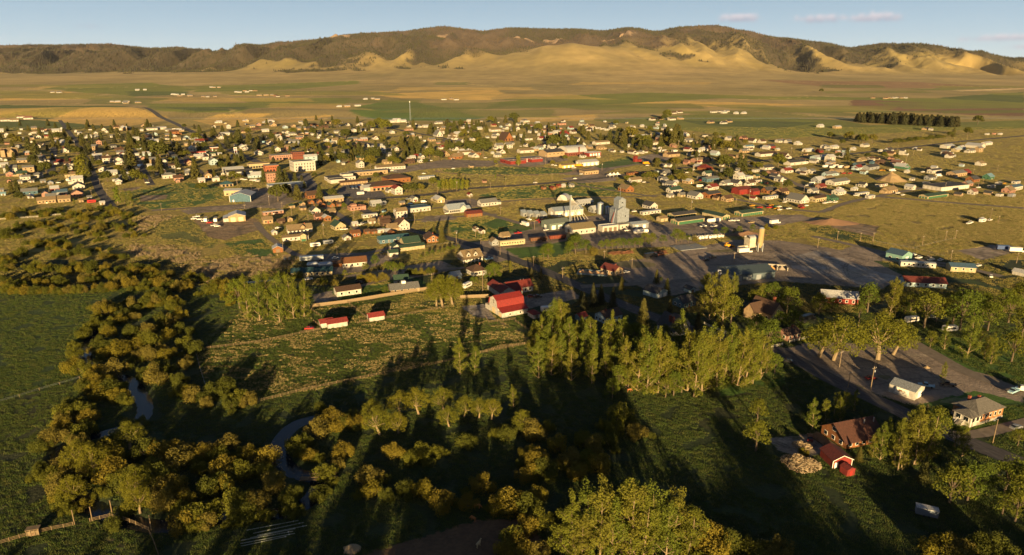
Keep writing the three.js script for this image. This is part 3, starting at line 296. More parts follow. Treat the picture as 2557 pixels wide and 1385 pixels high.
[914.8,1524.7,21.6,"k"],[914.0,1521.0,21.0,"k"],[937.1,1552.6,16.8,"k"],[939.1,1551.6,16.4,"k"],[942.1,1547.8,20.2,"k"],[920.7,1505.0,20.4,"k"],[919.4,1497.1,21.2,"k"],
[920.2,1493.0,15.8,"k"],[951.8,1542.6,16.4,"k"],[941.2,1517.4,19.3,"k"],[957.4,1535.8,17.4,"k"],[949.1,1517.6,15.6,"k"],[951.6,1515.5,19.0,"k"],[933.9,1481.4,20.5,"k"],
[941.9,1491.2,19.1,"k"],[966.8,1524.4,17.5,"k"],[947.9,1487.8,20.1,"k"],[965.6,1510.3,17.5,"k"],[630.3,1137.4,8.2,"d"],[635.7,1141.6,6.2,"d"],[641.8,1146.8,8.4,"d"],
[645.9,1148.6,5.2,"d"],[651.4,1152.7,6.0,"d"],[655.4,1153.9,5.3,"d"],[662.3,1160.5,5.4,"d"],[666.4,1162.2,8.9,"d"],[671.3,1165.0,6.5,"d"],[674.6,1165.0,5.4,"d"],
[682.5,1173.3,8.2,"d"],[689.4,1179.7,8.1,"d"],[693.0,1180.1,5.1,"d"],[698.8,1184.5,6.8,"d"],[703.5,1186.8,7.1,"d"],[710.5,1193.2,5.9,"d"],[711.2,1188.7,6.8,"d"],
[719.2,1196.6,5.3,"d"],[725.6,1201.9,8.8,"d"],[728.9,1201.8,7.0,"d"],[737.8,1211.1,6.6,"d"],[739.5,1208.1,6.7,"d"],[746.0,1213.4,8.6,"d"],[751.3,1216.6,7.5,"d"],
[760.3,1225.9,5.1,"d"],[761.9,1222.8,6.7,"d"],[244.4,1136.6,15.0,"c"],[84.2,1103.2,14.8,"c"],[-559.1,1103.8,9.9,"c"],[-539.5,1533.6,12.4,"c"],[75.1,1435.0,12.8,"c"],
[-790.1,1511.2,13.8,"c"],[-151.5,1364.8,9.7,"c"],[-592.6,1098.1,9.9,"d"],[-309.4,889.6,9.1,"k"],[-187.3,1216.6,8.7,"c"],[-392.1,1144.4,11.3,"k"],[-1072.7,1519.3,10.7,"c"],
[-217.2,925.1,8.1,"c"],[-311.8,1045.3,12.3,"c"],[-705.8,1047.7,8.3,"c"],[-168.2,1090.4,8.7,"c"],[256.9,1143.0,11.7,"d"],[-127.0,988.1,10.7,"c"],[-554.4,1331.5,14.5,"c"],
[-93.5,1462.4,9.5,"k"],[-428.6,1014.3,13.8,"c"],[-373.4,1452.2,8.0,"k"],[-557.9,1080.0,8.4,"c"],[-516.5,838.5,10.6,"c"],[-400.6,863.8,12.4,"c"],[-497.2,882.8,12.9,"k"],
[191.1,1091.1,14.3,"c"],[-117.9,1005.5,14.3,"c"],[-227.4,1523.5,8.3,"k"],[-685.9,991.3,8.8,"d"],[-197.7,1088.1,12.0,"k"],[-625.8,936.7,8.6,"c"],[10.8,1198.6,11.7,"k"],
[20.5,1444.4,12.5,"c"],[-549.3,899.9,9.8,"c"],[-358.2,841.3,10.3,"d"],[216.1,1071.8,9.1,"c"],[289.8,1189.3,12.3,"c"],[-738.8,1157.3,8.6,"c"],[-288.8,1035.9,10.8,"c"],
[-619.7,1054.0,12.8,"c"],[274.2,1164.5,8.1,"c"],[-478.2,1052.3,11.8,"c"],[-149.5,948.6,10.9,"c"],[160.4,1207.7,8.8,"c"],[-208.6,1057.1,13.0,"c"],[75.9,1170.8,8.7,"d"],
[-395.4,899.3,9.3,"k"],[21.6,1237.6,10.9,"c"],[215.5,1191.6,10.0,"c"],[-797.2,1200.8,9.3,"c"],[-288.6,1401.9,10.9,"c"],[-164.4,954.7,12.8,"c"],[192.1,812.7,11.3,"c"],
[-691.4,1251.3,12.3,"c"],[-519.0,795.9,11.8,"c"],[-730.1,1196.4,11.2,"c"],[-585.5,840.0,14.9,"c"],[257.5,1179.8,13.7,"k"],[-784.1,1196.6,14.0,"d"],[-271.0,1087.8,14.4,"k"],
[-91.4,1242.1,9.2,"d"],[-498.1,1068.3,13.3,"k"],[-623.1,987.0,11.2,"d"],[69.6,1086.3,9.6,"c"],[-785.1,1419.2,11.1,"k"],[-237.5,940.7,13.6,"c"],[-621.7,996.4,9.8,"c"],
[-9.8,1020.1,11.9,"c"],[69.0,1170.8,12.1,"d"],[-189.2,982.3,12.2,"c"],[-328.7,1108.8,14.8,"c"],[-558.4,1302.1,14.7,"c"],[-600.3,813.6,10.2,"c"],[-52.1,1104.2,13.9,"d"],
[-222.0,1178.0,12.8,"c"],[-596.1,1051.7,8.0,"c"],[-704.6,1024.8,11.4,"c"],[40.8,1329.0,9.2,"k"],[-422.2,863.9,12.6,"c"],[-651.4,1261.1,8.5,"k"],[-344.5,995.3,9.6,"c"],
[-342.0,986.5,13.3,"c"],[196.7,1027.8,8.0,"c"],[-1009.9,1516.7,13.4,"c"],[-467.1,836.8,14.3,"c"],[-246.6,1033.6,8.2,"d"],[-138.6,1508.8,14.2,"k"],[-751.0,1448.6,10.4,"c"],
[-620.4,1123.3,8.2,"c"],[-386.5,913.0,10.7,"c"],[92.5,1389.8,10.7,"c"],[-565.7,1117.9,11.2,"c"],[320.4,1225.4,11.7,"c"],[98.4,1107.7,12.6,"d"],[-520.6,995.4,13.0,"c"],
[-547.2,1026.0,13.9,"c"],[-107.8,1315.1,11.8,"d"],[-404.9,1401.0,8.0,"k"],[195.1,1056.4,10.6,"c"],[18.8,1143.7,14.2,"c"],[107.7,1081.9,14.4,"k"],[300.8,1110.5,10.8,"k"],
[-593.5,1206.7,13.7,"c"],[76.1,1058.9,8.6,"d"],[-163.3,1413.7,13.1,"c"],[-637.3,1159.2,13.4,"c"],[-388.3,940.2,8.9,"k"],[-680.1,1056.8,14.2,"c"],[-365.6,1348.3,9.9,"c"],
[-403.5,1338.9,12.4,"c"],[-744.4,1165.8,9.5,"d"],[-733.9,1180.4,13.8,"c"],[-368.4,935.6,11.2,"c"],[-442.2,1075.8,14.2,"k"],[-389.1,1043.4,13.9,"k"],[201.5,1110.1,9.4,"d"],
[-342.8,1100.1,8.9,"c"],[-584.6,1485.0,13.5,"c"],[-596.7,1085.8,13.1,"c"],[-143.1,990.8,12.9,"c"],[-937.5,1429.4,12.4,"c"],[-358.0,1264.9,11.0,"c"],[-660.4,1174.3,12.9,"k"],
[-166.0,1123.5,11.3,"c"],[-117.3,1393.5,14.2,"c"],[257.1,1167.8,12.4,"c"],[-313.7,1221.7,9.2,"c"],[-679.1,937.0,10.2,"c"],[-98.8,1092.0,12.3,"c"],[-690.8,1136.9,9.4,"c"],
[-62.0,1253.6,11.5,"k"],[-60.2,1500.6,8.8,"k"],[-482.9,1168.9,12.3,"c"],[-780.6,1491.5,11.3,"c"],[-865.8,1272.4,14.9,"c"],[-541.9,1078.5,8.2,"c"],[74.5,1396.6,12.9,"c"],
[-682.6,1449.5,8.8,"d"],[-429.6,1170.2,10.9,"c"],[-466.2,1126.6,9.7,"c"],[-308.6,1264.6,8.4,"d"],[-175.2,1132.9,12.0,"c"],[-216.2,934.8,8.0,"c"],[-860.9,1430.4,9.7,"c"],
[-471.8,976.0,8.0,"d"],[-447.2,1125.6,10.2,"d"],[-439.9,858.5,12.1,"c"],[-870.2,1524.5,12.1,"c"],[211.8,1006.5,8.6,"c"],[-493.8,947.5,12.1,"c"],[71.9,1328.7,12.2,"k"],
[-845.8,1310.3,11.3,"k"],[197.7,794.2,8.1,"c"],[-149.9,981.3,12.6,"c"],[-495.3,1302.8,11.8,"d"],[-738.1,1404.3,14.5,"c"],[279.3,1316.6,11.8,"c"],[-600.4,1337.1,10.8,"c"],
[-749.9,1158.2,12.9,"k"],[-472.6,982.4,14.6,"c"],[-338.3,1240.5,11.4,"c"],[313.5,1115.3,14.2,"c"],[325.9,1121.5,12.2,"c"],[-198.9,948.7,10.3,"d"],[-602.5,1096.4,13.7,"d"],
[-3.7,1266.2,12.3,"k"],[-58.7,1217.1,14.9,"c"],[-229.7,1032.3,13.1,"c"],[-246.4,1054.4,12.4,"c"],[346.6,1181.5,13.0,"c"],[-576.1,888.7,12.6,"k"],[-87.7,1520.9,12.7,"c"],
[-223.1,975.4,12.9,"c"],[-730.3,1100.1,14.4,"c"],[59.3,1173.1,13.4,"k"],[302.8,1034.9,13.3,"c"],[-232.5,1052.5,12.6,"k"],[-356.5,892.3,12.1,"c"],[-314.3,1479.1,9.3,"c"],
[-532.7,1203.2,13.7,"c"],[-542.7,1109.0,9.5,"c"],[-1004.2,1384.0,9.0,"c"],[-545.6,1262.0,14.4,"c"],[-189.8,1244.7,11.7,"d"],[-610.1,1356.2,13.5,"c"],[-750.1,1201.5,9.0,"c"],
[-577.7,834.2,11.0,"c"],[-532.2,861.4,11.7,"c"],[-863.6,1196.0,11.3,"d"],[294.1,1012.6,10.1,"c"],[-768.5,1061.7,13.2,"c"],[-651.4,1034.4,8.5,"c"],[-616.0,994.8,12.5,"k"],
[-91.7,1032.4,12.7,"d"],[-249.8,1034.1,9.4,"d"],[-961.4,1382.3,10.8,"c"],[280.1,1069.8,11.9,"c"],[254.0,1239.4,9.6,"c"],[-332.1,1445.3,8.6,"k"],[-269.1,943.5,11.3,"c"],
[-64.2,1468.5,11.0,"k"],[-665.3,1158.5,12.8,"k"],[-364.1,1273.7,14.6,"d"],[-198.4,885.3,8.9,"c"],[173.8,1059.8,14.2,"c"],[-705.5,1074.3,12.7,"c"],[29.4,1439.4,10.0,"d"],
[-414.0,1196.2,11.6,"d"],[-431.3,1163.6,9.2,"c"],[-374.3,1111.6,12.2,"c"],[-482.3,907.6,13.3,"k"],[-491.4,791.6,10.6,"c"],[-905.2,1486.6,14.7,"c"],[-411.1,1110.4,10.0,"c"],
[-292.7,1327.4,14.2,"c"],[61.4,1177.8,8.6,"c"],[-432.1,1203.9,10.1,"k"],[-365.6,929.4,13.4,"c"],[-246.4,881.6,14.5,"k"],[-562.8,899.5,11.6,"d"],[-24.0,1177.2,9.8,"c"],
[-632.8,1031.1,12.7,"c"],[-375.0,929.0,9.4,"c"],[4.1,1362.3,13.8,"c"],[335.1,1121.9,11.2,"d"],[-535.6,1175.8,14.8,"d"],[-315.7,979.5,13.4,"c"],[-655.3,1436.3,8.8,"k"],
[-693.8,1114.2,12.5,"c"],[-134.0,185.9,10.3,"w"],[-128.0,183.7,10.2,"w"],[-110.1,174.4,9.1,"w"],[-109.5,170.4,7.7,"w"],[-105.1,164.8,8.3,"w"],[-127.6,170.4,9.0,"w"],
[-125.9,198.3,9.6,"w"],[-49.3,217.2,8.1,"w"],[-45.3,207.6,10.4,"w"],[-39.0,208.5,8.3,"w"],[-39.9,220.0,9.9,"w"],[-33.8,221.8,10.4,"w"],[-24.9,224.7,9.4,"w"],[-22.0,212.8,7.6,"w"],
[-17.2,220.0,8.5,"w"],[-11.8,219.1,7.6,"w"],[-7.2,218.1,7.9,"w"],[3.5,210.2,7.6,"w"],
];
const SHRUBS = [
[-199.3,338.4,1.24],[-206.6,326.2,1.31],[-201.8,306.7,1.05],[-196.6,312.0,1.01],[-193.2,314.8,1.03],[-188.7,320.4,0.98],[-192.2,340.0,1.19],[-186.6,341.6,1.09],[-178.7,338.4,0.85],
[-166.6,320.4,1.29],[-167.6,312.0,1.06],[-170.4,310.7,1.18],[-160.0,295.2,1.07],[-157.3,301.5,1.1],[-199.8,297.7,1.09],[-189.4,297.7,0.85],[-185.1,282.1,0.86],[-179.1,281.0,1.17],
[-176.5,273.3,0.97],[-185.4,278.7,0.86],[-171.8,274.3,1.22],[-167.8,283.3,1.18],[-164.0,285.6,1.19],[-154.5,276.5,0.99],[-161.1,272.2,0.86],[-155.7,270.1,1.19],[-148.9,272.2,0.9],
[-146.8,285.6,1.14],[-140.0,277.6,1.15],[-137.4,265.9,0.93],[-137.2,261.9,0.79],[-181.4,259.9,1.1],[-175.3,256.0,1.2],[-170.7,256.0,1.1],[-163.5,256.9,1.3],[-150.9,255.0,0.91],
[-144.3,254.1,1.17],[-142.0,257.9,1.02],[-167.7,246.7,1.09],[-164.5,246.7,0.95],[-160.5,246.7,0.91],[-167.3,241.4,1.08],[-161.6,239.7,1.11],[-154.8,238.0,1.27],[-148.5,232.2,1.1],
[-155.9,233.8,1.05],[-162.2,227.4,1.13],[-154.8,220.5,1.12],[-150.1,216.9,1.0],[-158.0,214.7,0.93],[-158.6,219.0,1.15],[-133.1,247.6,0.99],[-128.6,239.7,0.81],[-123.2,236.3,0.88],
[-120.5,233.0,0.98],[-114.3,236.3,1.15],[-111.1,239.7,1.13],[-102.8,231.3,1.04],[-98.5,229.7,1.22],[-112.8,228.2,0.96],[-103.7,225.8,0.97],[-170.3,298.9,1.18],[-177.7,297.7,1.14],
[-171.2,278.7,1.01],[-142.3,248.5,1.25],[-161.0,263.9,0.8],[-153.1,202.0,1.24],[-155.5,210.7,0.89],[-146.9,207.9,1.07],[-143.5,199.5,0.96],[-138.8,193.4,1.12],[-142.6,188.2,0.97],
[-141.6,182.7,0.85],[-137.7,178.9,0.82],[-138.1,185.9,0.86],[-133.6,182.7,1.18],[-132.0,191.7,0.91],[-128.1,189.9,1.3],[-123.1,181.6,1.14],[-117.4,178.4,1.17],[-114.8,180.5,1.1],
[-115.5,173.4,1.1],[-109.4,164.8,0.81],[-130.8,171.4,1.05],[-122.9,167.6,0.95],[-133.8,173.9,1.06],[-111.0,183.7,1.2],[-106.1,179.5,1.09],[-102.4,173.9,1.12],[-98.3,173.4,1.08],
[-99.1,167.1,1.22],[-93.8,164.8,0.84],[-92.6,168.5,0.85],[-86.7,161.7,1.24],[-88.7,158.6,1.23],[-82.9,158.6,0.79],[-87.4,173.4,1.26],[-84.8,174.4,1.11],[-79.1,165.7,1.24],
[-76.5,161.2,1.16],[-75.9,166.2,0.99],[-73.0,163.9,0.85],[-116.8,193.4,1.19],[-111.9,193.4,1.16],[-105.7,194.0,1.03],[-98.7,192.8,0.93],[-94.0,191.7,0.98],[-83.4,182.1,1.28],
[-88.6,183.7,1.03],[-96.9,184.8,0.9],[-105.4,186.5,1.31],[-132.6,201.4,0.88],[-85.1,195.2,0.99],[-92.8,198.3,1.04],[-70.7,176.2,1.15],[-73.4,167.0,0.93],[-74.2,162.4,1.1],
[-68.2,162.4,0.89],[-63.1,166.4,0.9],[-64.8,214.5,1.07],[-60.1,211.9,1.01],[-66.2,206.8,1.26],[-68.8,201.1,0.86],[-70.6,197.2,1.27],[-64.8,192.6,0.92],[-58.1,212.8,0.97],
[-54.4,213.6,0.84],[-1.3,205.1,0.96],[7.2,205.1,1.14],[-15.4,199.5,1.06],[-37.9,194.1,0.94],[-29.6,192.6,0.92],[-24.9,194.1,0.86],[-32.2,188.3,0.85],[-55.2,193.4,1.02],
[-54.5,186.9,0.83],[-57.3,182.7,1.06],[-42.9,180.1,0.92],[-40.7,173.0,1.19],[-35.9,170.6,0.93],[-31.1,173.0,1.24],[-26.7,173.0,1.28],[-20.5,166.4,1.28],[-12.6,167.6,0.91],
[-8.7,176.2,1.28],[-3.6,165.3,1.04],[4.2,164.1,1.25],[3.4,180.1,1.03],[-56.7,171.8,1.07],[6.9,170.0,0.92],[-0.0,150.4,1.19],[5.7,192.6,0.98],[7.0,185.5,1.25],[-75.9,188.3,1.16],
[-84.2,192.6,1.01],[-79.8,182.7,0.8],[-75.9,182.7,0.93],[-2.0,206.7,1.01],[3.0,209.7,0.98],[7.1,205.3,1.09],[12.6,210.5,0.79],[8.0,188.3,1.03],[10.2,182.2,1.26],[24.3,199.6,1.29],
[27.2,196.2,1.15],[20.4,182.2,1.15],[15.3,197.5,1.1],[-1.3,165.1,1.31],[4.0,165.1,1.2],[4.5,156.9,1.03],[7.3,159.2,1.05],[38.6,215.9,1.28],[34.8,209.0,1.08],[42.2,205.3,1.1],
[-0.1,148.0,0.95],[56.0,148.4,1.14],[62.4,146.7,1.04],[50.9,148.8,1.28],[19.0,189.6,1.31],[27.7,185.8,1.31],[23.8,188.3,1.29],[6.5,145.9,0.81],[32.6,201.0,0.83],
[-428.4,566.4,0.92],[-432.5,586.1,1.16],[-414.9,555.1,1.03],[-412.1,574.1,0.88],[-406.7,578.0,0.8],[-393.4,566.4,0.88],[-396.2,578.0,0.81],[-397.4,590.2,0.82],[-377.5,574.1,1.12],
[-369.7,558.8,0.85],[-370.3,574.1,0.83],[-357.6,566.4,1.06],[-346.3,555.1,0.82],[-350.5,547.9,1.17],[-343.9,570.2,1.08],[-335.9,570.2,1.19],[-355.1,594.3,1.11],[-370.9,590.2,1.12],
[-322.1,555.1,0.88],[-304.5,533.8,0.96],[-325.5,570.2,0.94],[-383.9,507.7,0.95],[-376.0,492.6,1.21],[-387.8,523.8,0.97],[-382.7,530.4,1.15],[-373.7,527.1,1.07],[-366.3,489.7,0.79],
[-369.9,533.8,0.86],[-350.0,510.9,1.04],[-352.5,520.5,1.14],[-342.8,510.9,0.87],[-328.5,501.6,0.87],[-336.1,523.8,0.94],[-315.3,498.6,0.98],[-326.6,530.4,0.96],[-318.6,514.0,1.21],
[-311.7,523.8,1.05],[-299.5,510.9,0.89],[-299.6,481.1,0.92],[-343.9,570.2,1.0],[-345.3,470.1,0.83],[-335.5,467.4,0.95],[-330.6,470.1,0.78],[-319.8,459.5,1.08],[-319.6,472.8,1.18],
[-308.0,459.5,1.2],[-304.7,442.0,1.05],[-296.7,437.3,0.94],[-292.3,444.4,1.03],[-285.2,442.0,1.03],[-283.3,451.9,0.84],[-269.8,434.9,1.02],[-262.9,432.6,1.0],[-258.5,432.6,0.85],
[-329.4,442.0,0.97],[-323.8,419.1,1.17],[-313.3,408.4,1.07],[-332.6,428.0,0.91],[-322.8,428.0,0.87],[-296.3,408.4,1.07],[-296.2,402.3,1.03],[-280.9,406.4,0.9],[-271.2,398.3,0.99],
[-290.2,406.4,0.95],[-265.0,402.3,1.06],[-261.0,406.4,1.19],[-248.3,386.7,0.94],[-250.5,381.1,1.02],[-251.7,406.4,1.03],[-240.4,388.6,1.08],[-234.2,390.5,0.87],[-238.8,408.4,0.87],
[-229.9,398.3,1.21],[-231.8,406.4,0.82],[-221.9,398.3,1.09],[-223.4,410.5,0.88],[-284.7,381.1,1.0],[-283.6,373.9,0.98],[-275.7,377.5,0.87],[-269.0,375.7,0.84],[-266.0,381.1,1.23],
[-261.0,379.3,0.77],[-291.7,373.9,0.82],[-282.2,363.5,1.12],[-298.5,381.1,0.94],[-235.7,366.9,0.85],[-226.1,366.9,1.14],[-218.8,372.1,1.24],[-215.0,372.1,0.85],[-225.5,375.7,1.1],
[-209.6,372.1,0.95],[-204.9,375.7,1.25],[-202.0,377.5,1.05],[-194.8,373.9,1.2],[-279.7,492.6,1.08],[-213.2,392.4,0.82],[-205.3,392.4,0.97],[-181.6,384.8,1.1],[-192.8,392.4,0.83],
[-171.5,368.6,0.79],[-166.7,368.6,1.25],[-161.6,365.2,1.21],[-155.3,360.2,1.08],[-157.3,352.1,0.78],[-149.4,341.3,1.1],[-166.5,361.9,1.24],[-151.1,352.1,1.14],[-161.9,368.6,1.11],
[-170.0,360.2,0.97],[-185.4,368.6,1.07],[-188.0,365.2,1.21],[-212.3,335.4,1.0],[-214.4,333.9,0.79],[-201.1,342.8,0.82],[-193.1,342.8,1.23],[-188.1,339.8,1.1],[-185.8,344.3,1.22],
[-180.1,342.8,0.82],[-188.6,336.8,0.8],[-229.5,363.5,1.09],[-279.2,416.9,0.96],[-276.6,360.1,0.82],[-273.7,360.3,0.78],[-270.8,360.5,0.86],[-267.9,360.7,0.87],[-265.0,360.8,0.86],
[-262.1,361.0,0.81],[-259.2,361.2,0.82],[-256.3,361.4,0.81],[-253.4,361.5,0.82],[-250.5,361.7,0.8],[-247.6,361.9,0.82],[-244.7,362.1,0.89],[-241.8,362.2,0.87],[-238.8,362.4,0.77],
];
const POLES = [
[-78.5,538.7,7.9],[-39.8,473.2,10.2],[-27.0,492.9,8.6],[-21.8,462.1,7],[-8.0,442.4,7],[13.6,415.1,7],[17.4,517.1,7.6],[-9.9,572.7,7.6],[-72.3,602.9,8.7],[-96.4,555.2,9.6],
[-38.2,615.1,8.1],[-46.4,377.1,7],[-16.4,364.2,11.8],[-80.0,465.8,7],[-73.6,671.0,7.9],[-221.7,615.1,10.5],[-249.9,668.6,7],[-267.7,696.1,7],[-232.1,583.7,7],[-214.8,574.5,7],
[-203.5,595.1,7.1],[-186.9,569.1,8.3],[-165.6,543.5,7],[-141.3,498.4,10.0],[-116.8,440.2,7.2],[-156.2,450.4,7],[-109.6,523.1,7.7],[-130.0,611.0,8.0],[-292.6,723.1,7],
[-131.1,555.2,7],[158.0,592.6,9.3],[204.1,614.1,7],[221.4,630.0,12.5],[60.0,428.2,7],[75.0,409.6,7],[143.2,423.7,7],[30.2,389.7,7],[237.5,484.2,7],[213.6,461.8,7],[251.1,478.0,7],
[261.3,479.6,7],[290.9,469.1,7],[315.5,482.7,7],[325.6,487.3,7],[285.1,427.2,7.7],[391.2,537.5,7],[398.1,557.2,8.8],[324.6,422.3,7.6],[168.0,309.3,8.0],[137.5,262.8,7.6],
[140.0,241.7,9.9],[132.0,243.5,7],[120.3,185.7,7],[269.0,1115.2,8.5],[302.2,1031.7,11.8],[389.6,1090.1,14],[392.8,969.2,14],[235.4,871.7,12.3],[233.5,778.4,9.0],[275.3,692.0,9.9],
[291.9,676.9,7.9],[403.0,896.4,12.6],[392.6,888.0,9.1],[213.5,805.0,9.3],[262.5,729.9,9.5],[320.4,681.8,7.1],[238.9,940.6,9.6],[354.7,1183.4,10.4],[412.2,979.1,7.5],
[280.7,856.0,7],[725.4,1155.3,7.3],[685.0,1128.4,7],[589.7,1054.4,7],[577.0,989.3,7],[532.6,927.0,7.1],[544.1,805.1,7.2],[592.1,833.5,7.5],[505.8,730.0,7],[493.8,718.8,7],
[445.4,697.3,8.2],[394.2,702.6,7],[806.9,1228.4,7],[756.0,1183.5,7],[43.2,886.6,14],[44.7,760.9,8.1],[26.5,726.3,8.3],[-6.7,723.0,8.8],[-22.3,700.7,7.5],[-56.4,691.5,10.6],
[63.7,1541.4,13.6],[170.9,1019.8,7.6],[267.2,1109.3,9.9],[313.4,1197.9,14],[234.1,867.6,11.7],[109.5,831.9,10.0],[24.8,726.3,7],[92.7,577.1,14],[-697.4,1101.9,9.8],
[-550.4,1032.6,7.7],[-589.8,1164.1,10.3],[-470.7,688.5,7.4],[-422.2,700.7,7],[-410.2,659.8,7.1],[-398.5,665.4,7],[-444.5,733.0,7],[-440.2,806.9,7.3],[-402.9,753.8,7],
[-393.7,798.8,7.2],[-314.9,753.8,8.0],[-293.6,726.3,7],[-232.9,585.8,7],[-307.9,590.2,7],
];
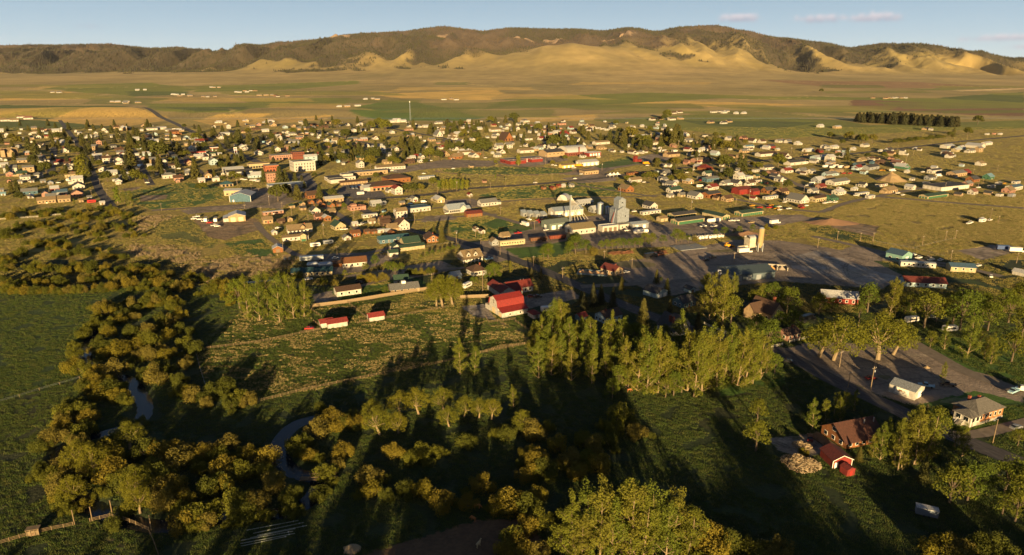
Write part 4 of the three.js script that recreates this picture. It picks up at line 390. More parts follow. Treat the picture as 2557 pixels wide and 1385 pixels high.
const CARS = [
[-129.4,515.6,"c","w",62],[-139.8,545.2,"c","b",62],[-120.1,532.3,"p","w",20],[-119.0,537.1,"c","d",62],[-140.4,538.7,"c","d",62],[-264.9,562.1,"p","w",60],
[-257.5,551.8,"c","w",70],[-263.2,553.5,"c","w",60],[-235.9,529.2,"p","w",62],[-250.3,545.2,"p","w",40],[-232.5,526.1,"c","w",62],[-97.0,511.2,"c","g",62],[-86.4,444.7,"p","k",62],
[-115.9,431.6,"c","w",62],[-84.8,382.1,"c","q",-60],[-88.7,378.7,"c","k",-60],[-149.7,668.6,"u","w",62],[-111.3,583.7,"c","l",20],[-151.5,684.3,"c","b",62],
[-244.0,538.7,"c","r",60],[-182.6,520.0,"c","w",62],[-120.1,385.1,"c","w",62],[-130.6,470.7,"u","g",62],[-137.8,463.3,"u","w",62],[-15.1,429.4,"p","l",60],[10.6,353.0,"c","q",80],
[14.3,353.0,"c","k",80],[-25.6,370.5,"u","w",30],[14.0,551.3,"p","w",-30],[9.9,529.2,"s","w",-30],[4.5,502.6,"p","r",70],[-82.2,627.7,"v","w",62],[-55.7,576.3,"c","w",62],
[23.5,541.9,"c","r",62],[26.3,513.1,"c","w",50],[-115.7,693.5,"c","w",62],[-99.0,643.0,"c","g",62],[-93.5,619.2,"c","b",62],[-112.1,587.4,"c","b",20],[22.3,548.5,"p","r",62],
[106.4,584.4,"c","w",60],[72.3,549.9,"c","k",60],[88.4,511.1,"c","w",62],[150.8,525.7,"p","w",62],[159.0,525.7,"p","w",62],[179.4,546.3,"p","w",62],[183.3,546.3,"p","w",62],
[126.2,427.0,"c","k",62],[132.4,433.9,"p","k",62],[123.9,397.4,"c","d",-60],[231.8,723.1,"u","w",62],[196.9,712.4,"u","w",80],[193.2,539.3,"p","t",62],[210.9,535.8,"s","w",62],
[157.5,446.1,"s","w",75],[235.0,596.7,"p","y",62],[229.9,601.0,"p","r",62],[237.3,605.3,"c","e",62],[91.5,433.9,"s","k",62],[99.0,440.1,"p","o",62],[221.5,601.0,"p","r",62],
[217.7,609.6,"p","y",62],[69.8,399.4,"c","w",60],[240.7,605.3,"c","w",62],[370.0,539.4,"p","w",62],[392.3,549.1,"c","w",62],[267.3,432.2,"p","w",60],[268.3,439.9,"c","w",60],
[272.5,427.2,"p","w",60],[278.5,427.2,"c","w",60],[342.7,447.9,"s","w",100],[338.1,453.4,"s","b",100],[294.7,414.0,"c","w",60],[286.9,390.7,"c","w",30],[273.4,432.2,"p","t",60],
[382.1,543.0,"u","w",60],[253.9,627.5,"c","w",60],[245.6,596.0,"p","w",60],[236.1,612.6,"c","y",60],[266.9,610.2,"c","w",60],[235.7,591.5,"c","w",60],[259.4,600.1,"c","r",60],
[-89.8,383.2,"c","k",80],[18.3,330.3,"u","w",75],[-97.0,305.0,"c","r",80],[117.2,267.0,"c","k",-65],[144.4,250.4,"c","q",80],[162.6,243.5,"p","l",-70],[171.9,244.9,"p","n",-70],
[193.5,238.6,"p","l",-120],[198.3,239.9,"v","w",-60],[196.9,314.9,"u","w",75],[208.1,302.6,"u","w",80],[189.5,313.5,"c","k",60],[209.9,320.7,"c","g",75],[175.0,211.1,"c","g",70],
[146.2,316.3,"s","k",60],[100.5,204.1,"c","q",20],[-774.5,1500.0,"c","w",60],[-541.3,1101.9,"c","w",60],[-642.8,1032.6,"c","w",-30],[-708.9,1059.3,"c","w",60],
[-777.8,1059.3,"c","k",60],[-546.9,971.3,"c","g",-30],[-619.6,1073.2,"c","r",60],[-413.7,849.4,"c","w",60],[-404.6,840.5,"c","k",60],[-398.3,840.5,"c","w",60],
[-420.0,849.4,"c","g",60],[-303.2,764.6,"c","w",60],[-298.4,760.9,"c","w",60],[-287.0,760.9,"c","w",60],[-282.3,757.3,"c","g",60],[-599.7,962.2,"p","r",60],
[-396.9,739.8,"c","w",60],[-458.0,1032.6,"c","w",60],[-460.1,1019.8,"c","w",60],[-461.1,986.7,"c","b",60],[-489.8,753.8,"u","w",60],[-493.9,739.8,"c","w",60],
[-390.1,625.7,"u","r",60],[-285.1,753.8,"c","w",60],[-280.5,750.2,"c","w",60],[-289.8,757.3,"c","w",60],[-430.9,1116.8,"c","w",60],[-141.4,827.6,"c","g",60],
[-145.8,830.4,"c","w",60],[-72.9,849.4,"c","w",60],[-160.5,927.1,"c","w",60],[-104.3,806.9,"c","w",60],[-183.1,831.9,"c","w",60],[-80.1,937.8,"c","k",60],
[-197.0,1019.8,"c","w",60],[-315.7,1215.4,"c","w",60],[-161.6,768.2,"c","b",60],[52.2,881.8,"c","w",60],[55.8,877.0,"c","w",60],[77.3,853.9,"p","w",60],[81.3,802.8,"c","w",60],
[174.7,891.5,"s","y",62],[173.2,877.0,"c","w",60],[198.6,844.9,"c","w",60],[215.5,831.9,"c","k",60],[148.3,739.8,"c","k",60],[144.5,743.2,"c","w",60],[149.0,1052.5,"c","w",60],
[267.4,1189.2,"c","w",60],[243.9,1029.1,"u","w",60],[279.3,1039.2,"c","w",60],[273.0,1032.6,"c","w",60],[103.3,971.3,"c","w",60],[85.4,870.4,"s","y",70],[-81.5,943.2,"c","w",60],
[-37.1,954.3,"c","w",60],[71.0,768.2,"c","w",62],[25.3,739.8,"c","w",62],[208.9,815.0,"c","w",60],[221.6,837.1,"c","w",60],[274.3,1066.0,"c","w",60],[263.5,1060.1,"c","w",60],
[275.9,1020.8,"u","w",60],[228.1,1031.7,"u","w",60],[269.6,1198.0,"v","w",60],[263.7,741.5,"c","w",60],[272.1,738.6,"c","e",60],[275.8,735.7,"c","r",60],[314.1,721.5,"p","w",60],
[322.3,729.9,"u","w",60],[298.1,747.4,"u","w",60],[209.9,756.4,"c","r",60],[205.2,753.4,"c","k",60],[241.6,856.0,"c","k",60],[392.7,1090.1,"c","w",60],[300.7,826.1,"p","w",60],
[384.3,896.4,"u","w",60],[332.0,692.0,"p","w",60],[339.8,705.1,"p","w",60],[394.3,859.9,"s","w",60],[409.2,863.8,"s","w",60],[400.2,856.0,"u","w",60],[353.4,1010.0,"c","w",60],
[293.4,896.4,"c","g",60],[338.7,697.3,"p","w",60],[384.4,674.5,"p","w",60],[384.3,664.8,"c","w",60],[492.7,819.1,"p","w",60],[491.1,785.0,"s","w",62],[508.1,778.5,"c","w",60],
[460.1,826.2,"s","w",60],[450.2,833.5,"p","y",60],[400.3,808.6,"p","r",60],[393.1,808.6,"p","r",60],[490.9,732.9,"c","w",60],[486.7,707.9,"p","w",60],[533.1,735.8,"c","y",60],
[349.7,727.2,"c","w",60],[411.9,856.1,"s","w",62],[417.7,852.3,"s","t",62],[455.5,833.5,"p","y",60],[366.9,536.2,"p","w",60],[295.5,626.5,"p","w",60],[300.4,626.5,"p","w",60],
[289.2,622.3,"p","w",60],[337.1,662.5,"p","w",60],[-172.4,713.3,"c","d",148],[-169.3,703.2,"c","d",-32],[-168.3,713.3,"c","b",-32],[-165.2,703.2,"c","g",-32],
[-164.3,713.3,"c","b",-32],[-161.2,703.2,"c","g",148],[-163.3,723.7,"c","b",-32],[-160.2,713.3,"c","q",-32],[-159.2,723.7,"p","w",-32],[-155.0,723.7,"c","q",-32],
[-156.0,734.3,"c","w",148],[-151.8,734.3,"c","w",-32],[-216.7,1038.1,"u","k",-32],[-311.7,823.4,"p","w",58],[-472.4,871.1,"u","b",58],[-97.0,1232.9,"c","g",-32],
[-528.3,885.9,"u","k",-32],[-558.2,843.5,"c","w",-32],[145.6,1158.4,"c","d",58],[-473.5,932.1,"u","w",-32],[-148.8,1176.3,"u","w",-32],[-308.3,1177.2,"p","l",-32],
[-353.4,1329.8,"c","w",-32],[-304.5,1026.6,"p","w",-32],[-548.1,1007.7,"p","g",58],[101.2,1168.6,"p","w",-32],[-348.2,1088.8,"c","w",-32],[-414.9,1159.2,"u","l",58],
[-373.3,1155.8,"c","w",58],[-217.5,910.8,"c","q",58],[-307.5,801.0,"p","w",58],[-384.3,908.6,"p","k",-32],[-284.0,1307.8,"u","b",-32],[-549.6,1275.8,"c","l",-32],
[-691.1,1317.9,"c","g",58],[-883.0,1285.9,"c","b",-32],[-444.9,1253.0,"p","w",-32],[-650.4,980.4,"c","w",-32],[-341.2,853.2,"c","q",-32],[94.0,1111.3,"c","l",58],
[-461.5,840.6,"u","d",-32],[-442.4,1013.7,"u","q",-32],[-131.8,998.1,"p","l",58],[-512.9,933.6,"p","b",-32],[-411.1,1026.1,"u","q",-32],[-262.6,998.7,"u","k",-32],
[-110.0,924.6,"p","w",58],[-617.7,1024.2,"p","w",-32],[-665.7,1228.6,"c","q",58],[-335.4,1058.1,"c","b",58],[-325.9,1334.6,"u","l",-32],[13.5,1101.1,"c","w",-32],
];
const GROUND_PATCHES = [
["lush",[-284.0,358.7,-232.9,358.7,-210.0,365.8,-208.2,323.6,-199.1,291.8,-175.2,249.7,-192.2,230.8]],
["olive",[-191.1,229.2,-176.8,249.7,-152.3,203.5,-133.6,172.0,-132.1,147.1,-191.1,229.2]],
["tuft",[-140.8,280.2,-117.0,289.4,-91.8,304.9,-63.5,317.9,-31.1,335.6,-12.9,323.6,11.3,289.4,-29.6,266.8,-96.0,230.8,-120.1,243.2]],
["tuft",[-104.5,335.6,-87.8,343.9,-45.6,365.8,-26.9,335.6,-63.5,317.9,-91.8,304.9]],["tuft",[-141.6,287.1,-151.2,384.8,-122.8,384.8,-100.9,323.6,-91.8,304.9,-117.0,289.4]],
["straw",[-37.0,332.6,-16.6,338.8,9.5,291.8,-5.3,294.3,-19.6,317.9]],["pale",[-27.1,338.8,-13.6,343.2,-7.7,317.9,-19.9,323.6]],
["gravel",[-11.5,347.2,4.7,355.2,34.5,368.0,37.4,351.8,13.0,338.8,6.5,332.6,-11.2,335.6]],["gravel",[-110.8,358.7,-101.4,365.8,-93.5,351.8,-103.9,342.0]],
["lawn",[-100.9,363.7,-64.8,392.9,-51.8,384.8,-45.3,369.5,-82.2,349.8,-92.7,348.5]],
["reed",[-270.6,471.1,-224.5,457.6,-206.2,428.8,-160.7,384.8,-173.4,392.9,-226.9,433.7,-256.0,443.8]],["reed",[-315.0,570.5,-287.9,567.2,-287.7,533.3,-288.9,508.3]],
["reed",[-197.4,414.7,-183.9,438.7,-147.6,433.7,-141.6,414.7,-163.8,392.9,-179.6,384.8]],["field",[-290.8,536.2,-281.5,575.5,-214.1,482.9,-208.8,459.8,-258.3,486.6]],
["dirt",[-267.3,559.1,-213.7,559.1,-194.1,521.9,-209.7,482.9,-225.6,492.8]],["lawn",[-207.3,476.9,-182.7,489.0,-157.2,438.7,-181.2,438.7]],
["gravel",[-275.5,708.1,-218.4,713.1,-206.3,598.1,-243.2,611.0]],["gravel",[-293.0,592.7,-220.1,640.4,-197.2,640.4,-212.3,616.6,-278.1,575.5]],
["lawn",[-396.2,684.1,-356.1,747.3,-302.7,713.1,-279.4,650.8,-290.5,611.0,-320.4,598.1,-355.4,630.3]],["dirt",[-366.5,666.0,-341.0,670.4,-331.5,646.6,-350.0,634.3]],
["dirt",[-408.8,703.2,-391.6,718.2,-386.6,688.8]],["asphalt",[-184.3,747.3,-145.5,728.5,-123.0,661.6,-142.1,640.4,-176.4,679.5]],
["asphalt",[-273.6,790.9,-245.5,822.7,-200.2,708.1,-210.0,684.1,-250.4,733.8]],["gravel",[-164.7,829.4,-92.8,943.4,-15.4,926.5,-24.8,875.4,-99.7,857.1,-133.4,816.2]],
["gravel",[-25.9,914.2,72.6,1027.4,77.2,934.8,10.8,857.1]],["gravel",[52.8,806.5,155.0,943.4,222.1,1027.4,229.6,956.4,131.3,857.1,98.3,790.9]],
["lawn",[104.5,886.7,159.2,969.9,182.4,914.2,111.2,857.1]],["gravel",[55.5,775.8,121.4,822.7,117.2,761.3,74.7,739.2]],
["lawn",[-34.9,666.0,21.9,720.7,71.1,747.3,117.8,708.1,99.5,640.4,8.2,640.4]],["dry",[-48.9,640.4,87.4,666.0,139.6,650.8,105.5,630.3,-28.6,611.0]],
["gravel",[-67.9,640.4,-38.0,650.8,-17.6,611.0,-56.8,601.7]],["gravel",[-74.1,567.2,-51.1,575.5,-46.0,554.4,-74.5,543.7]],
["gravel",[3.7,543.7,47.4,559.1,98.2,584.0,119.6,536.2,230.9,575.5,258.3,559.1,195.0,521.9,155.9,495.3,118.9,465.4,56.0,457.6,5.7,433.7,-10.0,424.0,-42.4,471.1,-17.1,482.9]],
["lawn",[-51.7,543.7,-9.5,559.1,16.2,521.9,-22.9,482.9,-44.4,495.3]],["lawn",[-5.2,459.8,17.3,465.4,41.3,482.9,40.5,438.7,5.7,433.7]],
["gravel",[56.7,419.3,96.5,438.7,161.7,485.3,196.0,482.9,223.6,459.8,240.8,438.7,238.1,392.9,209.6,368.0,158.4,383.3,120.1,373.2,84.0,355.2,66.7,384.8]],
["pale",[180.1,433.7,214.3,457.6,224.3,401.4,234.5,392.9,206.9,371.7,192.7,391.3,176.1,410.1]],["lush",[229.6,521.9,264.4,536.2,269.0,482.9,239.8,482.9]],
["lush",[235.4,438.7,270.7,392.9,278.8,369.5,210.3,369.5,236.9,392.9]],["sage",[262.4,601.7,400.7,661.6,521.1,688.8,341.5,438.7,298.2,482.9,270.8,536.2]],
["gravel",[121.1,543.7,164.5,559.1,248.1,575.5,251.6,559.1,177.1,515.0,129.0,508.3]],["dirt",[261.6,559.1,292.8,529.0,269.4,495.3,251.5,521.9]],
["gravel",[120.4,282.4,142.4,291.8,187.3,283.3,199.4,240.8,190.6,228.6,150.8,228.6,145.4,232.4,125.8,257.2]],
["lawn",[151.2,229.2,179.6,240.8,192.2,230.8,177.3,210.1,151.1,207.4,148.3,214.3]],["lawn",[197.0,296.7,236.0,291.8,205.8,249.7,189.8,259.2,184.0,287.1]],
["olive",[63.7,232.4,102.7,257.2,110.6,232.4,80.3,200.9,65.1,214.3]],["corral",[-42.7,144.9,-10.9,160.9,5.8,162.7,9.3,144.9]],
["gravel",[86.4,204.8,106.4,208.8,102.8,196.0,93.4,193.6,87.8,196.0]],["gravel",[208.7,438.7,241.8,468.8,267.1,428.8,281.6,410.1,261.7,419.3]],
["gravel",[306.6,454.3,342.8,471.1,344.2,449.0,306.4,428.8]],["gravel",[-140.0,443.8,-103.3,449.0,-74.4,438.7,-93.2,401.4,-120.3,392.9]],
["gravel",[-103.4,392.9,-46.7,428.8,-32.3,410.1,-66.0,384.8]],["lawn",[79.5,257.2,115.5,269.3,108.3,246.1,79.8,235.7]],
];
const ROADS = [
["asphalt",12,[-1165.3,2175.0,-829.0,1682.3,-634.4,1377.6,-501.1,1171.2,-396.1,1002.6,-300.5,857.1,-237.5,755.7,-192.5,679.5,-159.2,640.4]],
["asphalt",10,[-192.5,679.5,-165.0,648.7,-127.3,652.9,-86.8,670.4,-41.2,708.1,22.3,733.8,101.5,778.8,166.2,829.4,305.3,914.2,518.5,1022.3,769.3,1184.4,1005.4,1317.6]],
["asphalt",8.5,[-159.2,640.4,-114.8,567.2,-84.3,521.9,-43.7,486.6,-10.5,446.9,15.5,411.9,39.5,373.2,59.7,340.7,76.0,317.9,94.7,299.2,116.8,282.4,129.3,250.4,140.8,226.7,148.6,210.1,162.5,188.9]],
["asphalt",8,[-1089.7,1682.3,-784.4,1240.2,-578.8,934.8,-410.9,677.2,-356.3,601.7]],["asphalt",8,[-595.3,1080.6,-474.7,875.4,-387.1,728.5]],
["asphalt",8,[-591.7,1204.8,-441.3,934.8,-340.0,761.3]],["gravel",7,[-317.7,592.7,-290.0,601.7,-237.1,624.4,-213.7,644.5,-191.3,674.9]],
["gravel",5,[-208.2,543.7,-189.4,508.3,-164.3,468.8,-138.5,438.7,-111.8,438.7,-88.5,457.6,-75.5,482.9]],["gravel",4,[-92.9,368.0,-81.6,380.1,-67.0,391.3,-46.7,404.0,-29.9,411.9]],
["gravel",5,[-104.7,548.2,-72.6,554.4,-40.2,567.2,-13.2,575.5]],["gravel",6,[-38.9,601.7,-16.5,570.5,7.0,539.2]],
["gravel",4,[-71.2,601.7,-29.2,624.4,27.4,646.6,85.8,652.9,126.1,661.6,192.2,688.8]],["gravel",6,[224.6,495.3,241.8,468.8,259.5,438.7,281.0,417.4,294.9,392.9]],
["gravel",6,[39.5,373.2,55.9,375.5,84.8,380.9,115.1,388.9,151.6,411.9,182.0,438.7]],["gravel",7,[183.0,291.8,185.1,273.6,187.5,257.2,194.1,246.1,199.9,232.4]],
["gravel",5,[148.4,207.4,158.0,207.4,170.4,211.5,185.7,217.1]],["gravel",6,[-115.9,508.3,-140.1,559.1,-176.7,620.5,-189.6,640.4]],
["gravel",6,[192.2,688.8,217.4,640.4,240.8,601.7,269.0,584.0]],["gravel",6,[269.0,584.0,315.3,630.3,427.4,708.1,494.0,747.3]],
["gravel",8,[288.9,790.9,332.6,684.1,388.6,640.4,458.5,601.7]],["gravel",6,[305.3,914.2,312.2,790.9,306.1,708.1,312.5,640.4]],["gravel",5,[69.4,728.5,114.0,684.1,140.9,657.2]],
["asphalt",8,[-711.2,793.9,-965.6,1201.0]],["asphalt",8,[-543.8,804.1,-835.3,1270.5]],["asphalt",8,[-418.8,882.1,-705.0,1340.0]],["asphalt",8,[-293.8,960.1,-574.7,1409.5]],
["asphalt",8,[-168.8,1038.1,-444.4,1479.1]],["asphalt",8,[-43.8,1116.1,-314.1,1548.6]],["asphalt",8,[-655.7,765.2,-45.1,1146.8]],["asphalt",8,[-707.7,849.2,-97.1,1230.8]],
["asphalt",8,[-759.7,933.2,-149.1,1314.8]],["asphalt",8,[-811.7,1017.2,-201.1,1398.8]],["asphalt",8,[-863.7,1101.2,-253.1,1482.8]],
];
const FIELDS = [
["green",[-2611,4165,-2242,4415,-1553,3520,-1577,3200,-1664,3025,-2134,3395]],["deep",[-1865,3395,-1518,3395,-1388,3060,-1577,2925]],
["deep",[-1717,2355,-1234,2280,-1058,1709,-1274,1737]],["deep",[-1235,1682,-1070,1682,-890,1583,-819,1453,-1029,1396]],
["green",[-1255,2450,-892,2450,-691,2335,-780,2140,-730,1880,-858,1855,-962,1915]],["deep",[-1073,2190,-825,2265,-745,1920,-859,1880]],
["green",[-1738,3945,-975,4620,-892,4165,-1140,3475,-1464,3315]],["lush",[-475,2035,-468,2580,-332,2550,-50,1795,-114,1669,-267,1669,-347,1737]],
["green",[-55,2500,204,2960,665,3240,1045,2960,1940,2660,1707,2335,1244,2660,823,2775,295,2335,27,2205]],["tan",[26,2145,625,2605,1036,2355,531,2205]],
["green",[195,1682,516,1910,793,1682,770,1360,441,1226,284,1537]],["brown",[1289,2660,1721,2355,1333,1815,1214,1890,1103,2270]],["pale",[2145,3435,2718,3745,2589,3565,2134,3355]],
["deep",[1660,2775,2410,3315,1807,2475]],["red",[1622,4620,2586,4480,2625,3795,1678,3605]],["tan",[-771,1682,-444,1855,-462,1682,-601,1453]],
["tan",[-29,1755,242,1910,195,1682,20,1619]],["green",[-1082,2805,-652,2805,-562,2355,-858,2355]],["deep",[407,1682,717,1619,562,1453,417,1537]],
["tan",[-2197,3025,-2153,3395,-1561,2805,-1896,2605]],["tan",[-665,3095,-57,3520,-58,2660,-440,2775]],["tan",[-1138,1682,-1178,2175,-829,1682,-830,1473]],
["green",[711,1504,1237,1682,1072,1453,723,1360]],["tan",[-776,1835,-616,1860,-617,1682,-763,1709]],
];
const FENCES = [
["rail",[-135.0,151.1,-133.2,152.3,-131.3,153.5,-129.2,154.9]],["rail",[-127.6,155.7,-125.0,157.0,-122.3,157.9,-120.3,158.8]],
["rail",[-116.6,160.4,-114.5,161.5,-112.3,162.6,-107.7,161.2,-103.3,159.2,-98.4,156.6]],["rail",[-97.5,155.3,-94.6,151.7,-91.0,146.8]],
["wire",[-192.1,230.7,-187.8,235.3,-183.7,240.7,-179.1,245.8,-174.5,251.2]],["rail",[-140.8,280.2,-116.8,288.9,-91.8,304.9]],["wire",[-140.8,280.2,-130.3,261.1,-120.1,243.2]],
["rail",[-96.0,230.8,-80.9,240.8,-64.1,249.7,-46.3,259.2,-29.6,266.8,-13.8,277.0,11.3,289.4]],["board",[-105.0,337.5,-87.9,344.5,-68.1,355.9,-45.8,368.0]],
["board",[-28.1,351.8,-12.4,353.9]],["plank",[-105.6,335.4,-95.8,322.3]],["plank",[-88.0,344.4,-80.2,332.8,-72.6,320.4]],
["plank",[-63.7,319.9,-57.1,323.5,-46.9,330.0,-33.4,337.4]],["plank",[-75.7,313.3,-71.3,316.4]],["plank",[-98.2,316.1,-92.9,309.3,-91.9,305.4,-100.2,300.7]],
["white",[-423.9,553.5,-411.4,557.9,-399.5,563.6,-383.8,575.1]],["rail",[-13.3,322.3,-11.4,314.5,-7.1,316.1,1.6,319.1]],["plank",[1.6,316.1,7.8,304.3]],
["rail",[-14.0,276.7,-6.4,282.9,7.5,288.0]],["white",[94.1,312.7,98.8,303.3,105.6,294.3,112.0,288.2]],["white",[116.3,283.2,122.5,286.2]],["white",[126.8,289.2,137.8,294.8]],
["wire",[260.8,479.6,270.7,467.6,281.5,453.4,287.3,437.3]],["wire",[279.0,459.0,304.3,475.0,325.2,487.3]],["wire",[-59.4,463.3,-48.1,472.0,-38.3,474.5]],
];
const CREEK = [-127.6,401.4,-140.7,388.9,-166.4,382.5,-188.3,380.9,-195.2,358.7,-200.9,337.5,-198.6,307.0,-188.9,277.9,-171.0,259.2,-155.2,251.5,-142.7,237.4,-136.6,228.6,-133.2,217.1,-139.9,210.1,-147.7,204.8,-149.2,199.7,-135.7,180.1,-126.5,172.0,-116.0,166.0,-105.7,161.6,-95.8,159.5,-84.9,162.3,-72.1,164.1,-62.7,166.7,-58.8,173.0,-59.2,181.2,-68.9,186.6,-78.2,200.9,-78.2,210.1,-75.4,217.1,-62.5,223.0];
const RIDGE = [-0.9397,0.0107,-0.8243,0.02398,-0.7113,0.03085,-0.639,0.03085,-0.5609,0.0319,-0.5005,0.02663,-0.4614,0.02768,-0.4234,0.01975,-0.401,0.02081,-0.3719,0.03085,-0.3442,0.03032,-0.3216,0.03348,-0.2768,0.03716,-0.2097,0.04501,-0.1541,0.04866,-0.093,0.0549,-0.0434,0.04918,0.0064,0.05282,0.0782,0.05178,0.1225,0.0497,0.161,0.05334,0.2,0.04918,0.2328,0.05438,0.2768,0.05698,0.316,0.05022,0.3726,0.03978,0.4287,0.03453,0.4686,0.02768,0.5123,0.03295,0.5459,0.0319,0.585,0.03085,0.6253,0.02398,0.654,0.01975,0.7157,0.0107,0.8532,0.00536,0.9661,0.00268];
const PLACE = {"stoneChurch":[-714.7,979.3],
"whiteBlock":[-256.9,839.9],
"tanBlock":[-265.6,752.2],
"brickRow":[-318.7,947.8],
"brownBlock":[-297.1,953.2],
"creamRow":[-320.1,864.6],
"orangeBlock":[-293.6,833.9],
"flatWhite":[-236.6,713.8],
"hospital":[-193.0,764.2],
"tanLong":[-170.5,806.3],
"tanRoofLong":[-151.7,851.2],
"grocery":[-134.7,707.5],
"groceryRear":[-128.5,754.4],
"motelRow":[-172.1,737.6],
"lodge":[-192.1,655.9],
"school":[12.0,922.4],
"schoolGym":[56.6,985.3],
"dome":[87.1,1000.7],
"domeAnnex":[114.8,983.6],
"busBarn":[97.6,889.0],
"yellowShed":[69.4,866.2],
"aframe":[-11.0,1203.2],
"redTower":[165.2,919.7],
"pavTent":[117.5,787.4],
"whiteChurch":[-267.1,1617.4],
"steepChurch":[-136.0,1275.5],
"storeGas":[-457.2,1002.6],
"gasCanopy":[-448.8,1045.2],
"gasSign":[-401.5,1001.1],
"hallWhite":[-741.4,1129.9],
"storageWhite":[-97.2,772.8],
"blueShop":[-255.8,642.8],
"whiteShop":[-275.4,671.0],
"pavilion":[-303.3,721.7],
"tanShop":[-227.4,554.2],
"trailerBox1":[-232.1,546.2],
"trailerBox2":[-238.5,546.9],
"dormerHouse":[-163.0,510.8],
"whiteLong":[-158.6,485.4],
"pueblo":[-138.4,596.5],
"brownHouse2":[-85.7,518.6],
"tankA":[-125.0,410.9],
"tankB":[-116.9,410.9],
"silverTrailer":[-130.1,426.8],
"tealHouse":[-121.3,397.2],
"rustRoof":[-100.5,417.8],
"barnSmall":[-160.6,452.7],
"shedGrey":[-147.5,431.0],
"whiteBrown":[-91.5,360.5],
"greenShed":[-79.6,440.6],
"greenCottage":[-64.8,379.9],
"greyLow":[-61.1,365.8],
"hipHouse":[-21.8,399.0],
"bigWhite":[-27.4,430.8],
"redRoof":[3.1,365.7],
"greenRoof":[-71.8,466.1],
"logHouse":[-58.6,482.5],
"tealRoof":[-86.0,480.3],
"greyHouse":[-49.9,588.1],
"brownBarn":[-32.9,568.9],
"hoppers":[19.2,562.6],
"quonset":[49.4,644.5],
"warehouse":[46.0,574.9],
"shop":[34.5,526.4],
"legs":[53.5,535.4],
"cleaner":[52.2,509.2],
"silo1":[76.9,577.6],
"silo2":[79.9,578.4],
"elevator":[85.1,532.0],
"elevAnnex1":[74.3,515.5],
"elevAnnex2":[86.6,522.4],
"elevAnnex3":[99.0,525.7],
"lpg1":[97.5,503.2],
"lpg2":[163.7,542.3],
"storeA":[143.1,544.8],
"storeA2":[123.3,549.6],
"storeA3":[143.7,567.0],
"storeB":[171.7,564.5],
"storeC":[203.2,575.8],
"redBarnA":[229.5,678.2],
"redBarnB":[240.2,673.5],
"silo":[169.6,452.3],
"batch":[165.3,457.8],
"loader":[151.7,462.5],
"mixer":[158.0,453.5],
"bales":[143.7,486.1],
"yardHouse":[61.1,400.1],
"blueWork":[141.2,395.1],
"bus":[130.8,395.5],
"bunkers":[159.6,410.5],
"sandPit":[49.5,399.5],
"blueGarage":[79.2,358.0],
"railcar":[-0.1,466.6],
"freight1":[19.1,479.1],
"freight2":[33.3,485.5],
"station":[-12.8,470.8],
"tealShop":[253.7,431.7],
"longTrailer":[256.2,414.7],
"yellowHouse":[278.1,405.8],
"maroon":[237.2,375.7],
"redGable":[175.5,347.4],
"barn":[-2.9,332.9],
"shedL":[-85.4,310.8],
"shedS":[-68.0,319.5],
"tudor":[76.7,303.5],
"stoneHouse":[128.3,324.0],
"cottage":[128.5,296.1],
"garage":[152.2,238.9],
"brick":[167.6,220.7],
"lodgeRed":[115.0,205.5],
"redShed":[103.1,190.8],
"redBox":[103.7,184.1],
"pod":[116.1,163.3],
"logs1":[92.1,187.9],
"logs2":[96.6,199.2],
"mast":[-244.8,1682.3],
"cone":[424.0,761.5],
"greenStore":[409.6,656.8],
"flatDark":[452.9,708.3],
"hut":[-128.5,155.1],
"bridge":[-59.1,181.2],
"hutch":[-7.1,338.8],
"gatePosts":[-0.6,316.1],
"mound1":[259.0,541.8],
"mound2":[177.4,500.3],
"lumber1":[74.2,446.4],
"lumber2":[99.1,446.4],
"rockpile":[-41.7,149.3],
"pipes":[-64.1,155.3],
"whitefield":[584.3,1405.0],
"sculpt":[-277.5,701.4],
"horse1":[45.4,239.6],
"horse2":[-9.9,166.6],
"horse3":[-10.7,160.9],
"horse4":[-8.8,150.2],
"slab":[123.6,463.1],
"lampT5":[161.0,202.1],
"rock8":[173.9,262.3]};

// ---------------------------------------------------------------- helpers
const used = {};
const numbered = (n) => { const k = used[n] = (used[n] ?? -1) + 1; return k ? n + '_' + String(k).padStart(3, '0') : n; };
function tag(o, label, category, group, kind) { if (label) o.userData.label = label; if (category) o.userData.category = category; if (group) o.userData.group = group; if (kind) o.userData.kind = kind; return o; }
function thing(name, x, d, turn, label, category, group, y = 0) { const o = new THREE.Group(); o.name = numbered(name); o.position.set(x, y, -d); o.rotation.y = turn; scene.add(o); return tag(o, label, category, group); }
function part(name, geo, m, parent, x = 0, y = 0, z = 0, turn = 0) { const o = new THREE.Mesh(geo, m); o.name = name; o.position.set(x, y, z); o.rotation.y = turn; o.castShadow = o.receiveShadow = true; parent.add(o); return o; }
function top(name, geo, m, kind, label, category, group) { const o = new THREE.Mesh(geo, m); o.name = numbered(name); o.castShadow = o.receiveShadow = true; scene.add(o); return tag(o, label, category, group, kind); }
const RAD = Math.PI / 180, headingTurn = (h) => (90 - h) * RAD;

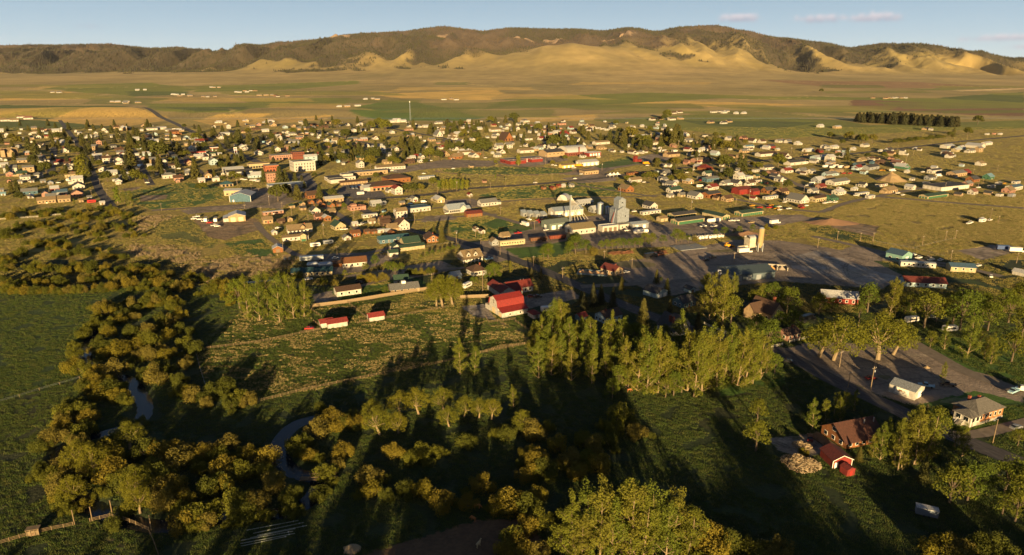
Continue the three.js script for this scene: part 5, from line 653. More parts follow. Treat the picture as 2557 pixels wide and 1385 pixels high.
class Geo {
  constructor() { this.p = []; this.u = []; this.c = null; }
  tri(a, b, c, ua, ub, uc) { this.p.push(...a, ...b, ...c); if (ua) this.u.push(...ua, ...ub, ...uc); else { this.u.push(0, 0, 1, 0, 1, 1); } return this; }
  quad(a, b, c, d) { // uv in metres along the edges
    const l = Math.hypot(b[0] - a[0], b[1] - a[1], b[2] - a[2]), m = Math.hypot(d[0] - a[0], d[1] - a[1], d[2] - a[2]), o = (a[0] + a[2]) * 0.37;
    this.tri(a, b, c, [o, 0], [o + l, 0], [o + l, m]); this.tri(a, c, d, [o, 0], [o + l, m], [o, m]); return this;
  }
  box(x, y, z, sx, sy, sz, turn = 0) { // centre of the base
    const c = Math.cos(turn), s = Math.sin(turn), P = (i, j, k) => { const lx = i * sx / 2, lz = k * sz / 2; return [x + lx * c + lz * s, y + j * sy, z - lx * s + lz * c]; };
    this.quad(P(-1, 0, 1), P(1, 0, 1), P(1, 1, 1), P(-1, 1, 1)); this.quad(P(1, 0, -1), P(-1, 0, -1), P(-1, 1, -1), P(1, 1, -1));
    this.quad(P(1, 0, 1), P(1, 0, -1), P(1, 1, -1), P(1, 1, 1)); this.quad(P(-1, 0, -1), P(-1, 0, 1), P(-1, 1, 1), P(-1, 1, -1));
    this.quad(P(-1, 1, 1), P(1, 1, 1), P(1, 1, -1), P(-1, 1, -1)); this.quad(P(-1, 0, -1), P(1, 0, -1), P(1, 0, 1), P(-1, 0, 1)); return this;
  }
  tube(pts, rad, n = 6) {
    let prev = null;
    for (let i = 0; i < pts.length; i++) {
      const a = pts[Math.max(0, i - 1)], b = pts[Math.min(pts.length - 1, i + 1)], t = new THREE.Vector3(b[0] - a[0], b[1] - a[1], b[2] - a[2]).normalize();
      const s = new THREE.Vector3(Math.abs(t.y) > 0.9 ? 1 : 0, Math.abs(t.y) > 0.9 ? 0 : 1, 0).cross(t).normalize(), q = t.clone().cross(s), ring = [];
      const r = Array.isArray(rad) ? rad[i] : rad;
      for (let k = 0; k < n; k++) { const an = k / n * 2 * Math.PI, cx = Math.cos(an) * r, sx = Math.sin(an) * r; ring.push([pts[i][0] + s.x * cx + q.x * sx, pts[i][1] + s.y * cx + q.y * sx, pts[i][2] + s.z * cx + q.z * sx]); }
      if (prev) for (let k = 0; k < n; k++) this.quad(prev[k], prev[(k + 1) % n], ring[(k + 1) % n], ring[k]);
      else for (let k = 1; k < n - 1; k++) this.tri(ring[0], ring[k + 1], ring[k]);
      prev = ring;
    }
    for (let k = 1; k < n - 1; k++) this.tri(prev[0], prev[k], prev[k + 1]);
    return this;
  }
  build() {
    const g = new THREE.BufferGeometry(); g.setAttribute('position', new THREE.BufferAttribute(new Float32Array(this.p), 3)); g.setAttribute('uv', new THREE.BufferAttribute(new Float32Array(this.u), 2));
    g.computeVertexNormals(); return g;
  }
}
const geoCache = new Map();
const cached = (key, make) => { if (!geoCache.has(key)) geoCache.set(key, make()); return geoCache.get(key); };
const boxGeo = (sx, sy, sz) => cached('b' + [sx, sy, sz].map((v) => v.toFixed(2)), () => new Geo().box(0, 0, 0, sx, sy, sz).build());

// tileable grey noise used as weathering (map) and relief (bump)
function noiseTex(n, fn, srgb) {
  const a = new Uint8Array(n * n * 4);
  for (let j = 0; j < n; j++) for (let i = 0; i < n; i++) { const v = clamp(fn(i / n, j / n)) * 255, o = (j * n + i) * 4; a[o] = a[o + 1] = a[o + 2] = v; a[o + 3] = 255; }
  const t = new THREE.DataTexture(a, n, n); t.wrapS = t.wrapT = THREE.RepeatWrapping; t.magFilter = THREE.LinearFilter; t.minFilter = THREE.LinearMipmapLinearFilter; t.generateMipmaps = true; if (srgb) t.colorSpace = THREE.SRGBColorSpace; t.needsUpdate = true; return t;
}
const tile = (f, u, v, s) => { const a = f(u * s, v * s), b = f((u - 1) * s, v * s), c = f(u * s, (v - 1) * s), d = f((u - 1) * s, (v - 1) * s); return mix(mix(a, b, u), mix(c, d, u), v); };
const weatherTex = noiseTex(256, (u, v) => 0.84 + 0.30 * tile((x, y) => fbm(x, y, 4), u, v, 6) + 0.05 * (rnd() - 0.5), true);
const roofTex = noiseTex(256, (u, v) => 0.78 + 0.55 * tile((x, y) => fbm(x * 3, y, 4), u, v, 7) + 0.12 * (rnd() - 0.5), true);
const groundBump = noiseTex(512, (u, v) => 0.5 + 0.55 * tile((x, y) => fbm(x, y, 5), u, v, 24) + 0.16 * (rnd() - 0.5));
const rep = (t, r) => { const c = t.clone(); c.repeat.set(r, r); c.needsUpdate = true; return c; };
const wallMap = rep(weatherTex, 0.11), roofMap = rep(roofTex, 0.16);
const matCache = new Map();
function mat(color, o = {}) {
  const k = color + Object.entries(o).map(([a, b]) => a + (b?.isTexture ? b.uuid : b)).join();
  if (!matCache.has(k)) matCache.set(k, new THREE.MeshStandardMaterial({ color, roughness: 0.85, side: THREE.DoubleSide, ...o }));
  return matCache.get(k);
}
const WALL = { w: ['#c4bfb4', 'white'], c: ['#b8a883', 'cream'], t: ['#ad9471', 'tan'], n: ['#5f4734', 'brown'], k: ['#3a3a3c', 'charcoal'], g: ['#8f9192', 'grey'], l: ['#a9bfc5', 'pale blue'], b: ['#4d6d7c', 'slate blue'], r: ['#86281f', 'red'], o: ['#8e5a30', 'wooden brown'], y: ['#d8be6c', 'yellow'], e: ['#3d6b50', 'green'], p: ['#ad8370', 'dusty pink'], q: ['#7d4230', 'brick red'] };
const ROOF = { w: ['#c9cac9', 'white'], g: ['#7c7c7a', 'grey'], d: ['#48484a', 'dark grey'], n: ['#5c4433', 'brown'], r: ['#853026', 'red'], e: ['#33503f', 'green'], b: ['#48677e', 'blue'], t: ['#937e5c', 'tan'], k: ['#2e2e30', 'black'], s: ['#a9b4bc', 'silver'], l: ['#7fa3b0', 'pale blue'], o: ['#7d5230', 'rusty brown'], p: ['#93695a', 'dusty pink'], q: ['#75322a', 'dull red'] };
const wallMat = (k) => mat(WALL[k][0], { map: wallMap }), roofMat = (k) => mat(ROOF[k][0], { map: roofMap, roughness: 'wsl'.includes(k) ? 0.45 : 0.8 });
const glassMat = mat('#1b2126', { roughness: 0.12 }), trimMat = mat('#e2ded2'), doorMat = mat('#6b5a48'), darkMat = mat('#222222'), brickMat = mat('#8a4a34', { map: wallMap }), woodMat = mat('#7a6248', { map: wallMap }), paleWood = mat('#8a7658', { map: wallMap }), steelMat = mat('#b4bbc0', { roughness: 0.35, metalness: 0.6 }), concreteMat = mat('#a39c90', { map: wallMap });

// landmarks that labels are told by
const NEAR = [[-3, 333, 'beside the red-roofed barn'], [-85, 311, 'by the paddock sheds'], [3, 366, 'beside the red-roofed white house'], [85, 532, 'by the grain elevator'], [165, 455, 'by the concrete plant'], [60, 400, 'by the sand bin and yard house'], [141, 395, 'by the blue-roofed workshop'], [256, 415, 'by the long white trailer home'], [168, 221, 'by the brick house'], [152, 239, 'by the white garage on the gravel lot'], [103, 191, 'by the red shed and firewood heap'], [77, 303, 'in the cottonwood grove below the steep-gabled house'], [140, 290, 'around the cottage with the white fence'], [-128, 155, 'along the rail fence by the creek'], [-60, 181, 'by the creek footbridge'], [-100, 240, 'in the creek bend below the paddock'], [-130, 290, 'along the creek beside the green pasture'], [-160, 380, 'at the head of the green pasture'], [-270, 480, 'in the willow thicket below town'], [-190, 600, 'by the blue-walled shop'], [-340, 660, 'by the ball field'], [-715, 979, 'by the tan stone church'], [-257, 840, 'by the white three-storey block'], [-135, 707, 'by the grocery store'], [-193, 764, 'by the hospital'], [12, 922, 'by the red school'], [87, 1000, 'by the white domed gymnasium'], [0, 830, 'by the running track'], [-11, 1203, 'by the steep brown church roof'], [-450, 1020, 'by the filling station'], [-267, 1617, 'by the white church on the town edge'], [-245, 1690, 'by the lattice mast'], [143, 545, 'by the storage unit rows'], [230, 678, 'by the red barn shops'], [424, 761, 'by the gravel cone'], [452, 708, 'by the long flat-roofed shop'], [410, 657, 'by the green storage row'], [-50, 588, 'by the grey-roofed house'], [-27, 431, 'by the white dormered house'], [-59, 482, 'by the log house'], [-163, 511, 'by the white house with one dormer'], [-125, 411, 'by the silver tanks'], [700, 1250, 'along the far highway'], [640, 1700, 'by the dark shelterbelt'], [330, 1050, 'among the houses past the school'], [250, 850, 'along the road past the school'], [-500, 1250, 'in the streets below the road cut'], [0, 150, 'in the poplar grove by the corral'], [60, 150, 'on the dark lower meadow'], [-10, 180, 'around the willow-ringed clearing'], [200, 330, 'in the leafy yards along the main road'], [-244, 546, 'by the tan shop'], [300, 600, 'on the sage flat']];
const nearTo = (x, d) => { let b = 1e9, s = ''; for (const n of NEAR) { const q = (n[0] - x) ** 2 + (n[1] - d) ** 2; if (q < b) { b = q; s = n[2]; } } return d > 1750 ? 'out on the plain below the mountains' : s; };

// ---------------------------------------------------------------- terrain
const plainH = (x, d) => 52 * sm(1800, 6600, d) + (14 * Math.exp(-(((x + 1230) / 330) ** 2 + ((d - 1960) / 170) ** 2)) + 9 * Math.exp(-(((x + 640) / 300) ** 2 + ((d - 1960) / 150) ** 2))) * sm(1760, 1860, d);
function ridgeAt(s) { for (let i = 0; i < RIDGE.length - 2; i += 2) if (s < RIDGE[i + 2] || i === RIDGE.length - 4) { const t = clamp((s - RIDGE[i]) / (RIDGE[i + 2] - RIDGE[i])); return mix(RIDGE[i + 1], RIDGE[i + 3], t * t * (3 - 2 * t) * 0.6 + t * 0.4); } return 0; }
let slopePlace = 0, crestPlace = 0; // share of the way from the foot of the range to its crest
function farH(x, d) {
  const s = x / d; let h = plainH(x, d);
  h += sm(1900, 3200, d) * (3.2 * fbm(x / 620, d / 900, 3) + 9 * sm(3000, 6000, d) * fbm(x / 900 + 7, d / 1500, 3));
  const df = 5200 + 900 * sm(-0.15, -0.6, s) + 500 * sm(0.3, 0.7, s) + 500 * fbm(s * 5 + 3, 2.2, 2), dr = 9400 + 700 * fbm(s * 4 + 9, 1.1, 2) - 700 * sm(0.3, 0.7, s);
  let t = (d - df) / (dr - df); slopePlace = t;
  const k = ridgeAt(s) + 0.0009 * fbm(s * 60, 4.4, 3), hr = EYE + dr * k;
  if (t > 0) {
    const tt = Math.min(1, t), b = 0.20 * Math.pow(tt, 1.35) + 0.80 * Math.pow(sm(0.08, 1.12, tt) / sm(0.08, 1.12, 1), 1.15);
    let m = h + (hr - h) * b;
    const wx = x + 260 * fbm(x / 900, d / 900, 2), spur = 1 - Math.abs(noise(wx / 620 + 5, d / 2600)) * 2.2, spur2 = 1 - Math.abs(noise(wx / 260 + 15, d / 1300 + 2)) * 2.2, env = (crestPlace = spur, 1) * Math.sin(Math.PI * Math.pow(tt, 0.8)) * sm(0.16, 0.5, tt) * (1 - 0.88 * Math.exp(-(((x - 560) / 900) ** 2 + ((d - 6800) / 1200) ** 2)));
    m += env * (165 * (spur - 0.45) + 80 * (spur2 - 0.4)) * sm(0, 60, hr - h) + 22 * env * fbm(x / 110, d / 110, 4) + 7 * tt * fbm(x / 60, d / 60, 3);
    if (t > 1) m -= (t - 1) * 260;
    h = Math.max(h + Math.min(0, m), m);
  }
  // smooth golden hill standing before the range, and lower rounded spurs beside it
  const hill = (cx, cd, hh, rx, rf, rb) => { const u = (x - cx) / rx, v = (d - cd) / (d < cd ? rf : rb); return hh * Math.exp(-Math.pow(u * u + v * v, 0.85)); };
  h += hill(620, 6600, 62, 1700, 1700, 1100) + hill(-2300, 7200, 40, 1500, 1500, 1200) + hill(575, 6700, 138, 470, 760, 620) + hill(1500, 7000, 60, 380, 480, 700) + hill(-1750, 6900, 50, 700, 500, 900) + hill(2300, 7300, 50, 420, 500, 700) + hill(-3600, 7600, 40, 600, 420, 700);
  return h;
}
const groundY = (x, d) => (d > 1750 ? farH(x, d) : 0);
const creekPts = []; for (let i = 0; i < CREEK.length; i += 2) creekPts.push(new THREE.Vector3(CREEK[i], 0, CREEK[i + 1]));
const creekCurve = new THREE.CatmullRomCurve3(creekPts, false, 'centripetal'), creekLine = creekCurve.getSpacedPoints(420);
const creekHash = new Map(); creekLine.forEach((p) => { const k = Math.floor(p.x / 12) + ',' + Math.floor(p.z / 12); if (!creekHash.has(k)) creekHash.set(k, []); creekHash.get(k).push(p); });
function creekDist(x, d) { const i = Math.floor(x / 12), j = Math.floor(d / 12); let b = 1e9; for (let a = -1; a <= 1; a++) for (let c = -1; c <= 1; c++) for (const p of creekHash.get((i + a) + ',' + (j + c)) ?? []) b = Math.min(b, (p.x - x) ** 2 + (p.z - d) ** 2); return Math.sqrt(b); }
const nearY = (x, d) => { const c = creekDist(x, d); return -1.4 * (1 - sm(1.5, 4.2, c)) + 0.12 * noise(x / 14, d / 14) * sm(5, 12, c) * 0; };

// albedos (sRGB of the real-world reflectance)
const CLS = { plain: [158, 140, 70], meadow: [37, 51, 17], lush: [41, 61, 16], olive: [48, 54, 23], tuft: [74, 80, 34], straw: [150, 128, 84], pale: [150, 142, 134], gravel: [132, 118, 104], asphalt: [92, 88, 88], dirt: [134, 112, 84], reed: [128, 112, 78], field: [92, 96, 40], lawn: [62, 92, 24], dry: [160, 138, 76], sage: [130, 116, 66], corral: [92, 70, 48], town: [146, 129, 62] };
const FIELD = { green: [116, 122, 36], deep: [84, 98, 28], lush: [88, 114, 26], tan: [206, 170, 88], brown: [122, 88, 60], pale: [206, 178, 128], red: [142, 110, 72] };
const COARSE = 256, coarse = new Float32Array(COARSE * COARSE), fine = new Float32Array(COARSE * COARSE);
for (let j = 0; j < COARSE; j++) for (let i = 0; i < COARSE; i++) { coarse[j * COARSE + i] = tile((x, y) => fbm(x, y, 5), i / COARSE, j / COARSE, 8); fine[j * COARSE + i] = rnd() - 0.5; }
const tap = (a, x, y) => { const xi = Math.floor(x), yi = Math.floor(y), fx = x - xi, fy = y - yi, i0 = xi & 255, i1 = (xi + 1) & 255, j0 = (yi & 255) * 256, j1 = ((yi + 1) & 255) * 256; return mix(mix(a[j0 + i0], a[j0 + i1], fx), mix(a[j1 + i0], a[j1 + i1], fx), fy); };
function paintGround(w, h, x0, x1, d0, d1, base, patches, blur, strokes) {
  const cv = document.createElement('canvas'); cv.width = w; cv.height = h; const c = cv.getContext('2d');
  const X = (x) => (x - x0) / (x1 - x0) * w, Y = (d) => (d - d0) / (d1 - d0) * h, css = (k) => 'rgb(' + CLS[k].join(',') + ')';
  c.fillStyle = css(base); c.fillRect(0, 0, w, h);
  for (const [k, p] of patches) { c.fillStyle = css(k); c.beginPath(); for (let i = 0; i < p.length; i += 2) c.lineTo(X(p[i]), Y(p[i + 1])); c.closePath(); c.fill(); }
  strokes?.(c, X, Y, css); reseed(w + h);
  for (const [k, p] of patches) if (k === 'gravel' || k === 'pale' || k === 'dirt') { c.save(); c.beginPath(); let bx0 = 1e9, bx1 = -1e9, by0 = 1e9, by1 = -1e9; for (let i = 0; i < p.length; i += 2) { const u = X(p[i]), v = Y(p[i + 1]); c.lineTo(u, v); bx0 = Math.min(bx0, u); bx1 = Math.max(bx1, u); by0 = Math.min(by0, v); by1 = Math.max(by1, v); } c.closePath(); c.clip();
    for (let i = 0; i < 16; i++) { c.strokeStyle = rnd() < 0.5 ? 'rgba(70,62,54,0.5)' : 'rgba(170,156,138,0.5)'; c.lineWidth = Math.max(1, 0.5 * w / (x1 - x0)); const u = mix(bx0, bx1, rnd()), v = mix(by0, by1, rnd()), e = mix(bx0, bx1, rnd()), f = mix(by0, by1, rnd()), m = rr(-0.3, 0.3) * (bx1 - bx0); for (const o of [0, 1.9 * w / (x1 - x0)]) { c.beginPath(); c.moveTo(u + o, v); c.quadraticCurveTo((u + e) / 2 + m + o, (v + f) / 2 - m, e + o, f); c.stroke(); } }
    for (let i = 0; i < 10; i++) { c.fillStyle = pick(['rgba(92,92,48,0.55)', 'rgba(100,90,80,0.5)', 'rgba(150,138,120,0.5)']); c.beginPath(); c.ellipse(mix(bx0, bx1, rnd()), mix(by0, by1, rnd()), (bx1 - bx0) * rr(0.02, 0.09), (by1 - by0) * rr(0.02, 0.09), rr(0, 3), 0, 7); c.fill(); } c.restore(); }
  const src = c.getImageData(0, 0, w, h).data, a = new Uint8Array(w * h * 4), mx = (x1 - x0) / w, md = (d1 - d0) / h;
  for (let j = 0; j < h; j++) for (let i = 0; i < w; i++) {
    const x = x0 + (i + 0.5) * mx, d = d0 + (j + 0.5) * md;
    // ragged edges: look the class up at a displaced place
    const wi = clamp(Math.round(i + blur * (tap(coarse, x * 1.3, d * 1.3) * 2 + tap(fine, x * 0.9, d * 0.9)) / mx), 0, w - 1), wj = clamp(Math.round(j + blur * (tap(coarse, x * 1.3 + 90, d * 1.3 + 31) * 2 + tap(fine, x * 0.9 + 70, d * 0.9)) / md), 0, h - 1), s = (wj * w + wi) * 4, o = (j * w + i) * 4;
    let r = src[s], g = src[s + 1], b = src[s + 2];
    const big = tap(coarse, x * 0.32, d * 0.32), mid = tap(coarse, x * 2.1 + 50, d * 2.1), sml = tap(fine, x * 1.7, d * 1.7) + 0.7 * tap(fine, x * 0.6 + 40, d * 0.45), isGreen = g > r ? 1 : g > r * 0.93 ? 0.6 : 0;
    const f = 1 + 0.32 * mid + 0.22 * sml + 0.24 * big; r *= f; g *= f; b *= f;
    const dry = clamp(0.5 * big + 0.5 * mid + 0.25 * sml - 0.2) * isGreen * 0.8; r = mix(r, 150, dry); g = mix(g, 128, dry); b = mix(b, 74, dry);
    a[o] = clamp(r, 0, 255); a[o + 1] = clamp(g, 0, 255); a[o + 2] = clamp(b, 0, 255); a[o + 3] = 255;
  }
  const t = new THREE.DataTexture(a, w, h); t.colorSpace = THREE.SRGBColorSpace; t.magFilter = THREE.LinearFilter; t.minFilter = THREE.LinearMipmapLinearFilter; t.generateMipmaps = true; t.needsUpdate = true; return t;
}
function sheet(x0, x1, d0, d1, nx, nd, fy) {
  const p = [], u = [], idx = [];
  for (let j = 0; j <= nd; j++) for (let i = 0; i <= nx; i++) { const x = mix(x0, x1, i / nx), d = mix(d0, d1, j / nd); p.push(x, fy ? fy(x, d) : 0, -d); u.push((x - x0), (d - d0)); }
  for (let j = 0; j < nd; j++) for (let i = 0; i < nx; i++) { const a = j * (nx + 1) + i, b = a + 1, c = a + nx + 1; idx.push(a, b, c + 1, a, c + 1, c); }
  const g = new THREE.BufferGeometry(); g.setAttribute('position', new THREE.Float32BufferAttribute(p, 3)); g.setAttribute('uv', new THREE.Float32BufferAttribute(u, 2)); g.setIndex(idx); g.computeVertexNormals(); return g;
}
const bumpNear = rep(groundBump, 1 / 22), bumpFar = rep(groundBump, 1 / 60);
{
  const A = [-380, 380, 90, 430], B = [-1450, 1450, 430, 1750];
  const tracks = (c, X, Y, css) => {
    c.strokeStyle = css('dirt'); c.globalAlpha = 0.55; c.lineWidth = 3;
    for (const o of [0, 2.2]) { c.beginPath(); [[-118, 158], [-112, 156.5], [-104, 152], [-97, 146], [-90, 138]].forEach(([x, d]) => c.lineTo(X(x + o), Y(d - o * 0.4))); c.stroke(); c.beginPath(); [[-150, 166], [-130, 162], [-118, 158]].forEach(([x, d]) => c.lineTo(X(x), Y(d + o))); c.stroke(); }
    c.strokeStyle = css('olive'); c.globalAlpha = 0.8; for (const o of [0, 2.4]) { c.beginPath(); [[-163, 315], [-157, 296], [-156, 276], [-160, 262]].forEach(([x, d]) => c.lineTo(X(x + o), Y(d))); c.stroke(); }
    c.globalAlpha = 1;
  };
  const tA = paintGround(2048, 1536, ...A, 'meadow', GROUND_PATCHES, 1.6, tracks), tB = paintGround(2048, 2048, ...B, 'town', GROUND_PATCHES, 1.8, (c, X, Y, css) => {
    c.fillStyle = css('plain'); c.beginPath(); [[-1450, 1480], [-900, 1500], [-620, 1560], [-300, 1640], [100, 1600], [400, 1380], [900, 1420], [1450, 1350], [1450, 1750], [-1450, 1750]].forEach(([x, d]) => c.lineTo(X(x), Y(d))); c.closePath(); c.fill(); for (const [k, p] of FIELDS) { c.fillStyle = 'rgb(' + FIELD[k].join(',') + ')'; c.beginPath(); for (let i = 0; i < p.length; i += 2) c.lineTo(X(p[i]), Y(p[i + 1])); c.closePath(); c.fill(); }
    // running track: oval ring of cinders round a lawn
    c.save(); c.translate(X(-6), Y(838)); c.scale(2048 / 2900, 2048 / 1320); c.rotate(-0.0); const oval = (rx, rz) => { c.beginPath(); c.ellipse(0, 0, rx, rz, 0, 0, 7); c.fill(); };
    c.fillStyle = css('dirt'); oval(90, 42); c.fillStyle = css('lawn'); oval(80, 33); c.restore();
  });
  const fit = (t, b) => { const c = t.clone(); c.repeat.set(1 / (b[1] - b[0]), 1 / (b[3] - b[2])); c.needsUpdate = true; return c; };
  top('meadow_ground', sheet(...A, 380, 170, nearY), mat('#ffffff', { map: fit(tA, A), bumpMap: bumpNear, bumpScale: 0.55, roughness: 1 }), 'structure', 'grassy meadows and yards below the town', 'ground');
  top('town_ground', sheet(...B, 60, 30), mat('#ffffff', { map: fit(tB, B), bumpMap: bumpFar, bumpScale: 1.1, roughness: 1 }), 'structure', 'dry grass and dirt ground under the town', 'ground');
  const out = mat('#5f5f38', { bumpMap: bumpFar, bumpScale: 0.6, roughness: 1, map: rep(weatherTex, 0.02) });
  const skirt = mergeGeometries([sheet(-6000, -380, 90, 430, 8, 2), sheet(380, 6000, 90, 430, 8, 2), sheet(-6000, -1450, 430, 1750, 8, 4), sheet(1450, 6000, 430, 1750, 8, 4), sheet(-6000, 6000, -4000, 90, 10, 8)]);
  top('surrounding_ground', skirt, out, 'structure', 'grassland around and behind the town', 'ground');
}
{ // the plain and the mountains: one height field coloured by what grows there
  const NX = 860, rows = []; let d = 1750; while (d < 10600) { rows.push(d); d += d < 4200 ? 18 + (d - 1750) * 0.012 : d < 5800 ? 44 : 20; } for (; d < 14000; d += 260) rows.push(d);
  const cw = 1024, chh = 1024, cv = document.createElement('canvas'); cv.width = cw; cv.height = chh; const c = cv.getContext('2d'); const X = (x) => (x + 6000) / 12000 * cw, Y = (q) => (q - 1700) / 5300 * chh;
  c.clearRect(0, 0, cw, chh);
  for (const [k, p] of FIELDS) { c.fillStyle = 'rgb(' + FIELD[k].join(',') + ')'; c.beginPath(); for (let i = 0; i < p.length; i += 2) c.lineTo(X(p[i]), Y(p[i + 1])); c.closePath(); c.fill(); }
  reseed(8); for (let i = 0; i < 90; i++) { const x = rr(-4200, 4200), q = 1750 + 2300 * rnd() ** 1.5, w = rr(200, 900), h = rr(120, 420), sk = rr(-200, 200); c.fillStyle = pick(['rgba(120,122,38,0.7)', 'rgba(196,164,84,0.6)', 'rgba(98,108,30,0.65)', 'rgba(132,128,44,0.7)', 'rgba(112,118,36,0.7)']); c.beginPath(); [[x, q], [x + w, q + sk * 0.3], [x + w + sk, q + h], [x + sk, q + h - sk * 0.3]].forEach(([e, f]) => c.lineTo(X(e), Y(f))); c.closePath(); c.fill(); }
  c.strokeStyle = 'rgba(196,170,110,0.8)'; c.lineWidth = 1; for (let i = 0; i < 26; i++) { const x = rr(-4500, 4500), q = rr(1800, 4800), l = rr(300, 1400), t = pick([0.55, -1.02]) + rr(-0.1, 0.1); c.beginPath(); c.moveTo(X(x), Y(q)); c.lineTo(X(x + Math.cos(t) * l), Y(q + Math.sin(t) * l)); c.stroke(); }
  const img = c.getImageData(0, 0, cw, chh).data, lin = (v) => { v /= 255; return v < 0.04045 ? v / 12.92 : Math.pow((v + 0.055) / 1.055, 2.4); };
  const pos = [], col = [], uv = [], idx = [], forest = []; reseed(3);
  const rock = [[-2180, 8750], [-2050, 8800], [60, 8350], [160, 8300], [480, 8400], [1300, 8250], [-800, 8500], [1150, 8300]];
  rows.forEach((dd, j) => {
    for (let i = 0; i <= NX; i++) {
      const x = (i / NX * 2 - 1) * (0.98 * dd + 700), y = (crestPlace = 0, farH(x, dd)), place = slopePlace, crest = crestPlace;
      pos.push(x, y, -dd); uv.push(x * 0.004, dd * 0.004);
      const n1 = fbm(x / 420, dd / 420, 4), n2 = fbm(x / 90, dd / 140, 3), n3 = fbm(x / 1500 + 3, dd / 2200, 3);
      let r, g, b;
      const k = (clamp(Math.round(Y(dd) + n1 * 14), 0, chh - 1) * cw + clamp(Math.round(X(x) + n1 * 6), 0, cw - 1)) * 4;
      // one dry grassland over the whole plain and its foothills; the ploughed, sown and mown fields lie on it as patches
      const dryness = clamp(0.55 + n3 * 1.2 + n1 * 0.5), crop = img[k + 3] / 255;
      r = mix(mix(0.25, 0.42, dryness), lin(img[k]), crop); g = mix(mix(0.20, 0.305, dryness), lin(img[k + 1]), crop); b = mix(mix(0.065, 0.115, dryness), lin(img[k + 2]), crop);
      const v = 1 + 0.30 * n1 + 0.35 * n2; r *= v; g *= v; b *= v;
      // woods: high slopes and hollows, none on the smooth hill
      const rel = y - plainH(x, dd), s = x / dd;
      const onHill = Math.exp(-Math.pow(((x - 545) / 700) ** 2 + ((dd - 6500) / 850) ** 2, 2));
      const grassSpur = clamp(0.35 + 1.6 * fbm(x / 520 + 11, dd / 1500, 3)) * sm(0.05, 0.45, s);
      const tp = place + 0.34 * n1 + 0.16 * n3;
      let w = sm(mix(0.19, 0.30, sm(-0.3, 0.1, s)), mix(0.26, 0.37, sm(-0.3, 0.1, s)), tp + 0.10 * n2) - 1.5 * onHill - 1.25 * grassSpur * (1 - sm(0.52, 0.72, place)) + 0.35 * sm(-0.3, -0.45, s) * sm(0.2, 0.3, tp);
      w -= 1.2 * sm(0.50, 0.80, crest + 0.3 * n2) * (1 - sm(mix(0.30, 0.46, sm(0.05, 0.25, s)), mix(0.42, 0.62, sm(0.05, 0.25, s)), place)) * sm(-0.3, -0.1, s); w += 0.7 * sm(0.20, 0.30, n1) * sm(0.10, 0.2, place) * (1 - onHill); w = clamp(w);
      const bare = sm(-0.12, 0.25, n3 + 0.4 * n1) * sm(180, 330, rel);
      const wr = mix(0.036, 0.070, bare), wg = mix(0.029, 0.048, bare), wb = mix(0.021, 0.036, bare);
      r = mix(r, wr * v, w * 0.9); g = mix(g, wg * v, w * 0.9); b = mix(b, wb * v, w * 0.9);
      for (const [rx, rd] of rock) { const q = Math.hypot(x - rx, (dd - rd) * 0.6); if (q < 130 && n2 > -0.1 + q / 400) { r = 0.30; g = 0.21; b = 0.135; w = 0; pos[pos.length - 2] += 26 * (1 - q / 130) + n2 * 20; } }
      col.push(Math.max(0.01, r), Math.max(0.01, g), Math.max(0.008, b));
      if (w > 0.25 && Math.abs(s) < 0.86 && dd < 10300) { const share = w * (1 - 0.75 * bare) * 0.9; if (rnd() < share * 0.75) forest.push([x + rr(-10, 10), y - 1, dd + rr(-10, 10), rnd(), bare]); }
    }
  });
  for (let j = 0; j < rows.length - 1; j++) for (let i = 0; i < NX; i++) { const a = j * (NX + 1) + i, e = a + NX + 1; idx.push(a, a + 1, e + 1, a, e + 1, e); }
  const g = new THREE.BufferGeometry(); g.setAttribute('position', new THREE.Float32BufferAttribute(pos, 3)); g.setAttribute('color', new THREE.Float32BufferAttribute(col, 3)); g.setAttribute('uv', new THREE.Float32BufferAttribute(uv, 2)); g.setIndex(idx); g.computeVertexNormals();
  top('plain_and_mountains', g, new THREE.MeshStandardMaterial({ vertexColors: true, roughness: 1, bumpMap: rep(groundBump, 1), bumpScale: 7, side: THREE.DoubleSide }), 'structure', 'farmed plain rising to a grassy and wooded mountain range', 'terrain');
  // far-off woods on the range: one mass of small conifers
  const cone = new Geo(); for (let k = 0; k < 6; k++) { const a = k / 6 * 6.283, b = (k + 1) / 6 * 6.283, q = k % 2 ? 3.6 : 4.6; cone.tri([Math.cos(a) * q, 0.5, Math.sin(a) * q], [0, 17, 0], [Math.cos(b) * 4, 0, Math.sin(b) * 4]); }
  const im = new THREE.InstancedMesh(cone.build(), mat('#ffffff', { roughness: 1 }), forest.length), M = new THREE.Matrix4(), Q = new THREE.Quaternion(), C = new THREE.Color();
  forest.forEach(([x, y, dd, a, bare], i) => { const s = 0.55 + 0.75 * a; M.compose(new THREE.Vector3(x, y, -dd), Q.setFromAxisAngle(new THREE.Vector3(0, 1, 0), a * 20), new THREE.Vector3(s, s * (0.8 + 0.4 * ((a * 7) % 1)), s)); im.setMatrixAt(i, M); const t = (a * 13) % 1; im.setColorAt(i, bare > 0.5 ? C.setRGB(0.046 + 0.03 * t, 0.033 + 0.018 * t, 0.024) : C.setRGB(0.026 + 0.02 * t, 0.027 + 0.014 * t, 0.013)); });
  im.name = 'mountain_forest'; im.castShadow = im.receiveShadow = true; scene.add(im); tag(im, 'dark conifer woods covering the mountain slopes', 'forest', null, 'stuff');
  console.log('terrain verts', pos.length / 3, 'forest', forest.length);
}
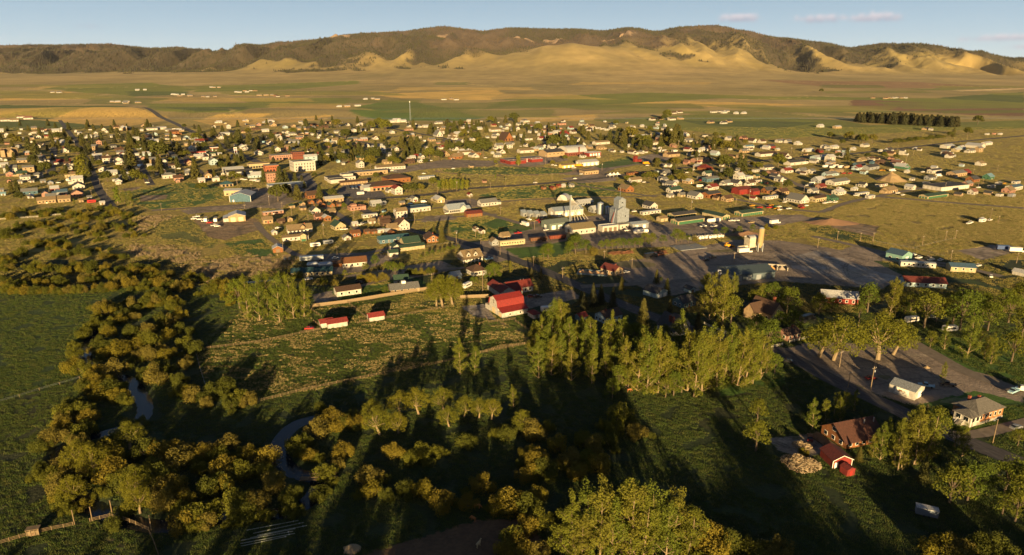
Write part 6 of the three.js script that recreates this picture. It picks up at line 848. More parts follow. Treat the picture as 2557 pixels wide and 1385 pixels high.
// ---------------------------------------------------------------- creek and roads
function ribbon(pts, w, y, fy) { // pts [[x, d]...]
  const g = new Geo(); let prev = null, run = 0;
  for (let i = 0; i < pts.length; i++) {
    const a = pts[Math.max(0, i - 1)], b = pts[Math.min(pts.length - 1, i + 1)], l = Math.hypot(b[0] - a[0], b[1] - a[1]) || 1, nx = -(b[1] - a[1]) / l, nd = (b[0] - a[0]) / l, ww = typeof w === 'function' ? w(i / (pts.length - 1)) : w;
    const L = [pts[i][0] + nx * ww / 2, pts[i][1] + nd * ww / 2], R = [pts[i][0] - nx * ww / 2, pts[i][1] - nd * ww / 2], P = (q) => [q[0], y + (fy ? fy(q[0], q[1]) : 0), -q[1]];
    if (prev) { const s = run, e = run + Math.hypot(pts[i][0] - pts[i - 1][0], pts[i][1] - pts[i - 1][1]); g.tri(prev[1], P(R), P(L), [0, s], [0, e], [ww, e]); g.tri(prev[1], P(L), prev[0], [0, s], [ww, e], [ww, s]); run = e; }
    prev = [P(L), P(R)];
  }
  return g.build();
}
const spaced = (flat, step) => { const v = []; for (let i = 0; i < flat.length; i += 2) v.push(new THREE.Vector3(flat[i], 0, flat[i + 1])); const c = new THREE.CatmullRomCurve3(v, false, 'centripetal'), n = Math.max(2, Math.round(c.getLength() / step)); return c.getSpacedPoints(n).map((p) => [p.x, p.z]); };
top('creek_water', ribbon(creekLine.map((p) => [p.x, p.z]), 5.6, -0.75), mat('#141d24', { roughness: 0.06, bumpMap: rep(groundBump, 0.3), bumpScale: 0.012 }), 'structure', 'narrow dark creek winding between willows', 'creek');
{
  const road = { asphalt: mat('#5a5656', { map: rep(roofTex, 0.05), roughness: 0.95 }), gravel: mat('#8a7d6e', { map: rep(weatherTex, 0.07), roughness: 1 }) };
  ROADS.forEach(([k, w, p], i) => top(k === 'asphalt' ? 'asphalt_road' : 'gravel_road', ribbon(spaced(p, 6), w, 0.03 + 0.008 * i, (x, d) => (d > 1750 ? farH(x, d) + 0.8 : 0)), road[k], 'structure', k === 'asphalt' ? 'paved road through the town' : 'gravel lane between the lots', 'road', 'roads and lanes of the town'));
  top('road_marking', ribbon(spaced(ROADS[1][2], 6), 0.28, 0.33), mat('#c8a840'), 'structure', 'yellow centre line of the paved highway', 'road marking');
}

// ---------------------------------------------------------------- buildings
// walls run along local x (length L) and z (width W); roof ridge along x
const wallGeo = (L, W, h, r) => cached('w' + [L, W, h, r], () => { const g = new Geo(), a = L / 2, b = W / 2; g.quad([-a, 0, b], [a, 0, b], [a, h, b], [-a, h, b]).quad([a, 0, -b], [-a, 0, -b], [-a, h, -b], [a, h, -b]).quad([a, 0, b], [a, 0, -b], [a, h, -b], [a, h, b]).quad([-a, 0, -b], [-a, 0, b], [-a, h, b], [-a, h, -b]); if (r > 0) { g.tri([a, h, b], [a, h, -b], [a, h + r, 0], [0, 0], [W, 0], [b, r]); g.tri([-a, h, -b], [-a, h, b], [-a, h + r, 0], [0, 0], [W, 0], [b, r]); } else g.quad([-a, h, b], [a, h, b], [a, h, -b], [-a, h, -b]); return g.build(); });
const gableRoofGeo = (L, W, h, r, o = 0.45, t = 0.16) => cached('r' + [L, W, h, r, o, t], () => { const g = new Geo(), a = L / 2 + o, k = r / (W / 2), b = W / 2 + o, e = h - k * o + 0.05, p = h + r + 0.05;
  for (const s of [1, -1]) { const A = [-a * s, e, b * s], B = [a * s, e, b * s], C = [a * s, p, 0], D = [-a * s, p, 0], U = (q) => [q[0], q[1] + t, q[2]]; g.quad(U(A), U(B), U(C), U(D)); g.quad(B, A, D, C); g.quad(A, B, U(B), U(A)); g.quad(B, C, U(C), U(B)); g.quad(D, A, U(A), U(D)); } return g.build(); });
const hipRoofGeo = (L, W, h, r, o = 0.5, t = 0.16) => cached('h' + [L, W, h, r, o], () => { const g = new Geo(), a = L / 2 + o, b = W / 2 + o, q = Math.max(0.05, a - b), A = [-a, h + t, b], B = [a, h + t, b], C = [a, h + t, -b], D = [-a, h + t, -b], E = [-q, h + r + t, 0], F = [q, h + r + t, 0], dn = (p) => [p[0], h, p[2]];
  g.quad(A, B, F, E).quad(C, D, E, F).tri(B, C, F, [0, 0], [2 * b, 0], [b, 3]).tri(D, A, E, [0, 0], [2 * b, 0], [b, 3]); for (const [p, s] of [[A, B], [B, C], [C, D], [D, A]]) g.quad(dn(p), dn(s), s, p); g.quad(dn(D), dn(C), dn(B), dn(A)); return g.build(); });
const flatRoofGeo = (L, W, h) => cached('f' + [L, W, h], () => { const g = new Geo(), t = 0.25, p = 0.5; g.box(0, h + 0.003, 0, L - 2 * t, 0.12, W - 2 * t); for (const s of [1, -1]) { g.box(0, h, s * (W / 2 - t / 2 + 0.03), L + 0.06, p, t); g.box(s * (L / 2 - t / 2 + 0.03), h, 0, t, p, W - 2 * t + 0.05); } return g.build(); });
const archGeo = (L, W, h) => cached('q' + [L, W, h], () => { const g = new Geo(), n = 14, pt = (k) => { const a = Math.PI * k / n; return [Math.cos(a) * W / 2, Math.sin(a) * h]; }; for (let k = 0; k < n; k++) { const [z0, y0] = pt(k), [z1, y1] = pt(k + 1); g.quad([-L / 2, y0, z0], [L / 2, y0, z0], [L / 2, y1, z1], [-L / 2, y1, z1]); } return g.build(); });
const archEndGeo = (W, h) => cached('qe' + [W, h], () => { const g = new Geo(), n = 14; for (let k = 0; k < n; k++) { const a = Math.PI * k / n, b = Math.PI * (k + 1) / n; g.tri([0, 0, 0], [0, Math.sin(a) * h, Math.cos(a) * W / 2], [0, Math.sin(b) * h, Math.cos(b) * W / 2]); } return g.build(); });
function windowAt(o, x, y, z, turn, w = 1.1, h = 1.2, framed = false) {
  if (framed) { const f = part('window', boxGeo(w + 0.24, h + 0.24, 0.09), trimMat, o, x, y - 0.12, z, turn); part('pane', boxGeo(w, h, 0.05), glassMat, f, 0, 0.12, 0.05); return f; }
  return part('window', boxGeo(w, h, 0.09), glassMat, o, x, y, z, turn);
}
// row of openings along one side; side: 'z+','z-','x+','x-'
function openings(o, side, L, W, y, n, w, h, framed, name) {
  const len = side[0] === 'z' ? L : W, sgn = side[1] === '+' ? 1 : -1;
  for (let i = 0; i < n; i++) { const t = ((i + 0.5) / n - 0.5) * len * 0.92, off = 0.012; const [x, z, turn] = side[0] === 'z' ? [t, sgn * (W / 2 + off), sgn > 0 ? 0 : Math.PI] : [sgn * (L / 2 + off), t, sgn > 0 ? Math.PI / 2 : -Math.PI / 2];
    if (name) part(name[0], boxGeo(w, h, 0.08), name[1], o, x, y, z, turn); else windowAt(o, x, y, z, turn, w, h, framed); }
}
const house = (o, { L, W, h = 2.8, r = 1.6, wall = 'w', roof = 'g', kind = 'g', over = 0.45, chimney = 0 }) => { L = +L.toFixed(1); W = +W.toFixed(1); r = +r.toFixed(2);
  part('wall', wallGeo(L, W, h, kind === 'g' ? r : 0), typeof wall === 'string' ? wallMat(wall) : wall, o);
  const rg = kind === 'g' ? gableRoofGeo(L, W, h, r, over) : kind === 'h' ? hipRoofGeo(L, W, h, r) : flatRoofGeo(L, W, h), rf = part('roof', rg, typeof roof === 'string' ? roofMat(roof) : roof, o);
  if (chimney) part('chimney', boxGeo(0.7, 1.6, 0.7), brickMat, rf, L * 0.22 * chimney, h + r - 0.7, 0.4); return rf; };

// infill: the small houses and garages that close the built-up blocks
{ reseed(404); const blocks = [[-0.77, -0.42, 735, 1430, 0.34], [-0.43, 0.24, 950, 1640, 0.72], [0.22, 0.68, 640, 1070, 0.92], [-0.31, -0.06, 480, 690, 1]], open = GROUND_PATCHES.filter((q) => q[0] !== 'sage').map((q) => q[1]), sites = Object.values(PLACE);
  const rpts = ROADS.flatMap(([, w, p]) => spaced(p, 8).map((q) => [...q, w / 2]));
  const within = (p, x, d) => { let c = false; for (let i = 0, j = p.length - 2; i < p.length; j = i, i += 2) if ((p[i + 1] > d) !== (p[j + 1] > d) && x < (p[j] - p[i]) * (d - p[i + 1]) / (p[j + 1] - p[i + 1]) + p[i]) c = !c; return c; };
  for (let i = 0, made = 0; i < 5200 && made < 330; i++) { const z = rnd(), b = blocks.find((q) => z < q[4]), d = rr(b[2], b[3]), x = rr(b[0], b[1]) * d, big = rnd() < 0.55, L = big ? rr(9, 13) : rr(5, 7.5), W = L * rr(0.62, 0.8), r = L * 0.5;
    if (((x + 6) / 95) ** 2 + ((d - 838) / 48) ** 2 < 1 || open.some((p) => within(p, x, d)) || HOUSES.some((q) => Math.hypot(q[0] - x, q[1] - d) < r + 0.42 * Math.max(q[2], q[3]) + 1.2) || sites.some((q) => Math.hypot(q[0] - x, q[1] - d) < r + 17) || TREES.some((q) => Math.hypot(q[0] - x, q[1] - d) < r + 1) || CARS.some((q) => Math.hypot(q[0] - x, q[1] - d) < r + 2.5) || POLES.some((q) => Math.hypot(q[0] - x, q[1] - d) < r + 0.5) || rpts.some((q) => Math.hypot(q[0] - x, q[1] - d) < r + q[2])) continue;
    HOUSES.push([x, d, L, W, rnd() < 0.5 ? 'g' : 'e', pick([...'wwwwwwwctgpl']), pick([...'ggdnntwwgwr']), rnd() < 0.15 ? 2 : 1, nearTo(x, d)]); made++; } }
reseed(77);
for (const [x, d, L0, W0, k, w, r, st, z] of HOUSES) {
  const L = Math.max(3, Math.round(L0 * 2) / 2), W = Math.max(2.6, Math.round(W0 * 2) / 2), area = L * W, head = 'gh'.includes(k) ? -32 : 58, turn = headingTurn(head) + rr(-0.06, 0.06), zo = ZONES[z] ?? z, y = d > 1750 ? farH(x, d) - 0.3 : 0;
  const wn = WALL[w][1], rn = ROOF[r][1], two = st > 1 ? 'two-storey ' : '';
  let name, label, cat, grp;
  if (k === 't') { name = 'mobile_home'; cat = 'mobile home'; label = `${wn} mobile home with ${rn} roof ${zo}`; grp = `mobile homes ${zo}`; }
  else if (k === 'f') { name = 'flat_roofed_building'; cat = 'building'; label = `${wn} flat-roofed building ${zo}`; grp = `flat-roofed buildings ${zo}`; }
  else if (k === 'q') { name = 'arched_shelter'; cat = 'shed'; label = `${wn} arched metal shelter ${zo}`; grp = `arched shelters ${zo}`; }
  else if (area < 34) { name = 'small_shed'; cat = 'shed'; label = `small ${wn} shed with ${rn} roof ${zo}`; grp = `small sheds ${zo}`; }
  else if (k === 'e' && area < 50) { name = 'garage'; cat = 'garage'; label = `${wn} garage with ${rn} roof ${zo}`; grp = `garages ${zo}`; }
  else if (st === 1 && L > 11 && L <= 17) { name = 'bungalow'; cat = 'house'; label = `${wn} bungalow with ${rn} ${k === 'h' ? 'hipped' : 'gabled'} roof ${zo}`; grp = `bungalows ${zo}`; }
  else if (L > 17) { name = 'long_building'; cat = 'building'; label = `long ${wn} building with ${rn} roof ${zo}`; grp = `long buildings ${zo}`; }
  else { name = 'house'; cat = 'house'; label = `${wn} ${two}house with ${rn} ${k === 'h' ? 'hipped' : 'gabled'} roof ${zo}`; grp = `houses ${zo}`; }
  const o = thing(name, x, d, turn, label, cat, grp, y), near = d < 650, front = head === 58 ? ['z+', 'x-'] : ['x-', 'z-'];
  if (k === 'q') { part('arched_roof', archGeo(L, W, W * 0.55), roofMat(r), o); for (const s of [1, -1]) part('end_wall', archEndGeo(W, W * 0.55), wallMat(w), o, s * (L / 2 - 0.1)); part('door', boxGeo(3, 3, 0.1), doorMat, o, -L / 2 + 0.08, 0, 0, -Math.PI / 2); continue; }
  const h = k === 't' ? 2.6 : k === 'f' ? 3.4 * st + 0.4 : area < 34 ? 2.2 : L > 17 ? 3.8 : 2.8 * st + 0.4, pitch = k === 't' ? 0.4 : L > 17 ? W * 0.2 : W * rr(0.27, 0.38);
  house(o, { L, W, h, r: Math.round(pitch * 5) / 5, wall: w, roof: r, kind: k === 'f' ? 'f' : k === 'h' ? 'h' : 'g', over: k === 't' ? 0.15 : 0.45, chimney: area > 60 && L < 17 && rnd() < 0.35 ? pick([-1, 1]) : 0 });
  const small = area < 34;
  if (small && d > 820) continue; if (small) { const g = front[0] === 'z+' ? 'z+' : 'x-'; openings(o, g, L, W, 0.05, 1, Math.min(1.6, W * 0.4), 1.8, false, ['door', doorMat]); continue; }
  for (let s = 0; s < st; s++) {
    const yy = 0.95 + s * 2.7; if (d > 820) { openings(o, front[0], L, W, yy, 2, 1.5, 1.3); continue; }
    front.forEach((side, i) => { const len = side[0] === 'z' ? L : W, n = clamp(Math.round(len / (near ? 3.2 : 4.2)), 1, d > 1000 ? 3 : 5); openings(o, side, L, W, yy, n, 1.1, 1.2, near && d < 520); });
  }
  const dl = front[0]; if (d < 820) openings(o, dl, dl[0] === 'z' ? L * 0.12 : L, dl[0] === 'z' ? W : W * 0.12, 0.02, 1, 1.0, 2.05, false, ['door', pick([doorMat, trimMat, mat('#7a2f22')])]);
  if (L <= 17 && k !== 'f' && k !== 't' && rnd() < 0.45) { // lower wing or garage on the far or near end
    const gl = rr(3, 5), gw = W * 0.72, s = pick([-1, 1]); const wing = part('wing', wallGeo(+gl.toFixed(1), +gw.toFixed(1), 2.3, +(gw * 0.2).toFixed(1)), wallMat(w), o, s * (L / 2 + gl / 2), 0, (W - gw) * 0.3 * pick([-1, 1])); part('wing_roof', gableRoofGeo(+gl.toFixed(1), +gw.toFixed(1), 2.3, +(gw * 0.2).toFixed(1), 0.3), roofMat(r), wing); }
}
// ---------------------------------------------------------------- landmark buildings
const at = (k) => PLACE[k];
function lm(key, name, label, category, heading, opt = {}, wins = []) {
  const [x, d] = at(key), o = thing(name, x, d, headingTurn(heading), label, category, opt.group);
  if (opt.L) house(o, opt);
  for (const [side, y, n, w, h, nm] of wins) openings(o, side, opt.L, opt.W, y, n, w ?? 1.1, h ?? 1.3, d < 520, nm);
  return o;
}
const wing = (o, x, z, L, W, h, r, wall, roof, kind = 'g', turn = 0, y = 0) => { const g = part('wing', wallGeo(L, W, h, kind === 'g' ? r : 0), wallMat(wall), o, x, y, z, turn); part('wing_roof', kind === 'g' ? gableRoofGeo(L, W, h, r, 0.4) : kind === 'h' ? hipRoofGeo(L, W, h, r) : flatRoofGeo(L, W, h), roofMat(roof), g); return g; };
const DR = ['door', doorMat], WD = ['door', trimMat], GD = ['garage_door', trimMat], SD = ['storage_door', mat('#2f5a3c')];
let o;
o = lm('stoneChurch', 'stone_church', 'tan stone church with steep gables and a squat tower', 'church', 58, { L: 20, W: 11, h: 6, r: 6, wall: 't', roof: 't' }, [['z+', 1.5, 5, 1.2, 3], ['x-', 1.5, 2, 1.2, 3]]); wing(o, 3, 7.5, 9, 7, 6, 5, 't', 't', 'g', Math.PI / 2); wing(o, -7, 7, 4.5, 4.5, 9.5, 2.5, 't', 'n', 'h');
o = lm('whiteBlock', 'brick_block', 'white three-storey downtown block with rows of windows', 'building', 58, { L: 26, W: 20, h: 11.2, kind: 'f', wall: 'w', roof: 'g' }, [['z+', 1, 7, 1.3, 2], ['z+', 4.6, 7, 1.1, 1.8], ['z+', 8, 7, 1.1, 1.8], ['x-', 4.6, 4, 1.1, 1.8], ['x-', 8, 4, 1.1, 1.8]]); part('cornice', new Geo().box(0, 11.72, 10, 26.6, 0.4, 0.5).box(-13, 11.72, 0, 0.5, 0.4, 20.6).build(), trimMat, o); 
o = lm('tanBlock', 'brick_block', 'tan three-storey block with square windows behind tall conifers', 'building', 58, { L: 12, W: 10, h: 9.6, kind: 'f', wall: 'p', roof: 't' }, [['z+', 1, 4], ['z+', 4.2, 4], ['z+', 7.2, 4], ['x-', 1, 3], ['x-', 4.2, 3], ['x-', 7.2, 3]]);
lm('brickRow', 'brick_block', 'long salmon brick row of shops with stepped parapet', 'building', 58, { L: 28, W: 15, h: 6.2, kind: 'f', wall: 'p', roof: 'g' }, [['z+', 3.6, 9, 1, 1.5], ['z+', 0.3, 6, 2.6, 2.2], ['x-', 3.6, 4, 1, 1.5]]);
lm('brownBlock', 'brick_block', 'rust-brown three-storey brick block behind the salmon row', 'building', 58, { L: 15, W: 14, h: 9.4, kind: 'f', wall: 'q', roof: 'n' }, [['z+', 4, 5], ['z+', 7, 5], ['x-', 4, 4], ['x-', 7, 4]]);
lm('creamRow', 'brick_block', 'long cream-painted shop row with flat roof', 'building', 58, { L: 25, W: 12, h: 5.4, kind: 'f', wall: 'c', roof: 't' }, [['z+', 0.5, 7, 2.4, 2.2], ['x-', 1, 3]]);
lm('orangeBlock', 'brick_block', 'orange brick two-storey corner block with small windows', 'building', 58, { L: 16, W: 12, h: 7.4, kind: 'f', wall: mat('#a8613f', { map: wallMap }), roof: 'g' }, [['z+', 4.2, 6], ['z+', 0.6, 4, 2, 2], ['x-', 4.2, 4]]);
lm('flatWhite', 'flat_roofed_building', 'low white building with broad pale flat roofs behind the round tree', 'building', 58, { L: 38, W: 14, h: 4, kind: 'f', wall: 'w', roof: 's' }, [['z+', 1, 9], ['x-', 1, 3]]);
o = lm('hospital', 'hospital', 'white hospital of stepped flat-roofed wings', 'building', 58, { L: 30, W: 18, h: 4.2, kind: 'f', wall: 'w', roof: 'd' }, [['z+', 1, 9, 1.4], ['x-', 1, 5, 1.4]]); wing(o, -9, 14, 16, 12, 3.9, 0, 'w', 'd', 'f'); wing(o, 8, -1, 12, 10, 6.4, 0, 'w', 'g', 'f');
lm('tanLong', 'flat_roofed_building', 'very long low tan building behind the hospital', 'building', 58, { L: 46, W: 12, h: 4.2, kind: 'f', wall: 't', roof: 'g' }, [['z+', 1.2, 10, 1.6], ['x-', 1, 3]]);
lm('tanRoofLong', 'long_building', 'long white building with sand-coloured metal roof beside the gravel lot', 'building', 62, { L: 36, W: 12, h: 3.6, r: 2, wall: 'w', roof: 't' }, [['z+', 1.2, 9], ['x-', 0, 2, 3, 2.8, GD]]);
o = lm('grocery', 'grocery_store', 'brown hip-roofed store with red fascia facing the car park', 'store', 58, { L: 34, W: 22, h: 4.6, r: 3.4, kind: 'h', wall: 't', roof: 'n' }, [['z+', 0.4, 7, 2.4, 2.4]]); part('fascia', new Geo().box(0, 3.5, 12.2, 30, 0.9, 0.3).build(), mat('#8e2f22'), o); wing(o, -19, 3, 9, 12, 3.8, 2, 'w', 'w');
lm('groceryRear', 'long_building', 'brown hip-roofed hall behind the grocery store', 'building', 58, { L: 26, W: 20, h: 4.8, r: 3.6, kind: 'h', wall: 'o', roof: 'n' }, [['z+', 1, 5]]);
lm('motelRow', 'motel', 'long brown-roofed motel row with a door per room', 'motel', 58, { L: 30, W: 7, h: 2.8, r: 1.6, wall: 't', roof: 'n' }, [['z+', 0.05, 9, 0.9, 2, DR], ['x-', 1, 1]]);
lm('lodge', 'lodge', 'timber lodge with brown roof between tall conifers', 'house', 58, { L: 15, W: 10, h: 3.2, r: 3.4, wall: 'o', roof: 'n', chimney: 1 }, [['z+', 1, 5], ['x-', 1, 3]]);
o = lm('school', 'school', 'red brick school with grey flat roofs and window bays', 'school', 58, { L: 54, W: 18, h: 4.6, kind: 'f', wall: 'r', roof: 'g' }, [['z+', 1, 14, 2, 1.8], ['x-', 1, 4, 2]]); wing(o, -16, 13, 24, 12, 4.2, 0, 'r', 'g', 'f'); wing(o, 16, 11, 18, 9, 4.0, 0, 'r', 's', 'f'); for (let i = 0; i < 8; i++) part('pier', boxGeo(0.5, 4.6, 0.4), trimMat, o, -25 + i * 7.2, 0, 9.22);
lm('schoolGym', 'school_hall', 'olive-grey school hall with low gable between school and dome', 'building', 58, { L: 30, W: 22, h: 6.4, r: 3.2, wall: 't', roof: 'd' }, [['z+', 3.6, 4, 2, 1]]);
o = thing('domed_gymnasium', ...at('dome'), headingTurn(58), 'white barrel-roofed gymnasium on a red brick base', 'gymnasium'); part('wall', wallGeo(36, 27, 4.6, 0), wallMat('q'), o); part('barrel_roof', archGeo(35, 26, 8.4), roofMat('w'), o, 0, 4.62); for (const s of [1, -1]) part('end_wall', archEndGeo(26, 8.4), wallMat('w'), o, s * 17.4, 4.62); openings(o, 'z+', 36, 27, 1.2, 8, 1.6, 1.4); part('chimney', boxGeo(1.2, 12, 1.2), brickMat, o, 2, 0, 14.3);
lm('domeAnnex', 'school_annex', 'white and red annex beside the domed gymnasium', 'building', 58, { L: 22, W: 12, h: 5.2, kind: 'f', wall: 'r', roof: 'w' }, [['z+', 1, 4, 3, 3, GD]]);
lm('busBarn', 'bus_garage', 'white metal bus garage with low gable by the track', 'garage', 62, { L: 26, W: 15, h: 4.6, r: 2.4, wall: 'w', roof: 'w' }, [['z+', 0, 4, 3.4, 3.6, GD], ['x-', 0, 2, 3.4, 3.6, GD]]);
o = lm('yellowShed', 'maintenance_shed', 'half white half yellow metal shed by the track', 'shed', 58, { L: 20, W: 8, h: 3.4, r: 1.4, wall: 'y', roof: 'y' in ROOF ? 'y' : 't' }, [['z+', 0, 3, 2.6, 2.6, GD]]);
o = thing('a_frame_church', ...at('aframe'), headingTurn(-32), 'brown church whose steep roof reaches almost to the ground', 'church'); house(o, { L: 24, W: 18, h: 1.6, r: 13, wall: 'o', roof: 'n', over: 0.8 }); openings(o, 'x-', 24, 18, 0.3, 3, 1.8, 4);
o = lm('redTower', 'announcer_tower', 'narrow red booth tower with a white top on the school field', 'tower', 58, { L: 4.4, W: 4, h: 7, r: 1, wall: 'r', roof: 'r' }, [['z+', 4.6, 2], ['x-', 4.6, 1]]); wing(o, 5, 2, 6, 4, 2.6, 1, 'r', 'r');
{ o = thing('canopy_tent', ...at('pavTent'), headingTurn(58), 'white peaked canopy tents on the gravel lot', 'tent'); const g = new Geo(); for (const cx of [-5.5, 0, 5.5]) for (let k = 0; k < 8; k++) { const p = (q) => [cx + [2.75, 2.75, 0, -2.75, -2.75, -2.75, 0, 2.75][q % 8], 2.4, [0, 3, 3, 3, 0, -3, -3, -3][q % 8]], m = (q) => { const e = p(q); return [cx + (e[0] - cx) * 0.42, 3.3, e[2] * 0.42]; }; g.quad(p(k), p(k + 1), m(k + 1), m(k)); g.tri(m(k), m(k + 1), [cx, 5.2, 0]); } part('canopy', g.build(), mat('#e6e2d8'), o); for (const cx of [-8.2, -2.75, 2.75, 8.2]) for (const s of [1, -1]) part('pole', boxGeo(0.12, 2.4, 0.12), trimMat, o, cx, 0, s * 3); }
o = lm('whiteChurch', 'white_church', 'white church of three gables at the town edge below the mast', 'church', 58, { L: 18, W: 11, h: 5, r: 4, wall: 'w', roof: 'w' }, [['z+', 1, 4]]); wing(o, -15, 3, 13, 9, 4, 2.4, 'w', 'w'); wing(o, 15, 2, 13, 9, 4, 2.2, 'w', 'w'); wing(o, 0, 6, 8, 9, 5, 4.5, 'w', 'w', 'g', Math.PI / 2);
lm('steepChurch', 'gabled_church', 'white church with very steep grey roof among conifers', 'church', -32, { L: 16, W: 12, h: 3.4, r: 8, wall: 'w', roof: 'g' }, [['x-', 1, 2, 1.4, 3], ['z-', 1, 3]]);
o = lm('storeGas', 'filling_station', 'low filling station shop with red fascia', 'shop', 58, { L: 20, W: 11, h: 3.8, kind: 'f', wall: 'w', roof: 'n' }, [['z+', 0.4, 5, 2.4, 2.3]]); part('fascia', new Geo().box(0, 3.1, 5.7, 20.4, 0.9, 0.2).box(-10.2, 3.1, 0, 0.2, 0.9, 11.2).build(), mat('#a4261e'), o);
o = thing('fuel_canopy', ...at('gasCanopy'), headingTurn(58), 'red and white fuel canopy on four posts', 'canopy'); part('canopy_top', boxGeo(16, 0.5, 8), mat('#d9d4c8'), o, 0, 5.3); part('canopy_band', boxGeo(16.2, 0.7, 8.2), mat('#a4261e'), o, 0, 4.6); for (const sx of [-5, 5]) for (const sz of [-2.4, 2.4]) part('post', boxGeo(0.4, 4.6, 0.4), trimMat, o, sx, 0, sz); for (const sx of [-5, 0, 5]) part('fuel_pump', boxGeo(0.8, 1.8, 0.5), mat('#b7b2aa'), o, sx, 0, 0.2);
o = thing('roadside_sign', ...at('gasSign'), headingTurn(85), 'tall white and red roadside sign on two posts', 'sign'); for (const s of [-1.6, 1.6]) part('post', boxGeo(0.3, 10, 0.3), steelMat, o, s); part('sign_panel', boxGeo(4.4, 4.6, 0.4), mat('#e6e2da'), o, 0, 5.6, 0.36); part('sign_band', boxGeo(3.8, 1.5, 0.1), mat('#b02a22'), o, 0, 8, 0.62); part('price_board', boxGeo(3.8, 1.6, 0.1), mat('#3a4c7a'), o, 0, 5.9, 0.62);
o = lm('hallWhite', 'meeting_hall', 'white hall with long sloping roof and lower brick wing', 'hall', 58, { L: 18, W: 13, h: 4.2, r: 4, wall: 'w', roof: 'w' }, [['z+', 1, 5], ['x-', 1, 3]]); wing(o, -6, 8, 8, 5, 2.8, 1.4, 'p', 'n');
lm('storageWhite', 'storage_row', 'short white storage row with dark doors by the poplars', 'storage units', 62, { L: 18, W: 6, h: 2.8, r: 0.8, wall: 'w', roof: 's' }, [['z+', 0.03, 6, 2.2, 2.2, ['storage_door', mat('#6a7078')]]]);
{ o = thing('metal_workshop', ...at('blueShop'), headingTurn(-6), 'large blue-walled metal shop with bright white roof', 'workshop'); house(o, { L: 21, W: 19, h: 5.6, r: 3, wall: 'b', roof: 'w', over: 0.3 }); part('door', boxGeo(1.1, 2.1, 0.08), trimMat, o, -10.52, 0, -6.2, -Math.PI / 2); part('corner_trim', boxGeo(0.25, 5.6, 0.25), trimMat, o, -10.5, 0, 9.5); part('corner_trim', boxGeo(0.25, 5.6, 0.25), trimMat, o, -10.5, 0, -9.5); }
lm('whiteShop', 'metal_workshop', 'white metal shop with flat pale roof behind the blue-walled shop', 'workshop', 84, { L: 16, W: 12, h: 5, r: 1.2, wall: 'c', roof: 'w' }, [['z+', 1, 3, 2]]);
lm('pavilion', 'picnic_pavilion', 'teal hip-roofed pavilion by the ball field', 'pavilion', 58, { L: 12, W: 9, h: 2.8, r: 2.6, kind: 'h', wall: 't', roof: mat('#35606a', { map: roofMap }) }, [['z+', 0.3, 3, 2.2, 2.2]]);
o = lm('tanShop', 'metal_workshop', 'tan metal shop with white gable roof and open bay', 'workshop', -20, { L: 15, W: 13, h: 4.4, r: 2.2, wall: 't', roof: 'w' }, [['x-', 0, 2, 3.6, 3.4, ['garage_door', mat('#c9b48c')]]]); part('lean_to', wallGeo(12, 4, 2.8, 0), wallMat('w'), o, 0, 0, -8.6); part('lean_to_roof', new Geo().quad([-6.4, 2.9, -11], [-6.4, 4.3, -6.3], [6.4, 4.3, -6.3], [6.4, 2.9, -11]).build(), roofMat('w'), o);
for (const [k, n] of [['trailerBox1', 'white box trailer parked beside the tan shop'], ['trailerBox2', 'white cargo box set apart from the tan shop']]) { const q = thing('box_trailer', at(k)[0] - (k === 'trailerBox1' ? 10 : 12), at(k)[1], headingTurn(-20), n, 'trailer'); part('box', boxGeo(8, 2.7, 2.6), wallMat('w'), q, 0, 0.7); part('doors', boxGeo(0.08, 2.5, 2.4), trimMat, q, -4.06, 0.8); for (const sx of [1.5, 2.6]) part('wheel', new THREE.CylinderGeometry(0.45, 0.45, 2.5, 12).rotateX(Math.PI / 2), darkMat, q, sx, 0.45); }
o = lm('dormerHouse', 'dormer_house', 'white house with tan roof, single dormer and columned porch', 'house', 66, { L: 18, W: 9, h: 3, r: 3, wall: 'w', roof: 't', chimney: 1 }, [['z+', 0.9, 6], ['x-', 0.9, 2]]); wing(o, 2, 3.6, 3, 3, 1.2, 1.4, 't', 't', 'g', Math.PI / 2, 3.4); part('porch_roof', new Geo().quad([-9, 2.5, 6.6], [3, 2.5, 6.6], [3, 3.1, 4.5], [-9, 3.1, 4.5]).build(), roofMat('t'), o); for (let i = 0; i < 5; i++) part('porch_post', boxGeo(0.2, 2.5, 0.2), trimMat, o, -8.8 + i * 2.9, 0, 6.4);
o = lm('whiteLong', 'long_house', 'long white house with stepped cream front by the lane bend', 'house', 66, { L: 18, W: 7, h: 3, r: 1, wall: 'w', roof: 't' }, [['z+', 0.9, 5], ['x-', 0.9, 2]]); wing(o, 5, 5, 5, 4, 4.4, 1.2, 'c', 't', 'g', Math.PI / 2); part('base_panel', boxGeo(3.4, 1.8, 0.1), wallMat('e'), o, 5, 0, 7.6);
o = lm('pueblo', 'adobe_house', 'pinkish adobe-style house of stepped blocks', 'house', 58, { L: 13, W: 8, h: 3, kind: 'f', wall: 'p', roof: 'p' }, [['z+', 0.9, 4], ['x-', 0.9, 2]]); wing(o, -2, -1, 5, 4, 4.6, 0, 'p', 'p', 'f'); wing(o, 5.5, 3, 4, 4, 3.4, 0, 'p', 'p', 'f');
o = lm('brownHouse2', 'farm_house', 'white two-storey house with steep brown roof and tan wing', 'house', -32, { L: 10, W: 9, h: 5, r: 4, wall: 'w', roof: 'n', chimney: -1 }, [['x-', 0.9, 3], ['x-', 3.6, 2], ['z-', 0.9, 3], ['z-', 3.6, 3]]); wing(o, -1, -8, 8, 8, 3, 3, 't', 't', 'g', Math.PI / 2);
